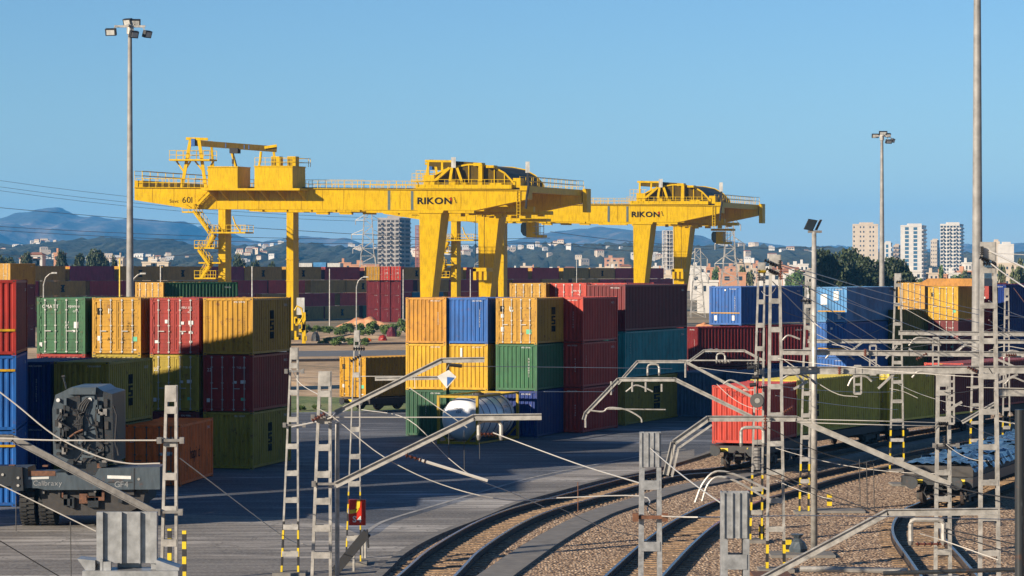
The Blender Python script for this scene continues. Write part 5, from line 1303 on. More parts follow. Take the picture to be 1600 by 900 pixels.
insulator(764, 678, 65.6, 0, 'brown insulator under the hoop before the tank', 0.35)
insulator(1130, 565, 106, 0, 'insulator on the stay of the farthest gantry frame', 0.5, STL)
insulator(1180, 568, 96, 0, 'insulator against the mast left of the tallest one', 0.5, STD)
insulator(1025, 755, 46, -25, 'dark insulator on the wide slotted mast', 0.25, BLK, 0.05)
# clamps around masts
for a, b_, Y, w2, lab in ((267, 688, 59.85, 0.5, 'clamp bar across the mast by the grey machine, upper'), (265, 800, 59.85, 0.5, 'clamp bar across the mast by the grey machine, lower'), (508, 756, 65.8, 0.55, 'clamp bar across the heavier lattice mast, lower'), (505, 652, 65.8, 0.5, 'clamp bar across the heavier lattice mast, upper'),
                        (1016, 808, 45.8, 0.5, 'rusty clamp bar across the wide slotted mast'), (1478, 696, 80.8, 0.7, 'clamp bar across the mast before the sheeted wagon'), (460, 580, 81.8, 0.5, 'clamp bar across the mast by the left block, upper'), (460, 664, 81.8, 0.6, 'clamp bar across the mast by the left block, lower')):
    p = P(a, b_, Y); mb = MB(); mb.bx(p.x - w2 / 2, p.x + w2 / 2, Y - 0.04, Y, p.z - 0.03, p.z + 0.03)
    for s_ in (-1, 1): mb.bx(p.x + s_ * w2 / 2 - 0.05, p.x + s_ * w2 / 2 + 0.05, Y - 0.08, Y + 0.04, p.z - 0.07, p.z + 0.07)
    props(mb.build('clamp_bar', RST if 'rusty' in lab else STD, org=p), lab, 'clamp', 'clamps on the masts')
# diamond sign
t = thing('diamond_sign', 'small blue and white diamond hanging from the upper boom before the yellow containers', 'sign', P(698, 592, 66))
c = P(698, 592, 66); s = 66 / F
mb = MB(); mb.prism([c + V((-15 * s, 0, 4 * s)), c + V((0, 0, -15 * s)), c + V((15 * s, 0, 3 * s)), c + V((3 * s, 0, 14 * s))], V((0, 0.03, 0))); mb.build('plate', WTX, t)
mb = MB(); q = c + V((0, -0.01, 0)); mb.prism([q + V((0.5 * s, 0, 3 * s)), q + V((12 * s, 0, 2 * s)), q + V((0.5 * s, 0, -11 * s))], V((0, 0.006, 0))); mb.build('blue_field', SBL, t)
mb = MB(); mb.cyl(c + V((0, 0.02, 14 * s)), c + V((4 * s, 0.02, 22 * s)), 0.03, n=6); mb.cyl(c + V((4 * s, 0.02, 22 * s)), c + V((24 * s, 0.02, 20 * s)), 0.05, n=6); mb.build('hanger', BLK, t)
# S4 box
Y = 84; s = Y / F
t = thing('signal_box', 'red sign box reading S4 with a yellow corner, fixed to the slender striped mast', 'sign box', P(560, 800, Y))
def pp(a, b_): return P(a, b_, Y - 0.35)
MB().prism([pp(545, 781), pp(571, 781), pp(571, 821), pp(545, 821)], V((0, 0.25, 0))).build('box_body', SRD, t)
mb = MB(); mb.prism([pp(546, 797) + V((0, -.01, 0)), pp(561, 795) + V((0, -.01, 0)), pp(557, 801) + V((0, -.01, 0)), pp(546, 803) + V((0, -.01, 0))], V((0, 0.008, 0)))
mb.prism([pp(558, 781) + V((0, -.01, 0)), pp(563, 781) + V((0, -.01, 0)), pp(562, 793) + V((0, -.01, 0)), pp(555, 799) + V((0, -.01, 0))], V((0, 0.008, 0))); mb.build('yellow_flash', SYE, t)
o = link_mesh('lettering', text_mesh('S4', 0.27, WTX, bold=0.02), t, pp(558, 811) - t.location + V((0, -0.012, 0)), (R(90), 0, 0))
# black slanted equipment by the S4 mast
a, b_ = P(524, 892, 82), P(574, 832, 82)
t = thing('point_machine_arm', 'black slanted steel arm at the foot of the S4 mast', 'equipment', (a.x, a.y, 0))
MB().beam(a, b_, 0.25, 0.28).build('arm_beam', BLK, t); mb = MB(); mb.beam(b_ + V((0, -0.14, 0.1)), b_ + V((0.04, -0.14, -0.45)), 0.05, 0.22); mb.build('end_plate', BLK, t); MB().beam(a, a + V((-0.1, 0, -0.7)), 0.3, 0.4).build('base_block', BLK, t)
mb = MB()
for q in (553, 566, 571): mb.cyl(G(q, 893 if q == 553 else 872), G(q, 893 if q == 553 else 872) + V((0, 0, 0.62)), 0.04, n=6)
mb.build('support_legs', STL, t)
# ------------------------------------------------------------------ wires
WC = [0]
def wire(pts, label, r=0.016, mat=None, grp='wires of the overhead line', sag=0.0):
    r = r * (1.0 if mat is None else 1.0)
    ps = [P(*q) for q in pts]
    if len(ps) == 2 and sag:
        a, b = ps; ps = [a.lerp(b, i / 10) + V((0, 0, -4 * sag * (i / 10) * (1 - i / 10))) for i in range(11)]
    elif len(ps) > 2: ps = spline(ps, 5)
    o = MB().tube(ps, r, 5).build('overhead_wire', mat or WIR, org=ps[0])
    props(o, label, 'wire', grp)
wire([(-30, 590, 50), (25, 632, 50), (85, 680, 50), (150, 712, 50), (200, 724, 50), (250, 724, 50)], 'bright cable curving down across the grey machine to the mast', 0.013)
wire([(0, 685, 60), (90, 688, 60), (255, 688, 60)], 'straight stay wire level before the grey machine', 0.016)
wire([(0, 757, 42), (150, 830, 42)], 'thin wire falling to the nearest mast head', 0.009)
wire([(0, 845, 36), (100, 905, 36)], 'dark thin wire in the lower left corner', 0.008, CAB)
wire([(281, 716, 60), (440, 836, 82), (480, 852, 84)], 'bright wire from the left mast down to the striped-foot mast', 0.013)
wire([(110, 815, 36), (111, 905, 36)], 'short upright wire at the lower left', 0.007, CAB)
wire([(25, 775, 42), (25, 830, 42)], 'short upright wire before the machine wheels', 0.007, CAB)
wire([(455, 577, 81), (470, 600, 81), (500, 618, 78)], 'loose wire between the two masts by the left block', 0.013)
wire([(456, 667, 81), (510, 655, 66), (524, 646, 66)], 'strut wire between the striped-foot mast and the heavier mast', 0.02)
wire([(495, 637, 65.6), (525, 655, 65.6), (600, 714, 65.6), (690, 757, 65.6), (790, 781, 66), (880, 778, 70)], 'long bright wire sagging from the heavier mast toward the kerb', 0.012)
wire([(640, 606, 66), (697, 645, 66), (730, 668, 66)], 'wire slanting down left of the tank', 0.011)
wire([(565, 640, 70), (637, 655, 66), (700, 715, 66), (745, 748, 66), (800, 770, 67), (850, 792, 70)], 'wire running behind the longer boom to the kerb', 0.010)
wire([(524, 652, 66), (740, 652, 66)], 'straight wire at the height of the tank middle', 0.012)
wire([(770, 676, 65.6), (900, 724, 58), (1000, 755, 47)], 'bright wire from the hoop before the tank to the slotted mast', 0.013)
wire([(563, 588, 68), (640, 588, 68)], 'thin wire beside the slender mast', 0.010)
wire([(705, 572, 68), (900, 574, 75), (1050, 576, 95)], 'very thin wire across the green container', 0.008)
wire([(850, 612, 75), (950, 612, 88)], 'very thin wire across the dark blue side', 0.008)
for a, b_, c, in ((701, 672, 716), (725, 672, 735), (749, 680, 717), (648, 590, 607)): wire([(a, b_, 66), (a + 0.5, c, 66)], 'thin upright dropper wire, %s from the left near the tank' % ords[[648, 701, 725, 749].index(a)], 0.009, CAB if c > 710 else None, 'upright dropper wires near the tank')
wire([(870, 778, 60), (1000, 775, 48), (1012, 798, 46), (1030, 806, 46), (1120, 808, 44), (1300, 806, 60), (1600, 812, 70)], 'pale wire crossing from the slotted mast to the right at ground level', 0.011)
wire([(1002, 760, 46), (1000, 775, 46), (1015, 792, 46), (1042, 806, 46)], 'dark loop of cable at the slotted mast', 0.012, CAB)
for i, pts in enumerate([
    [(1213, 410, 83), (1275, 428, 88), (1410, 466, 110), (1530, 492, 130)], [(1216, 414, 83), (1325, 453, 92), (1412, 478, 110), (1600, 520, 130)],
    [(1219, 424, 83), (1300, 470, 90), (1395, 520, 105)], [(1207, 440, 83), (1262, 495, 84), (1290, 517, 84), (1340, 545, 90)],
    [(1216, 446, 83), (1300, 486, 90), (1400, 550, 105)], [(1218, 433, 83), (1330, 474, 95), (1480, 530, 115)], [(1410, 480, 123), (1500, 530, 123)],
    [(1404, 450, 124), (1500, 478, 130), (1620, 500, 140)], [(1405, 434, 124), (1430, 444, 125), (1480, 452, 128)],
    [(1262, 515, 100), (1350, 560, 100), (1390, 590, 100)], [(1274, 445, 98), (1400, 500, 112), (1560, 560, 130)]]):
    wire(pts, ['topmost', 'second', 'third', 'fourth', 'fifth', 'sixth', 'seventh', 'eighth', 'ninth', 'tenth', 'eleventh'][i] + ' of the bright wires fanning out to the right from the tallest mast', 0.015 if i < 5 else 0.012)
wire([(1546, 392, 76), (1600, 418, 70), (1640, 436, 66)], 'thick bright cable leaving the top of the widest mast, upper one', 0.028)
wire([(1546, 410, 76), (1570, 428, 74), (1600, 448, 70), (1650, 480, 66)], 'thick bright cable leaving the top of the widest mast, lower one', 0.02)
wire([(1548, 395, 76), (1600, 398, 70)], 'thin short wire at the top right', 0.01)
wire([(1584, 450, 100), (1610, 485, 95)], 'reddish wire at the right edge above the dark blue container', 0.012, RST)
wire([(1245, 655, 80), (1380, 658, 80), (1475, 661, 81)], 'upper one of two level wires from the large gantry to the right mast', 0.014)
wire([(1246, 660, 80), (1380, 664, 80), (1475, 666, 81)], 'lower one of two level wires from the large gantry to the right mast', 0.014)
wire([(1200, 668, 79), (1280, 706, 79), (1365, 728, 79)], 'dark cable drooping right of the large gantry', 0.014, CAB)
wire([(1195, 730, 76), (1255, 757, 76), (1370, 800, 73)], 'dark cable slanting above the nearest boom, upper', 0.016, CAB)
wire([(1120, 738, 76), (1200, 742, 76), (1290, 780, 75), (1372, 799, 72)], 'dark cable slanting above the nearest boom, lower', 0.014, CAB)
wire([(1405, 738, 80), (1480, 758, 78), (1540, 772, 75), (1620, 783, 72)], 'dark cable crossing before the sheeted wagon', 0.018, CAB)
wire([(1476, 826, 71), (1540, 840, 69), (1610, 856, 66)], 'black cable running right from the wide hoop, upper', 0.018, CAB)
wire([(1476, 832, 71), (1530, 848, 69), (1600, 872, 66)], 'black cable running right from the wide hoop, lower', 0.018, CAB)
wire([(1438, 834, 71), (1478, 846, 71), (1560, 875, 70)], 'bright wire from the wide hoop toward the lower right', 0.014)
for i, (a, b_, c) in enumerate(((1343, 718, 790), (1354, 722, 793), (1365, 724, 797))): wire([(a, b_, 78), (a + 1, c, 78)], '%s of three dark upright cables on the gravel left of the sheeted wagon' % ords[i], 0.014, CAB, 'upright cables left of the sheeted wagon')
wire([(1556, 657, 80), (1600, 664, 80), (1640, 666, 80)], 'bright level wire right of the widest mast', 0.02)
wire([(1390, 607, 118), (1412, 612, 118), (1434, 622, 118)], 'short bright arm wire left of the olive side', 0.014)
wire([(1510, 605, 84), (1600, 607, 84)], 'thin wire below the portal beams at right', 0.012)
wire([(1545, 575, 76), (1560, 600, 76), (1554, 612, 76)], 'dark cable on the widest mast', 0.016, CAB)
wire([(1300, 538, 100), (1330, 545, 100), (1380, 575, 100), (1395, 578, 100)], 'slanting strut wire under the portal beams', 0.016)
wire([(1545, 548, 100), (1570, 541, 100), (1600, 545, 100)], 'curved wire loop at the right under the top beam', 0.014)
wire([(870, 792, 66), (945, 825, 52), (1000, 838, 47)], 'dark thin wire over the gravel left of the slotted mast', 0.008, CAB)
b = G(903, 800); o = MB().cyl(b, b + V((0, 0, 1.15)), 0.02, n=5).build('marker_rod', RST, org=b); props(o, 'thin rusty rod standing beside the nearest rail', 'rod')
b = P(1250, 889, 74); props(MB().cyl(b, P(1418, 892, 74), 0.085, n=8).build('barrier_pipe', STL, org=b), 'pale horizontal pipe low above the gravel at the lower edge', 'pipe')
b = P(1380, 896, 60); props(MB().cyl(b, P(1640, 888, 60), 0.05, n=8).build('cable_pipe', MDG, org=b), 'dark horizontal pipe at the lower right frame edge', 'pipe')

# ------------------------------------------------------------------ fittings that crowd the right half of the overhead line
rw = random.Random(41)
wire([(1222, 560, 84), (1300, 612, 84), (1340, 620, 84)], 'slanting tie wire from the tallest mast to the first dropper', 0.014)
pairs = [((1190, 600, 90), (1400, 612, 118)), ((1212, 618, 83), (1403, 640, 120)), ((1212, 560, 83), (1545, 590, 76)), ((1264, 545, 103), (1403, 500, 124)), ((1264, 570, 103), (1403, 590, 124)),
         ((1403, 545, 124), (1573, 505, 131)), ((1403, 600, 124), (1540, 640, 78)), ((1474, 612, 81), (1545, 600, 76)), ((1474, 640, 81), (1600, 690, 84)), ((1545, 470, 76), (1640, 500, 90)), ((1545, 500, 76), (1640, 540, 90)),
         ((1545, 640, 76), (1640, 655, 84)), ((1212, 700, 83), (1474, 740, 81)), ((1190, 690, 91), (1264, 700, 102)), ((1212, 750, 83), (1300, 780, 80)), ((1190, 470, 92), (1264, 500, 103)), ((1190, 455, 92), (1212, 450, 83)), ((1264, 480, 103), (1403, 560, 124)), ((1474, 690, 81), (1545, 720, 76)), ((1474, 770, 80.5), (1545, 760, 76)), ((1016, 700, 46), (1148, 800, 29.3)), ((1190, 640, 92), (1120, 600, 96)), ((1190, 585, 92), (1080, 572, 106))]
for i, (a, b_) in enumerate(pairs):
    wire([a, b_], 'thin bracing wire among the right-hand masts, %s of the set from the lamp post outward' % (ords + ['twentieth', 'twenty-first', 'twenty-second', 'twenty-third', 'twenty-fourth'])[i], 0.010, CAB if i % 4 == 3 else None, 'bracing wires among the right-hand masts', sag=rw.uniform(0.03, 0.25))
arms = [([(1222, 592), (1240, 583), (1262, 590), (1275, 600)], 84), ([(1325, 603), (1333, 590), (1352, 588), (1362, 596)], 84), ([(1290, 560), (1300, 551), (1322, 553), (1335, 562)], 95), ([(1420, 540), (1432, 528), (1456, 530), (1470, 540)], 104),
        ([(1425, 590), (1436, 580), (1460, 584), (1475, 597)], 84), ([(1498, 548), (1510, 540), (1530, 545), (1540, 556)], 95), ([(1568, 560), (1578, 548), (1596, 552), (1606, 562)], 95), ([(1570, 600), (1582, 590), (1600, 596)], 98), ([(1130, 600), (1142, 594), (1160, 602), (1170, 610)], 92), ([(1222, 532), (1232, 524), (1250, 530)], 96)]
for i, (pts, Y_) in enumerate(arms):
    pipe(pts, Y_, 0.035, '%s small curved registration arm among the right-hand beams' % ords[i])
for i, (a, b_, c, d_, Y_) in enumerate(((1230, 572, 1256, 597, 84), (1262, 596, 1240, 608, 84), (1372, 607, 1398, 583, 84), (1330, 548, 1350, 533, 100), (1384, 560, 1402, 540, 110), (1482, 640, 1503, 628, 80), (1420, 545, 1440, 558, 95), (1490, 552, 1512, 535, 98), (1556, 600, 1590, 585, 88), (1555, 560, 1590, 575, 90))):
    p0, p1 = P(a, b_, Y_), P(c, d_, Y_)
    props(MB().beam(p0, p1, 0.06, 0.07).build('brace_strut', STL, org=p0), '%s short slanting brace between the right-hand beams' % ords[i], 'brace', 'slanting braces between the right-hand beams')
spots = [(1204, 411, 82.8, BLK), (1219, 413, 82.8, BLK), (1206, 424, 82.8, BLK), (1220, 428, 82.8, CER), (1191, 424, 91.8, SYE), (1186, 430, 91.8, BLK), (1534, 392, 75.8, BLK), (1538, 405, 75.8, BLK), (1546, 412, 75.8, BLK), (1476, 690, 80.7, BLK), (1474, 662, 80.7, BLK), (1180, 575, 91.7, BLK), (1190, 605, 91.7, CER), (1440, 557, 94, CER), (1312, 579, 83.8, CER), (1352, 551, 93.8, CER), (1232, 640, 82.5, CER), (1520, 577, 83.8, CER), (1580, 555, 93.8, CER), (1395, 452, 123.8, BLK), (1408, 440, 123.8, BLK), (1260, 470, 102.8, BLK), (1196, 660, 79.8, CER), (556, 560, 84.7, BLK), (561, 545, 84.7, BLK), (498, 652, 65.6, CER)]
for i, (a, b_, Y_, mt) in enumerate(spots):
    ins = insulator(a, b_, Y_, rw.choice((0, 90, -25, 30, 90)), 'insulator', rw.uniform(0.2, 0.38), mt, 0.07)
    cls = ({BLK: 'black', CER: 'brown', SYE: 'yellow'}[mt], 'on the masts left of the tank' if a < 600 else ('near the tops of the right-hand masts' if b_ < 480 else 'low among the right-hand beams'))
    rank = sorted(s_[0] for s_ in spots if s_[3] is mt and (s_[0] < 600) == (a < 600) and (a < 600 or (s_[1] < 480) == (b_ < 480))).index(a)
    ins['label'] = '%s %s ribbed insulator counted from the left, %s' % (ords[rank], cls[0], cls[1])
# tensioning wheel and weights left of the tallest mast
c = P(1183, 626, 91.5); t = thing('tension_wheel', 'dark tensioning wheel with hanging weights on the mast left of the tallest one', 'tension wheel', (c.x, c.y, 0))
MB().cyl(c - V((0.02, 0.05, 0)), c + V((0.02, 0.05, 0)), 0.24, n=24).build('wheel', BLK, t)
MB().cyl(c + V((0, -0.09, 0)), c + V((0, -0.06, 0)), 0.09, n=14).build('hub', STL, t)
mb = MB(); mb.cyl(c + V((0, -0.02, 0)), c + V((0, -0.02, -1.6)), 0.012, n=5); mb.cyl(c, c + V((0.05, 0, 1.6)), 0.03, n=6); mb.build('chain', CAB, t)
for i in range(7): q = c + V((0, -0.02, -1.6 - 0.11 * i)); MB().cyl(q, q + V((0, 0, -0.085)), 0.15, n=12).build('weight', STD, t)
for i, (a, b_) in enumerate(((1172, 575), (1180, 590), (1176, 602))):
    q = P(a, b_, 91.4); MB().cyl(q - V((0.1, 0, 0)), q + V((0.12, 0, 0.03)), 0.07, n=10).build('pulley', BLK, t)
# ------------------------------------------------------------------ wagons with containers
def wagon(px, Y, alpha, L, label, deck=1.2, width=2.5, buf=True, wheels=(1.8, 3.6), col=None):
    """flat wagon; origin at the front right corner on the rails"""
    o = GB(px, Y); t = thing('flat_wagon', label, 'railway wagon', o, -R(alpha), 'flat wagons')
    b = lambda mb, n, m=UNF, p=t: mb.build(n, m, p, org=(0, 0, 0))
    mb = MB(); mb.bx(-width, -width + 0.22, 0, L, deck - 0.38, deck); mb.bx(-0.22, 0, 0, L, deck - 0.38, deck)
    for y in (0, L * 0.33, L * 0.66, L - 0.25): mb.bx(-width + 0.22, -0.22, y, y + 0.25, deck - 0.32, deck - 0.01)
    mb.bx(-width / 2 - 0.2, -width / 2 + 0.2, 0.25, L - 0.25, deck - 0.5, deck - 0.1)
    fr = b(mb, 'underframe', col or UNF)
    mb = MB(); mb.bx(-width + 0.35, -width + 0.85, -0.012, 0, deck - 0.26, deck - 0.12); mb.bx(-0.75, -0.3, -0.012, 0, deck - 0.28, deck - 0.08); b(mb, 'number_plate', SYE, fr)
    if buf:
        for x in (-width / 2 - 0.87, -width / 2 + 0.87):
            mb = MB(); mb.cyl((x, -0.45, deck - 0.22), (x, 0, deck - 0.22), 0.10, 0.14, 14); mb.cyl((x, -0.52, deck - 0.22), (x, -0.45, deck - 0.22), 0.24, n=20); b(mb, 'buffer', MDG, fr)
        mb = MB(); mb.tube([(-width / 2, -0.05, deck - 0.25), (-width / 2, -0.35, deck - 0.35), (-width / 2, -0.4, deck - 0.7)], 0.06); b(mb, 'coupling', MDG, fr)
        mb = MB(); mb.tube([(-width / 2 - 0.4, 0, deck - 0.3), (-width / 2 - 0.45, -0.25, deck - 0.6), (-width / 2 - 0.3, -0.3, deck - 0.8)], 0.03); mb.tube([(-width / 2 + 0.4, 0, deck - 0.3), (-width / 2 + 0.5, -0.25, deck - 0.6), (-width / 2 + 0.3, -0.3, deck - 0.8)], 0.03); b(mb, 'brake_hose', CAB, fr)
    for yc in (wheels[0] + 0.3, L - wheels[0] - 0.3):
        mb = MB()
        for x in (-width / 2 - 0.98, -width / 2 + 0.86): mb.bx(x, x + 0.12, yc - 1.3, yc + 1.3, 0.45, 0.72)
        mb.bx(-width / 2 - 0.9, -width / 2 + 0.9, yc - 0.2, yc + 0.2, 0.5, deck - 0.35)
        for x in (-width / 2 - 1.02, -width / 2 + 0.88):
            for yy in (-0.9, 0.9): mb.bx(x, x + 0.16, yc + yy - 0.22, yc + yy + 0.22, 0.35, 0.66)
        bo = b(mb, 'bogie')
        for yy in (-0.9, 0.9):
            mb = MB(); mb.cyl((-width / 2 - 0.83, yc + yy, 0.62), (-width / 2 + 0.83, yc + yy, 0.62), 0.08, n=10)
            for x in (-0.86, 0.74):
                mb.cyl((-width / 2 + x, yc + yy, 0.62), (-width / 2 + x + 0.12, yc + yy, 0.62), 0.44, n=24)
            b(mb, 'wheelset', RLS, bo)
    return t
def on_wagon(px, Y, alpha, along, L, h, mat, front, label, grp, marks=(), glyph=None, deck=1.2, dx=0.0, **k):
    o = GB(px, Y) + V((sin(R(alpha)), cos(R(alpha)), 0)) * along + V((cos(R(alpha)), -sin(R(alpha)), 0)) * dx + V((0, 0, deck + 0.01))
    return container(o, -R(alpha), L, h, mat, front, label, grp, marks, glyph, **k)
gt_ = 'containers riding on wagons'
wagon(1192, 122.6, 21, 8.5, 'flat wagon end with buffers and yellow plates under the bright red container', 1.30)
on_wagon(1190, 124, 21, 0.2, 6.06, 2.70, BRD, 'end', 'bright red ribbed container riding on the wagon at the kerb', gt_, [('t', 'KIKOR', 0.5, 0.86, 0.42, RED)], None, 1.28, 0.0)
wagon(1243, 131.5, 27, 14, 'flat wagon under the long olive container with yellow badge', 1.20, buf=False)
on_wagon(1243, 131.5, 27, 0.2, 12.19, 2.75, OLW, 'end', 'long olive container with two dark side marks, riding behind the bright red one', gt_, [('p', 0.5, 0.82, 1.6, 0.42, SYE), ('t', 'ITALT', 0.5, 0.9, 0.32, RED)], (BTX, 0.22, 0.9, 1.2), 1.2)
wagon(1387, 143.2, 32, 14.5, 'flat wagon further along with the shorter olive container', 1.20, buf=False)
on_wagon(1387, 143.2, 32, 0.2, 6.06, 2.75, OLW, 'end', 'shorter olive ribbed container on the second wagon, with a yellow corner post', gt_, [], None, 1.2, frame=SYE)
on_wagon(1387, 143.2, 32, 6.9, 6.06, 2.75, MAR, 'end', 'maroon container on the second wagon behind the striped mast', gt_, [], None, 1.2, frame=SYE)
wagon(1512, 157.6, 32, 14, 'flat wagon at the right edge under the maroon container with red post', 1.20, buf=False)
on_wagon(1505, 156.5, 32, 0.0, 12.19, 2.75, MAR, 'end', 'maroon container with a bright red corner post riding near the right edge', gt_, [], None, 1.2, frame=BRD)
wagon(578, 176, 42, 12.8, 'flat wagon under the yellow container in the middle distance', 1.0, buf=True)
on_wagon(568, 176.4, 42, 0.2, 12.19, 2.66, YEL, 'door', 'yellow container with doors riding on a wagon left of the centre block', gt_, mk_yel[:1] + mk_yel[5:], (BTX, 0.82, 0.7, 1.1), 1.0, rods=DRD)
GBL = paint('grey blue container paint', (0.14, 0.22, 0.32, 1), 0.2)
# a dark container far behind the red wagon box (pale blue)
container(cpos(1192, 172, 0, 2.7) + V((0, 0, 0)), -R(20), 6.06, 2.9, GBL, 'end', 'pale grey-blue container at ground level behind the bright red one', gq)
container(cpos(1112, 171, 0, 2.9), -R(20), 6.06, 2.9, GBL, 'end', 'dull blue container at ground level left of the bright red one', gq)

# wagon loaded with crumpled blue sheeting (right)
t = wagon(1520, 103.2, 21.5, 26, 'low wagon with two buffers, loaded under crumpled blue sheeting, at the right edge', 1.35, 2.8, True, col=MDG)
mb = MB(); mb.bx(-2.75, -0.05, 0.3, 25.8, 1.351, 1.75); mb.build('load', UNF, t, org=(0, 0, 0))
t2 = thing('blue_sheeting', 'crumpled glossy blue sheets lying over the low wagon at the right edge', 'tarpaulin', t.location + V((0, 0, 1.76)), t.rotation_euler.z)
rr = random.Random(4); bm_ = plain('blue sheeting', (0.09, 0.19, 0.32, 1), 0.22, 0.1, 0.6, 1.5, 0.3)
mb = MB(); nx, ny = 14, 110; g = {}
for j in range(ny + 1):
    for i in range(nx + 1):
        z = 0.03 + 0.20 * abs(noise.noise(V((i * 0.55, j * 0.32, 1.0)))) + 0.10 * rr.random()
        if i in (0, nx): z = -0.28 + 0.15 * rr.random()
        g[i, j] = (-2.84 + 2.88 * i / nx + 0.05 * rr.random() - 0.02, 0.2 + 25.6 * j / ny, z)
mb.add([g[i, j] for j in range(ny + 1) for i in range(nx + 1)], [(j * (nx + 1) + i, j * (nx + 1) + i + 1, (j + 1) * (nx + 1) + i + 1, (j + 1) * (nx + 1) + i) for j in range(ny) for i in range(nx) if noise.noise(V((i * 0.4, j * 0.25, 5))) < 0.28])
mb.build('sheet', bm_, t2, org=(0, 0, 0))

# ------------------------------------------------------------------ grey handling machine (left), seen from behind
Y = 97.0; s = Y / F
t = thing('reach_stacker', 'dark grey lifting machine with hoses and wide rear beam, seen from behind at left', 'lifting machine', GB(125, Y))
def q(px, py, dy=0.0): return V(((px - CX) * s, Y + dy, H + (HY - py) * s))
def pr(pts, dy, d, name, m=MGR, par=None): mb = MB(); mb.prism([q(a, b, dy) for a, b in pts], V((0, d, 0))); return mb.build(name, m, par or t, org=t.location)
hood_ = pr([(83, 618), (96, 612), (107, 606), (149, 606), (157, 612), (173, 616), (173, 726), (80, 726), (78, 640)], 0.5, 3.2, 'engine_housing')
pr([(104, 610), (110, 606), (148, 606), (147, 617), (105, 617)], 0.30, 0.3, 'housing_visor', MGR, hood_)
pr([(98, 624), (122, 618), (124, 650), (118, 690), (100, 690)], 0.40, 0.1, 'left_panel', MDG, hood_)
pr([(125, 622), (144, 616), (146, 632), (148, 690), (122, 690)], 0.42, 0.08, 'centre_panel', MGR, hood_)
pr([(149, 635), (158, 630), (160, 720), (148, 720)], 0.25, 0.3, 'ram_cover', MDG, hood_)
pr([(160, 612), (174, 616), (176, 722), (164, 722)], 0.2, 3.0, 'side_cheek', MDG, hood_)
for a, b_ in ((88, 626), (138, 625), (155, 655)):
    c = q(a, b_, 0.35); MB().cyl(c, c + V((0, 0.12, 0)), 0.07, n=12).build('lamp', WTX, hood_, org=t.location)
for i, dx in enumerate((-6, -2, 2, 6)):
    MB().tube([q(136 + dx * 0.5, 622 + i, 0.38), q(128 + dx, 634, 0.3), q(122 + dx * 0.7, 655, 0.28), q(124 + dx * 0.5, 680, 0.3)], 0.035, 6).build('hose', BLK, hood_, org=t.location)
for pts in ([(96, 640), (93, 660), (94, 700), (104, 712)], [(100, 628), (98, 650), (96, 672)], [(104, 686), (118, 676), (128, 672)], [(150, 640), (147, 662), (152, 690)], [(176, 634), (181, 650), (178, 690), (184, 712)], [(110, 638), (122, 648), (130, 645)]):
    MB().tube([q(a, b_, 0.22) for a, b_ in pts], 0.04, 6).build('hose', BLK if pts[0][0] != 104 else RST, hood_, org=t.location)
c = q(124, 690, 0.1); MB().cyl(c, c + V((0, 0.4, 0)), 0.22, n=18).build('pivot', BLK, hood_, org=t.location)
c = q(124, 690, 0.05); MB().cyl(c, c + V((0, 0.1, 0)), 0.11, n=14).build('pivot_pin', MGR, hood_, org=t.location)
MB().tube([q(98, 609, 0.8), q(95, 598, 0.8), q(93, 590, 0.8)], 0.035, 6).build('aerial', MDG, hood_, org=t.location)
c = q(93, 590, 0.8); MB().cyl(c - V((0.05, 0, 0)), c + V((0.06, 0, 0.02)), 0.05, n=8).build('aerial_cap', BLK, hood_, org=t.location)
rr = random.Random(18)
for i in range(46):
    a = rr.choice((rr.uniform(84, 100), rr.uniform(148, 166), rr.uniform(96, 160))); b_ = rr.uniform(632, 716)
    if 100 < a < 146 and b_ < 676: continue
    c = q(a, b_, 0.12); w_, h_ = rr.uniform(.04, .18), rr.uniform(.05, .32)
    MB().para(c, V((w_, 0, 0)), V((0, 0.3, 0)), V((0, 0, h_))).build('engine_part', rr.choice([BLK, MDG, BLK, UNF, STD, MGR]), hood_, org=t.location)
for i in range(9):
    a = rr.uniform(88, 168); b_ = rr.uniform(640, 700); pts = [q(a + rr.uniform(-7, 7) * k, b_ + k * rr.uniform(4, 12), 0.05) for k in range(4)]
    MB().tube(spline(pts, 4), 0.028, 5).build('hose', rr.choice([BLK, BLK, CAB]), hood_, org=t.location)
for i in range(22):
    a = rr.uniform(2, 246); b_ = rr.uniform(724, 732) if i < 12 else rr.uniform(764, 772); c = q(a, b_, rr.uniform(-0.1, 0.3))
    MB().para(c, V((rr.uniform(.06, .3), 0, 0)), V((0, 0.25, 0)), V((0, 0, rr.uniform(.05, .22)))).build('beam_fitting', rr.choice([BLK, MDG, STD, RST]), t, org=t.location)
pr([(110, 724), (148, 722), (156, 745), (106, 745)], 0.3, 1.6, 'mounting', MDG)
bm2 = pr([(-14, 730), (44, 730), (46, 738), (104, 738), (108, 742), (150, 742), (156, 731), (251, 729), (251, 764), (72, 765), (60, 762), (-14, 762)], -0.2, 1.6, 'rear_beam', MGR)
pr([(-10, 727), (22, 727), (38, 729), (40, 765), (24, 766), (20, 758), (-10, 758)], -0.45, 0.24, 'hitch_plate', MDG, bm2)
pr([(45, 735), (88, 735), (88, 743), (45, 743)], -0.215, 0.014, 'rusty_strip', RST, bm2)
pr([(46, 745), (78, 744), (78, 747.5), (46, 748.5)], -0.215, 0.014, 'plate', WTX, bm2)
pr([(169, 742), (206, 743), (206, 748), (169, 747)], -0.215, 0.014, 'plate', WTX, bm2)
pr([(210, 731), (211.5, 731), (211.5, 764), (210, 764)], -0.212, 0.011, 'seam', BLK, bm2)
pr([(170, 752), (208, 752), (208, 753.5), (170, 753.5)], -0.212, 0.011, 'seam', BLK, bm2)
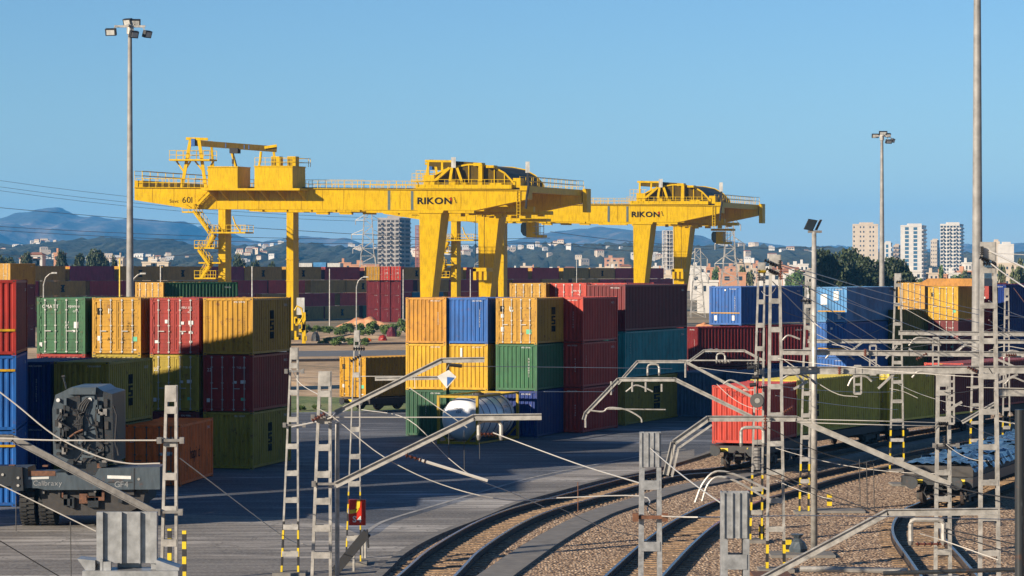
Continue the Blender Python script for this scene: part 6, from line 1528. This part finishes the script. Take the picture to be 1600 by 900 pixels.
for sx in (-1,):
    link_mesh('lettering', text_mesh('Calibraxy', 0.26, plain('dull lettering', (0.30, 0.31, 0.32, 1), 0.5)), bm2, q(76, 754, -0.215) - t.location, (R(90), 0, 0))
link_mesh('lettering', text_mesh('GF4', 0.30, M['dull lettering']), bm2, q(191, 756, -0.215) - t.location, (R(90), 0, 0))
for a, b_ in ((8, 740), (32, 745), (32, 757), (218, 748)):
    c = q(a, b_, -0.5 if a < 50 else -0.22); MB().cyl(c, c + V((0, 0.06, 0)), 0.05, n=8).build('bolt', STL, bm2, org=t.location)
pr([(60, 765), (226, 765), (222, 790), (190, 806), (96, 806), (66, 790)], 0.2, 3.5, 'chassis', UNF)
rr = random.Random(8)
for i in range(12):
    a = rr.uniform(84, 195); b_ = rr.uniform(772, 795); c = q(a, b_, 0.02); MB().para(c, V((rr.uniform(.1, .5), 0, 0)), V((0, 0.16, 0)), V((0, 0, rr.uniform(.1, .5)))).build('axle_part', rr.choice([MDG, RST, UNF]), t, org=t.location)
def tyre(px0, px1, yy, rad=0.78):
    a, b_ = q(px0, 0).x, q(px1, 0).x; mb = MB()
    mb.cyl((a, yy, rad), (b_, yy, rad), rad - 0.05, n=36)
    for k in range(30):
        an = 2 * pi * k / 30; c = V((0, cos(an), sin(an))); tg = V((0, -sin(an), cos(an)))
        for (u0, u1, sh) in ((0, 0.48, 0.0), (0.52, 1.0, 0.5)):
            o = V((a + (b_ - a) * u0, yy, rad)) + c * (rad - 0.06) + tg * (sh * 2 * pi * rad / 30)
            mb.para(o, V(((b_ - a) * (u1 - u0), 0, 0)), tg * 0.075, c * 0.07)
    return mb.build('tyre', RUB, t, org=t.location)
for a, b_ in ((27, 50), (57, 80), (176, 196), (202, 222)): tyre(a, b_, Y + 1.2, 0.82)
MB().para(q(-30, 765, 0.4), V((0.2, 0, 0)), V((0, 0.2, 0)), V((0, 0, 0.3))).build('tow_eye', BLK, t, org=t.location)

# ------------------------------------------------------------------ yard edge clutter in the middle distance
b = GB(468, 345); t = thing('crane_power_unit', 'yellow machinery with bent pipes and a white cabinet at the foot of the nearer crane', 'machinery', b)
s2 = 345 / F
mb = MB(); z = lambda py: H + (HY - py) * s2; x = lambda px: (px - CX) * s2
rr = random.Random(12)
for i in range(9): a = rr.uniform(459, 476); mb.para((x(a), 345, z(rr.uniform(488, 535))), (rr.uniform(.2, .8), 0, 0), (0, 0.8, 0), (0, 0, rr.uniform(.3, 1.0)))
mb.para((x(472), 345, 0), (0.45, 0, 0), (0, 0.5, 0), (0, 0, z(488))); mb.build('frame', CRY, t)
MB().tube([(x(461), 344.5, z(485)), (x(465), 344.5, z(478)), (x(472), 344.5, z(482)), (x(474), 344.5, z(495)), (x(468), 344.5, z(505))], 0.13, 6).build('bent_pipe', CRY, t)
MB().para((x(463), 345.5, z(492)), (1.0, 0, 0), (0, 0.6, 0), (0, 0, 2.2)).build('white_cabinet', WHT, t)
for px, py, wpx, hpx, mt, lab in ((493, 533, 14, 15, MDG, 'dark covered heap beside the siding'), (598, 532, 14, 9, RED, 'red and white rubble piece right of the bushes'), (612, 528, 16, 18, PUR, 'dull plum box partly behind the centre block'), (537, 535, 6, 5, WHT, 'white block by the siding'), (575, 533, 12, 5, ORG, 'orange heap by the siding')):
    p = G(px, py); s3 = p.y / F; mb = MB(); n = 9; rg = []
    for k, (zz, f) in enumerate(((0, 1), (0.5, 0.95), (0.85, 0.7), (1.0, 0.3))):
        rg += [(p.x + wpx * s3 / 2 * f * rr.uniform(.85, 1.1) * cos(2 * pi * i / n), p.y + wpx * s3 / 2 * f * rr.uniform(.85, 1.1) * sin(2 * pi * i / n), zz * hpx * s3 * rr.uniform(.85, 1)) for i in range(n)]
    mb.add(rg, [(k * n + i, k * n + (i + 1) % n, (k + 1) * n + (i + 1) % n, (k + 1) * n + i) for k in range(3) for i in range(n)] + [tuple(range(3 * n, 4 * n))])
    props(mb.build('debris_heap', mt, org=p), lab, 'heap', 'heaps along the far siding')
def mound(pts, label, mat=DRT, name='earth_mound'):
    px, py, wpx, hpx = pts; p = G(px, py); s3 = p.y / F; Wd = wpx * s3; Hh = hpx * s3; nx, ny = 26, 12; vs = []
    for j in range(ny + 1):
        for i in range(nx + 1):
            u, v = i / nx * 2 - 1, j / ny * 2 - 1; k = max(0, 1 - u * u) * max(0, 1 - v * v)
            vs.append((p.x + u * Wd / 2, p.y + v * Wd * 0.3, Hh * k * (1 + 0.7 * noise.noise(V((u * 3, v * 2, px)))) - 0.05))
    me = MB().add(vs, [(j * (nx + 1) + i, j * (nx + 1) + i + 1, (j + 1) * (nx + 1) + i + 1, (j + 1) * (nx + 1) + i) for j in range(ny) for i in range(nx)])
    props(me.build(name, mat, org=p, smooth=True), label, 'mound', 'earth mounds')
OEA = m_land('orange earth', [(0.36, (0.22, 0.09, 0.04, 1)), (0.5, (0.45, 0.20, 0.09, 1)), (0.62, (0.60, 0.33, 0.17, 1))], 0.1, 0.8)
mound((572, 510, 95, 12), 'long low mound of orange earth behind the green bushes', OEA)
mound((1100, 530, 60, 24), 'orange earth mound seen between the maroon and blue containers', OEA)
mound((430, 600, 150, 8), 'sandy bank beside the sidings left of the yellow wagon container')
mound((560, 528, 150, 5), 'low pale bank under the bushes')

# ------------------------------------------------------------------ trees and shrubs
LEAF = {}
def leafmat(name, c):
    if name in LEAF: return LEAF[name]
    m, nt, b = newmat(name)
    g = nd(nt, 'ShaderNodeNewGeometry')
    n1 = noise_n(nt, coords(nt), 0.5, 3)
    col = mix(nt, g.outputs['Random Per Island'], shade(c, 0.45), shade(c, 1.5))
    col = mix(nt, ramp(nt, n1, [(0.4, (0, 0, 0, 1)), (0.65, (0.6, 0.6, 0.6, 1))]), col, (c[0] * 1.9, c[1] * 1.4, c[2] * 0.9, 1))
    nt.links.new(col, b.inputs['Base Color']); b.inputs['Roughness'].default_value = 0.7
    LEAF[name] = m; return m
LPI = leafmat('pine foliage', (0.020, 0.034, 0.009, 1)); LBU = leafmat('bush foliage', (0.06, 0.11, 0.025, 1)); LOL = leafmat('olive foliage', (0.07, 0.09, 0.035, 1))
BARK = plain('bark', (0.09, 0.06, 0.04, 1), 0.9)
def crown_mesh(seed, rx, rz, n, leaf, mat, lobes=9):
    rr = random.Random(seed); mb = MB(); L = []
    for i in range(lobes):
        a = rr.uniform(0, 2 * pi); d = rr.uniform(0, 0.62); z = rr.uniform(-0.45, 0.6)
        L.append((V((d * rx * cos(a), d * rx * sin(a), z * rz)), rr.uniform(0.32, 0.55)))
    for i in range(n):
        c, r = rr.choice(L)
        v = V((rr.gauss(0, 1), rr.gauss(0, 1), rr.gauss(0, 1))).normalized() * (rr.random() ** 0.35)
        p = c + V((v.x * rx * r, v.y * rx * r, v.z * rz * r * 1.1))
        if noise.noise(p * (2.2 / rx)) > 0.32: continue
        a = V((rr.gauss(0, 1), rr.gauss(0, 1), rr.gauss(0, 0.6))).normalized(); b = a.orthogonal().normalized()
        q_ = Matrix.Rotation(rr.uniform(0, 6.28), 3, a) @ b; s_ = leaf * rr.uniform(0.6, 1.4)
        w_ = a * s_ * 0.6; h_ = q_ * s_
        mb.add([p - w_ - h_ * 0.5, p + w_ - h_ * 0.4, p + w_ * 0.6 + h_ * 0.6, p - w_ * 0.7 + h_ * 0.5], [(0, 1, 2, 3)])
    return mb.mesh('crown', mat)
CR = {}
def tree(px, Y, top_py, wpx, label, kind='pine', group=None, zmin=0.35, name='tree', cat='tree', base=0.0):
    s3 = Y / F; ht = H + (HY - top_py) * s3 - base; rx = wpx * s3 / 2
    key = (kind, random.randint(0, 2))
    if key not in CR:
        mat = {'pine': LPI, 'bush': LBU, 'olive': LOL}[kind]
        CR[key] = crown_mesh(hash(kind) % 50 + key[1] * 7 + 3, 1.0, 1.0, 6500 if kind == 'pine' else 2600, 0.085 if kind == 'pine' else 0.11, mat, 11 if kind == 'pine' else 8)
    t = thing(name, label, cat, (GB(px, Y).x, Y, base), random.uniform(0, 6), group)
    ch = ht * (1 - zmin) / 2
    c = link_mesh('crown', CR[key], t, (0, 0, ht - ch * 0.98)); c.scale = (rx * 1.1, rx * 1.1, ch * 1.12)
    mb = MB(); mb.tube([(0, 0, -0.1), (0.05 * rx, 0, ht * 0.3), (-0.03 * rx, 0.02, ht * 0.6), (0, 0, ht * 0.85)], 1.0, 7)
    vs = mb.v; mb.v = []
    for i, (x_, y_, z_) in enumerate(vs):
        k = [0.035, 0.026, 0.018, 0.008][i // 7] * max(ht, 1.5); cx_ = [0, .05 * rx, -.03 * rx, 0][i // 7]
        mb.v.append((cx_ + (x_ - cx_) * k, y_ * k, z_ if True else z_))
    if name != 'shrub':
        for a in (0.4, 2.5, 4.6): mb.tube([(0, 0, ht * 0.42), (rx * 0.35 * cos(a), rx * 0.35 * sin(a), ht * 0.62), (rx * 0.6 * cos(a), rx * 0.6 * sin(a), ht * 0.78)], 0.012 * ht, 5)
    mb.build('trunk', BARK, t, org=(0, 0, 0))
    return t
side = lambda px: 'left' if px < 500 else ('centre' if px < 1000 else 'right')
i = 0
for px, Y, top, w_ in ((1296, 500, 399, 58), (1316, 520, 397, 63), (1338, 510, 403, 58), (1362, 490, 409, 66), (1386, 500, 406, 63), (1404, 470, 411, 58), (1284, 470, 408, 43), (1420, 480, 420, 37), (1350, 465, 420, 72)):
    i += 1; tree(px, Y, top, w_, ['pine with the fullest dark crown at the left of the clump before the towers', 'highest dark pine of the clump right of the slim lamp post', 'dark pine in the clump below the beige tower', 'broad dark pine left of the distant floodlight mast', 'dark pine right behind the distant floodlight mast', 'dark pine at the right of the clump, below the white and blue tower', 'smaller dark pine directly right of the slim lamp post', 'smallest pine at the right end of the clump', 'low wide pine in front of the clump'][i - 1], 'pine', 'dark pines before the towers', 0.1)
i = 0
for px, Y, top, w_ in ((12, 720, 397, 42), (38, 740, 401, 26), (98, 720, 399, 22), (120, 700, 403, 22), (150, 700, 397, 38), (163, 720, 403, 24), (178, 700, 406, 16), (375, 720, 404, 26), (395, 740, 405, 24), (425, 720, 407, 20)):
    i += 1; tree(px, Y, top, w_, 'dark round tree behind the far container row, %s from the left' % ords[i - 1], 'pine', 'dark trees behind the far container row', 0.1)
i = 0
for px, Y, top, w_ in ((812, 900, 428, 26), (832, 880, 422, 34), (850, 900, 428, 26), (868, 900, 434, 30), (884, 900, 432, 22), (1120, 950, 422, 22), (1148, 940, 424, 20), (1165, 900, 418, 24), (1250, 900, 425, 26), (1232, 950, 428, 22), (1492, 900, 428, 28), (1440, 900, 434, 16), (1512, 950, 424, 22), (1566, 600, 412, 14), (1590, 560, 408, 26), (1470, 850, 418, 10)):
    i += 1; tree(px, Y, top, w_, 'green tree among the low town buildings, %s from the left' % (ords[i - 1]), random.choice(('olive', 'bush')) if px > 1100 else 'pine', 'trees among the town buildings', 0.05)
i = 0
for px, py, w_, h_ in ((478, 522, 26, 13), (496, 520, 24, 12), (515, 522, 26, 13), (532, 524, 22, 14), (548, 522, 26, 18), (565, 524, 24, 17), (582, 524, 28, 20), (600, 525, 24, 19), (617, 526, 24, 18), (510, 538, 26, 10), (530, 540, 28, 13), (556, 541, 30, 14), (572, 540, 20, 11), (628, 520, 20, 20), (446, 640, 24, 10), (470, 642, 22, 9), (492, 640, 20, 8)):
    i += 1; p = G(px, py); tree(px, p.y, py - h_, w_, 'green bush on the rough ground left of the centre block, %s of the row' % ords[i - 1], 'bush', 'green bushes on the rough ground', 0.0, 'shrub', 'shrub')

# ------------------------------------------------------------------ town, towers
def facade(name, wall, glass, sx, sz, fw=0.5, fh=0.45, rough=0.8):
    m, nt, b = newmat(name)
    tc = nd(nt, 'ShaderNodeTexCoord')
    n1 = noise_n(nt, tc.outputs['Object'], 0.4, 4)
    col = ramp(nt, n1, [(0.3, shade(wall, 0.85)), (0.7, wall)])
    nt.links.new(col, b.inputs['Base Color']); b.inputs['Roughness'].default_value = rough
    return m
def wallm(name, c): return plain(name, c, 0.85, 0, 0.12, 0.3, 0.0)
CREM = wallm('cream render', (0.66, 0.55, 0.42, 1)); WREN = wallm('white render', (0.72, 0.69, 0.64, 1)); SALM = wallm('salmon render', (0.60, 0.30, 0.17, 1)); BEIG = wallm('beige render', (0.60, 0.46, 0.33, 1))
BRIK = wallm('brick red', (0.36, 0.12, 0.07, 1)); GCON = wallm('raw concrete', (0.42, 0.39, 0.36, 1)); WIND = plain('window glass', (0.035, 0.06, 0.09, 1), 0.15, 0, 0.3, 0.5, 0); BLGL = plain('blue glazing', (0.06, 0.16, 0.26, 1), 0.15, 0, 0.3, 0.4, 0)
TILE = wallm('roof tile', (0.42, 0.17, 0.09, 1)); GROO = wallm('grey roof', (0.25, 0.24, 0.23, 1))
def tower(px0, px1, top, Y, label, wall, side_px=0, floors=14, cols=6, style='punch', glass=WIND, rotdeg=0, base_h=0, roofbox=True):
    s3 = Y / F; x0, x1 = (px0 - CX) * s3, (px1 - CX) * s3; zt = H + (HY - top) * s3; dp = max(8, (x1 - x0) * 0.7)
    sd = side_px * s3
    t = thing('apartment_tower', label, 'apartment tower', ((x0 + x1) / 2, Y, 0))
    org = t.location
    f0, f1 = V((x0, Y, 0)), V((x1 - sd, Y - 0.5, 0)); bk = V((x1, Y + dp, 0)) - f1
    mb = MB(); mb.add([f0, f1, f1 + bk, f0 + bk] + [p + V((0, 0, zt)) for p in (f0, f1, f1 + bk, f0 + bk)], [(3, 2, 1, 0), (4, 5, 6, 7), (0, 1, 5, 4), (1, 2, 6, 5), (2, 3, 7, 6), (3, 0, 4, 7)])
    w0_ = mb.build('wall', wall, t)
    fh = zt / floors
    wlist = [(f0, f1, cols), (f1, f1 + bk, max(2, cols // 2))]
    K = {'punch': (0.3, 0.38, 0.4, 0.38), 'strip': (0.05, 0.9, 0.12, 0.72), 'balcony': (0.12, 0.72, 0.35, 0.5)}[style]
    for a, b_, ncol in wlist:
        e = (b_ - a); n_ = V((e.y, -e.x, 0)).normalized(); cw_ = e.length / ncol; u = e.normalized(); sp_ = []
        me = MB().para(n_ * 0.02, u * cw_ * K[1], n_ * 0.05, V((0, 0, fh * K[3]))).mesh('window', glass)
        for fl in range(floors - 1, -1, -1):
            for c in range(ncol):
                if (style == 'punch' and c % 3 == 1 and ncol > 5) or (style == 'strip' and c % 2 == 0): continue
                sp_.append(a + u * (cw_ * (c + K[0])) + V((0, 0, fh * (fl + K[2]))) - org)
        copies('window', me, w0_, sp_, 80 if a is f0 else 20)
    if style in ('balcony', 'strip'):
        sp_ = []
        if style == 'balcony':
            u = (f1 - f0) / cols; me = MB().para((0, 0, 0), u * 0.92, V((0, 1.3, 0)), V((0, 0, fh * 0.34))).mesh('balcony', wall)
            copies('balcony', me, w0_, [f0 + u * c + V((0, -1.3, fh * fl)) - org for fl in range(floors - 1, 0, -1) for c in range(0, cols, 2)], 80)
        me = MB().para((0, 0, 0), V((1.1, 0, 0)), bk * 0.9, V((0, 0, fh * 0.32))).mesh('balcony', wall)
        copies('balcony', me, w0_, [f1 + V((0, 0, fh * fl)) - org for fl in range(floors - 1, 0, -1)], 20)
    if roofbox:
        mb = MB(); mb.bx(x0 + (x1 - x0) * 0.3, x0 + (x1 - x0) * 0.75, Y + 2, Y + dp * 0.7, zt, zt + 2.2); mb.build('roof_house', wall, t)
    mb = MB()
    for a, b_ in ((f0, f1), (f1, f1 + bk)): mb.beam(a + V((0, 0, zt + 0.5)), b_ + V((0, 0, zt + 0.5)), 0.3, 1.0)
    mb.build('parapet', wall, w0_)
    return t
tower(590, 640, 343, 1500, 'unfinished pale concrete tower with open balconies, seen under the nearer crane girder', GCON, 16, 16, 5, 'balcony', UNF)
tower(1332, 1376, 352, 2000, 'pale cream windowed apartment tower left of the distant floodlight mast', CREM, 4, 13, 8, 'punch')
tower(1380, 1396, 381, 2200, 'short pale tower right of the distant floodlight mast', WREN, 4, 9, 3, 'strip', BLGL)
tower(1396, 1409, 385, 2250, 'short brown tower left of the white and blue one', BEIG, 5, 9, 3, 'balcony')
tower(1407, 1452, 354, 1900, 'white and blue glazed apartment tower', WREN, 12, 15, 5, 'strip', BLGL)
tower(1454, 1470, 377, 2300, 'narrow pale tower between the two tallest ones', CREM, 6, 11, 3, 'punch')
tower(1469, 1510, 352, 1900, 'white apartment tower with dark side balconies, rightmost of the tall ones', WREN, 11, 17, 6, 'balcony')
tower(1560, 1587, 384, 1500, 'white block at the right edge behind the widest mast', WREN, 3, 8, 4, 'punch', WREN)
tower(1552, 1564, 380, 1550, 'slim cream block touching the widest mast', CREM, 2, 8, 2, 'punch', CREM)
tower(1554, 1596, 414, 1200, 'pale cream house block under the white block at the right edge', CREM, 3, 4, 5, 'punch', roofbox=False)
# building in scaffolding and brick tower
def scaffold(px0, px1, top, Y, label, mat, inner=None, floors=16, cols=4):
    s3 = Y / F; x0, x1 = (px0 - CX) * s3, (px1 - CX) * s3; zt = H + (HY - top) * s3; dp = (x1 - x0)
    t = thing('scaffolded_tower', label, 'tower under construction', ((x0 + x1) / 2, Y, 0)); mb = MB()
    for i in range(cols + 1):
        for j in (0, 1): x_ = x0 + (x1 - x0) * i / cols; mb.bx(x_ - 0.12, x_ + 0.12, Y + j * dp - 0.12, Y + j * dp + 0.12, 0, zt)
    for f in range(1, floors + 1):
        z_ = zt * f / floors
        for yy in (Y, Y + dp): mb.bx(x0, x1, yy - 0.2, yy + 0.2, z_ - 0.16, z_)
        for xx in (x0, x1): mb.bx(xx - 0.1, xx + 0.1, Y, Y + dp, z_ - 0.12, z_)
    mb.build('scaffolding', mat, t)
    mb = MB()
    for f in range(1, floors + 1): z_ = zt * f / floors; mb.bx(x0 + 0.6, x1 - 0.6, Y + 1, Y + dp - 1, z_ - 0.3, z_ - 0.02)
    for i in range(cols + 1): x_ = x0 + 0.8 + (x1 - x0 - 1.6) * i / cols; mb.bx(x_ - 0.25, x_ + 0.25, Y + 1.2, Y + 1.7, 0, zt - 0.4)
    mb.bx(x0 + dp * .35, x1 - dp * .35, Y + dp * .4, Y + dp * .6, 0, zt)
    mb.build('floors', inner or mat, t)
scaffold(649, 668, 352, 1400, 'reddish brick tower under construction behind the right leg of the nearer crane', BRIK, BRIK)
scaffold(1036, 1057, 360, 1300, 'white scaffolded tower between the legs of the farther crane', WREN, GCON)
# low buildings
def house(px0, px1, top, Y, wall, label, roof='flat', group='low town buildings', winrows=2, tilt=0, name='town_building', cat='building'):
    s3 = Y / F; x0, x1 = (px0 - CX) * s3, (px1 - CX) * s3; zt = H + (HY - top) * s3; dp = min(30, max(8, (x1 - x0) * 0.6))
    t = thing(name, label, cat, ((x0 + x1) / 2, Y, 0), 0, group)
    mb = MB(); mb.bx(x0, x1, Y, Y + dp, 0, zt); w_ = mb.build('wall', wall, t)
    mb = MB()
    if roof == 'flat': mb.bx(x0 - 0.2, x1 + 0.2, Y - 0.2, Y + dp + 0.2, zt, zt + 0.5); mb.bx(x0 + (x1 - x0) * 0.2, x0 + (x1 - x0) * 0.4, Y + 2, Y + 5, zt + 0.5, zt + 2.2); m_ = wall
    else:
        h_ = min(3.5, (x1 - x0) * 0.18); mb.prism([(x0 - 0.4, Y - 0.5, zt), (x1 + 0.4, Y - 0.5, zt), ((x0 + x1) / 2 + (x1 - x0) * 0.25, Y + dp / 2, zt + h_), ((x0 + x1) / 2 - (x1 - x0) * 0.25, Y + dp / 2, zt + h_)], (0, 0.01, 0))
        mb = MB(); a = [(x0 - .4, Y - .5, zt), (x1 + .4, Y - .5, zt), (x1 + .4, Y + dp + .5, zt), (x0 - .4, Y + dp + .5, zt), (x0 + (x1 - x0) * .2, Y + dp / 2, zt + h_), (x1 - (x1 - x0) * .2, Y + dp / 2, zt + h_)]
        mb.add(a, [(0, 1, 5, 4), (1, 2, 5), (2, 3, 4, 5), (3, 0, 4), (3, 2, 1, 0)]); m_ = TILE
    mb.build('roof', m_, w_)
    n = max(2, int((x1 - x0) / 3.6)); g_ = (x1 - x0) / n; sp_ = []
    me = MB().bx(0, g_ * 0.4, -0.05, -0.01, 0, 1.3).mesh('window', WIND)
    for r_ in range(winrows):
        zz = zt - 2.1 - 3.1 * r_
        if zz > 0.3: sp_ += [(x0 + g_ * (c + 0.3) - t.location.x, 0, zz) for c in range(n)]
    copies('window', me, w_, sp_, 60)
    return t
rr = random.Random(21); cn = {}
def onum(d, k):
    d[k] = d.get(k, 0) + 1; return (ords + ['twentieth', 'twenty-first', 'twenty-second', 'twenty-third'])[d[k] - 1]
px = 801; k = 0
while px < 1330:
    w_ = rr.uniform(9, 30); Y = rr.uniform(1150, 1500); top_ = rr.uniform(415, 426)
    if 1090 < px < 1190: top_ = rr.uniform(412, 422)
    wl = rr.choice([SALM, SALM, CREM, WREN, CREM, BEIG, SALM])
    nm = {'salmon render': 'salmon', 'cream render': 'cream', 'white render': 'white', 'beige render': 'beige'}[wl.name]
    house(px, px + w_, top_, Y, wl, '%s %s building from the left in the upper row of the town' % (onum(cn, ('u', nm)), nm), rr.choice(['flat', 'flat', 'tile']))
    px += w_ * rr.uniform(0.5, 1.0); k += 1
px = 803; k = 0
while px < 1320:
    w_ = rr.uniform(14, 40); Y = rr.uniform(850, 1050); top_ = rr.uniform(425, 434)
    wl = rr.choice([WREN, CREM, SALM, GCON, WREN])
    nm = {'salmon render': 'salmon', 'cream render': 'cream', 'white render': 'white', 'raw concrete': 'grey'}[wl.name]
    house(px, px + w_, top_, Y, wl, '%s low %s shed from the left in the front line of the town' % (onum(cn, ('f', nm)), nm), 'flat', 'sheds in the front line of the town')
    px += w_ * rr.uniform(0.9, 1.7); k += 1
house(945, 975, 404, 1900, SALM, 'large reddish building raised above the others, left of the farther crane leg', 'flat')
house(952, 966, 410, 1400, BEIG, 'tall beige block directly left of the farther crane leg', 'flat')
for a, b_, tp, w_, lab, rf in ((30, 62, 404, CREM, 'wide cream villa with a tiled roof behind the far row at the left', 'tile'), (44, 66, 398, WREN, 'white upper part of the villa group at the left', 'tile'), (84, 98, 397, SALM, 'reddish building right of the villa at the left', 'flat'), (184, 192, 404, CREM, 'small cream block just left of the left floodlight mast', 'flat'), (222, 263, 411, CREM, 'low pale flat-roofed hall under the girder end of the nearer crane', 'flat'), (236, 245, 407, WREN, 'small white rooftop block on the pale hall', 'flat'), (530, 548, 412, SALM, 'orange low building right of the white trailers', 'flat'), (548, 592, 415, SALM, 'long low orange building left of the unfinished tower', 'flat'), (1498, 1520, 425, SALM, 'small salmon house below the rightmost tall tower', 'flat'), (1420, 1440, 425, WREN, 'white house below the white and blue tower', 'flat'), (1452, 1466, 428, CREM, 'cream house with one window below the narrow tower', 'flat'), (1466, 1480, 430, SALM, 'salmon house below the rightmost tall tower, left one', 'flat'), (1508, 1518, 412, WREN, 'white house block left of the floodlight pole', 'flat'), (1482, 1500, 428, WREN, 'white house among trees below the towers', 'flat'), (1204, 1218, 425, SALM, 'salmon house behind the tallest lattice mast', 'tile'), (1222, 1260, 424, SALM, 'wide salmon house with tiled roof right of the tallest lattice mast', 'tile'), (1250, 1263, 414, WREN, 'white house left of the slim lamp post', 'flat')):
    house(a, b_, tp, 1000 if a < 300 or a > 1400 else 1100, w_, lab, rf, 'single houses around the yard')
for a, b_ in ((1093, 1122),): 
    house(a, b_, 441, 620, WREN, 'white flat-roofed hut with blue windows left of the first blue container', 'flat', 'single houses around the yard', 1)

# hillside houses: each one a small house standing on the hill surface
hm = []
for k, wl in enumerate((WREN, CREM, WREN, CREM)):
    mb = MB(); mb.bx(-6, 6, -4, 4, -8, 5.0, 0); mb.add([(-6.5, -4.5, 5), (6.5, -4.5, 5), (6.5, 4.5, 5), (-6.5, 4.5, 5), (-5, 0, 6.6), (5, 0, 6.6)], [(0, 1, 5, 4), (1, 2, 5), (2, 3, 4, 5), (3, 0, 4)], 1)
    for x_ in (-4.5, -1, 2.6): mb.bx(x_, x_ + 1.6, -4.06, -4.0, 1.2, 3.2, 2)
    if k == 2: mb.bx(6, 12, -3, 3, -8, 3.4, 0)
    hm.append(mb.mesh('hillside_house', [wl, TILE if k == 3 else wl, WIND]))
def hill_z(X, Y):
    # nearest grid vertex of the hills
    j = (Y - 1900) / (4600 - 1900) * hny; i = (X * F / 3300 + CX + 300) / 2200 * hnx
    i = min(max(int(round(i)), 0), hnx); j = min(max(int(round(j)), 0), hny)
    return hv[j * (hnx + 1) + i][2]
rr = random.Random(33); n_h = 0
clus = [(rr.uniform(0, 1320), rr.uniform(2350, 3250)) for _ in range(44)]
for cpx, cY in clus:
    for _ in range(rr.randint(2, 7)):
        Y = cY + rr.gauss(0, 60); Y = min(max(Y, 2050), 3280); px = cpx + rr.gauss(0, 16); X = (px - CX) * Y / F
        z_ = hill_z(X, Y)
        if HY - (z_ - H) * F / Y > 414 or n_h > 270: continue
        n_h += 1
        o = link_mesh('hillside_house', rr.choice(hm), None, (X, Y, z_ + 2), (0, 0, rr.uniform(-0.5, 0.5))); sc_ = rr.uniform(0.28, 0.6); o.scale = (sc_ * rr.uniform(.8, 1.4), sc_, sc_ * rr.uniform(0.8, 1.1))
        reg = 'left, below the large mountain' if px < 440 else ('in the centre, under the nearer crane' if px < 800 else 'at the right, beyond the orange town buildings')
        props(o, 'tiny pale house scattered on the wooded hillside ' + reg, 'house', 'houses on the hillside ' + reg.split(',')[0])

# ------------------------------------------------------------------ pylons and high-voltage lines
def pylon(px, Y, top, label, wpx=24, arms=((0.82, 0.9), (0.66, 1.0)), heavy=0.16):
    s3 = Y / F; b = GB(px, Y); zt = H + (HY - top) * s3; wb = wpx * s3; mb = MB()
    t = thing('power_pylon', label, 'power pylon', b, 0, 'power pylons')
    def cw_(z): f = z / zt; return wb * (1 - f) * 0.5 + 0.45 if f < 0.55 else wb * 0.45 * 0.5 * max(0.35, 1.0 - (f - 0.55)) + 0.3
    lv = [zt * i / 12 for i in range(13)]
    for sx in (-1, 1):
        for sy in (-1, 1):
            for a, c in zip(lv[:-1], lv[1:]): mb.beam((b.x + sx * cw_(a), Y + sy * cw_(a), a), (b.x + sx * cw_(c), Y + sy * cw_(c), c), heavy, heavy)
    for i, (a, c) in enumerate(zip(lv[:-1], lv[1:])):
        k = 1 if i % 2 else -1
        for sy in (-1, 1):
            mb.beam((b.x - k * cw_(a), Y + sy * cw_(a), a), (b.x + k * cw_(c), Y + sy * cw_(c), c), heavy * 0.6, heavy * 0.6)
            mb.beam((b.x - cw_(c), Y + sy * cw_(c), c), (b.x + cw_(c), Y + sy * cw_(c), c), heavy * 0.6, heavy * 0.6)
        for sx in (-1, 1): mb.beam((b.x + sx * cw_(a), Y - k * cw_(a), a), (b.x + sx * cw_(c), Y + k * cw_(c), c), heavy * 0.6, heavy * 0.6)
    mb.build('tower', STL, t)
    for f, ln in arms:
        z_ = zt * f; mb = MB(); L = ln * wb * 0.62
        for sx in (-1, 1):
            tip = V((b.x + sx * (L + 1), Y, z_)); 
            for sy in (-1, 1): mb.beam((b.x + sx * cw_(z_), Y + sy * cw_(z_), z_), tip, heavy * .7, heavy * .7); mb.beam((b.x + sx * cw_(z_), Y + sy * cw_(z_), z_ + 1.6), tip, heavy * .6, heavy * .6)
            mb.cyl(tip, tip + V((0, 0, -1.6)), 0.14, n=6)
        mb.build('cross_arm', STL, t)
    return t
pylon(575, 900, 330, 'power pylon left of the unfinished tower, under the crane girder', 34, ((0.9, 0.7), (0.74, 1.0), (0.58, 0.9)), 0.22)
pylon(1140, 700, 341, 'tallest power pylon right of the farther crane', 30, ((0.93, 0.6), (0.72, 0.9), (0.5, 0.9)), 0.2)
pylon(1090, 560, 388, 'smaller power pylon just right of the farther crane leg', 16, ((0.85, 0.8), (0.6, 0.9)), 0.12)
pylon(752, 1300, 402, 'tiny pylon seen between the legs of the nearer crane', 14, ((0.8, 0.8),), 0.2)
for i, (a, b_, c, d_) in enumerate(((-60, 273, 575, 332), (-60, 283, 575, 340), (-60, 289, 575, 346), (-60, 319, 1100, 388), (-60, 350, 860, 372), (-60, 356, 860, 380), (860, 362, 1300, 386), (860, 379, 1140, 386), (-60, 392, 340, 394))):
    wire([(a, b_, 900), (c, d_, 900)], 'far high-voltage line across the sky behind the cranes, %s from the top' % ords[i], 0.09 if i > 2 else 0.06, CAB, 'far high-voltage lines', sag=2.2)

# ------------------------------------------------------------------ haze
m, nt, b = newmat('haze air'); nt.nodes.remove(b)
pv = nd(nt, 'ShaderNodeVolumePrincipled'); pv.inputs['Color'].default_value = (0.10, 0.46, 1.0, 1); pv.inputs['Density'].default_value = 8.0e-5
pv.inputs['Anisotropy'].default_value = 0.0
nt.links.new(pv.outputs[0], nt.nodes['Material Output'].inputs['Volume'])
props(MB().bx(-13990, 13990, -290, 13000, -30, 330).build('haze', m), kind='stuff')
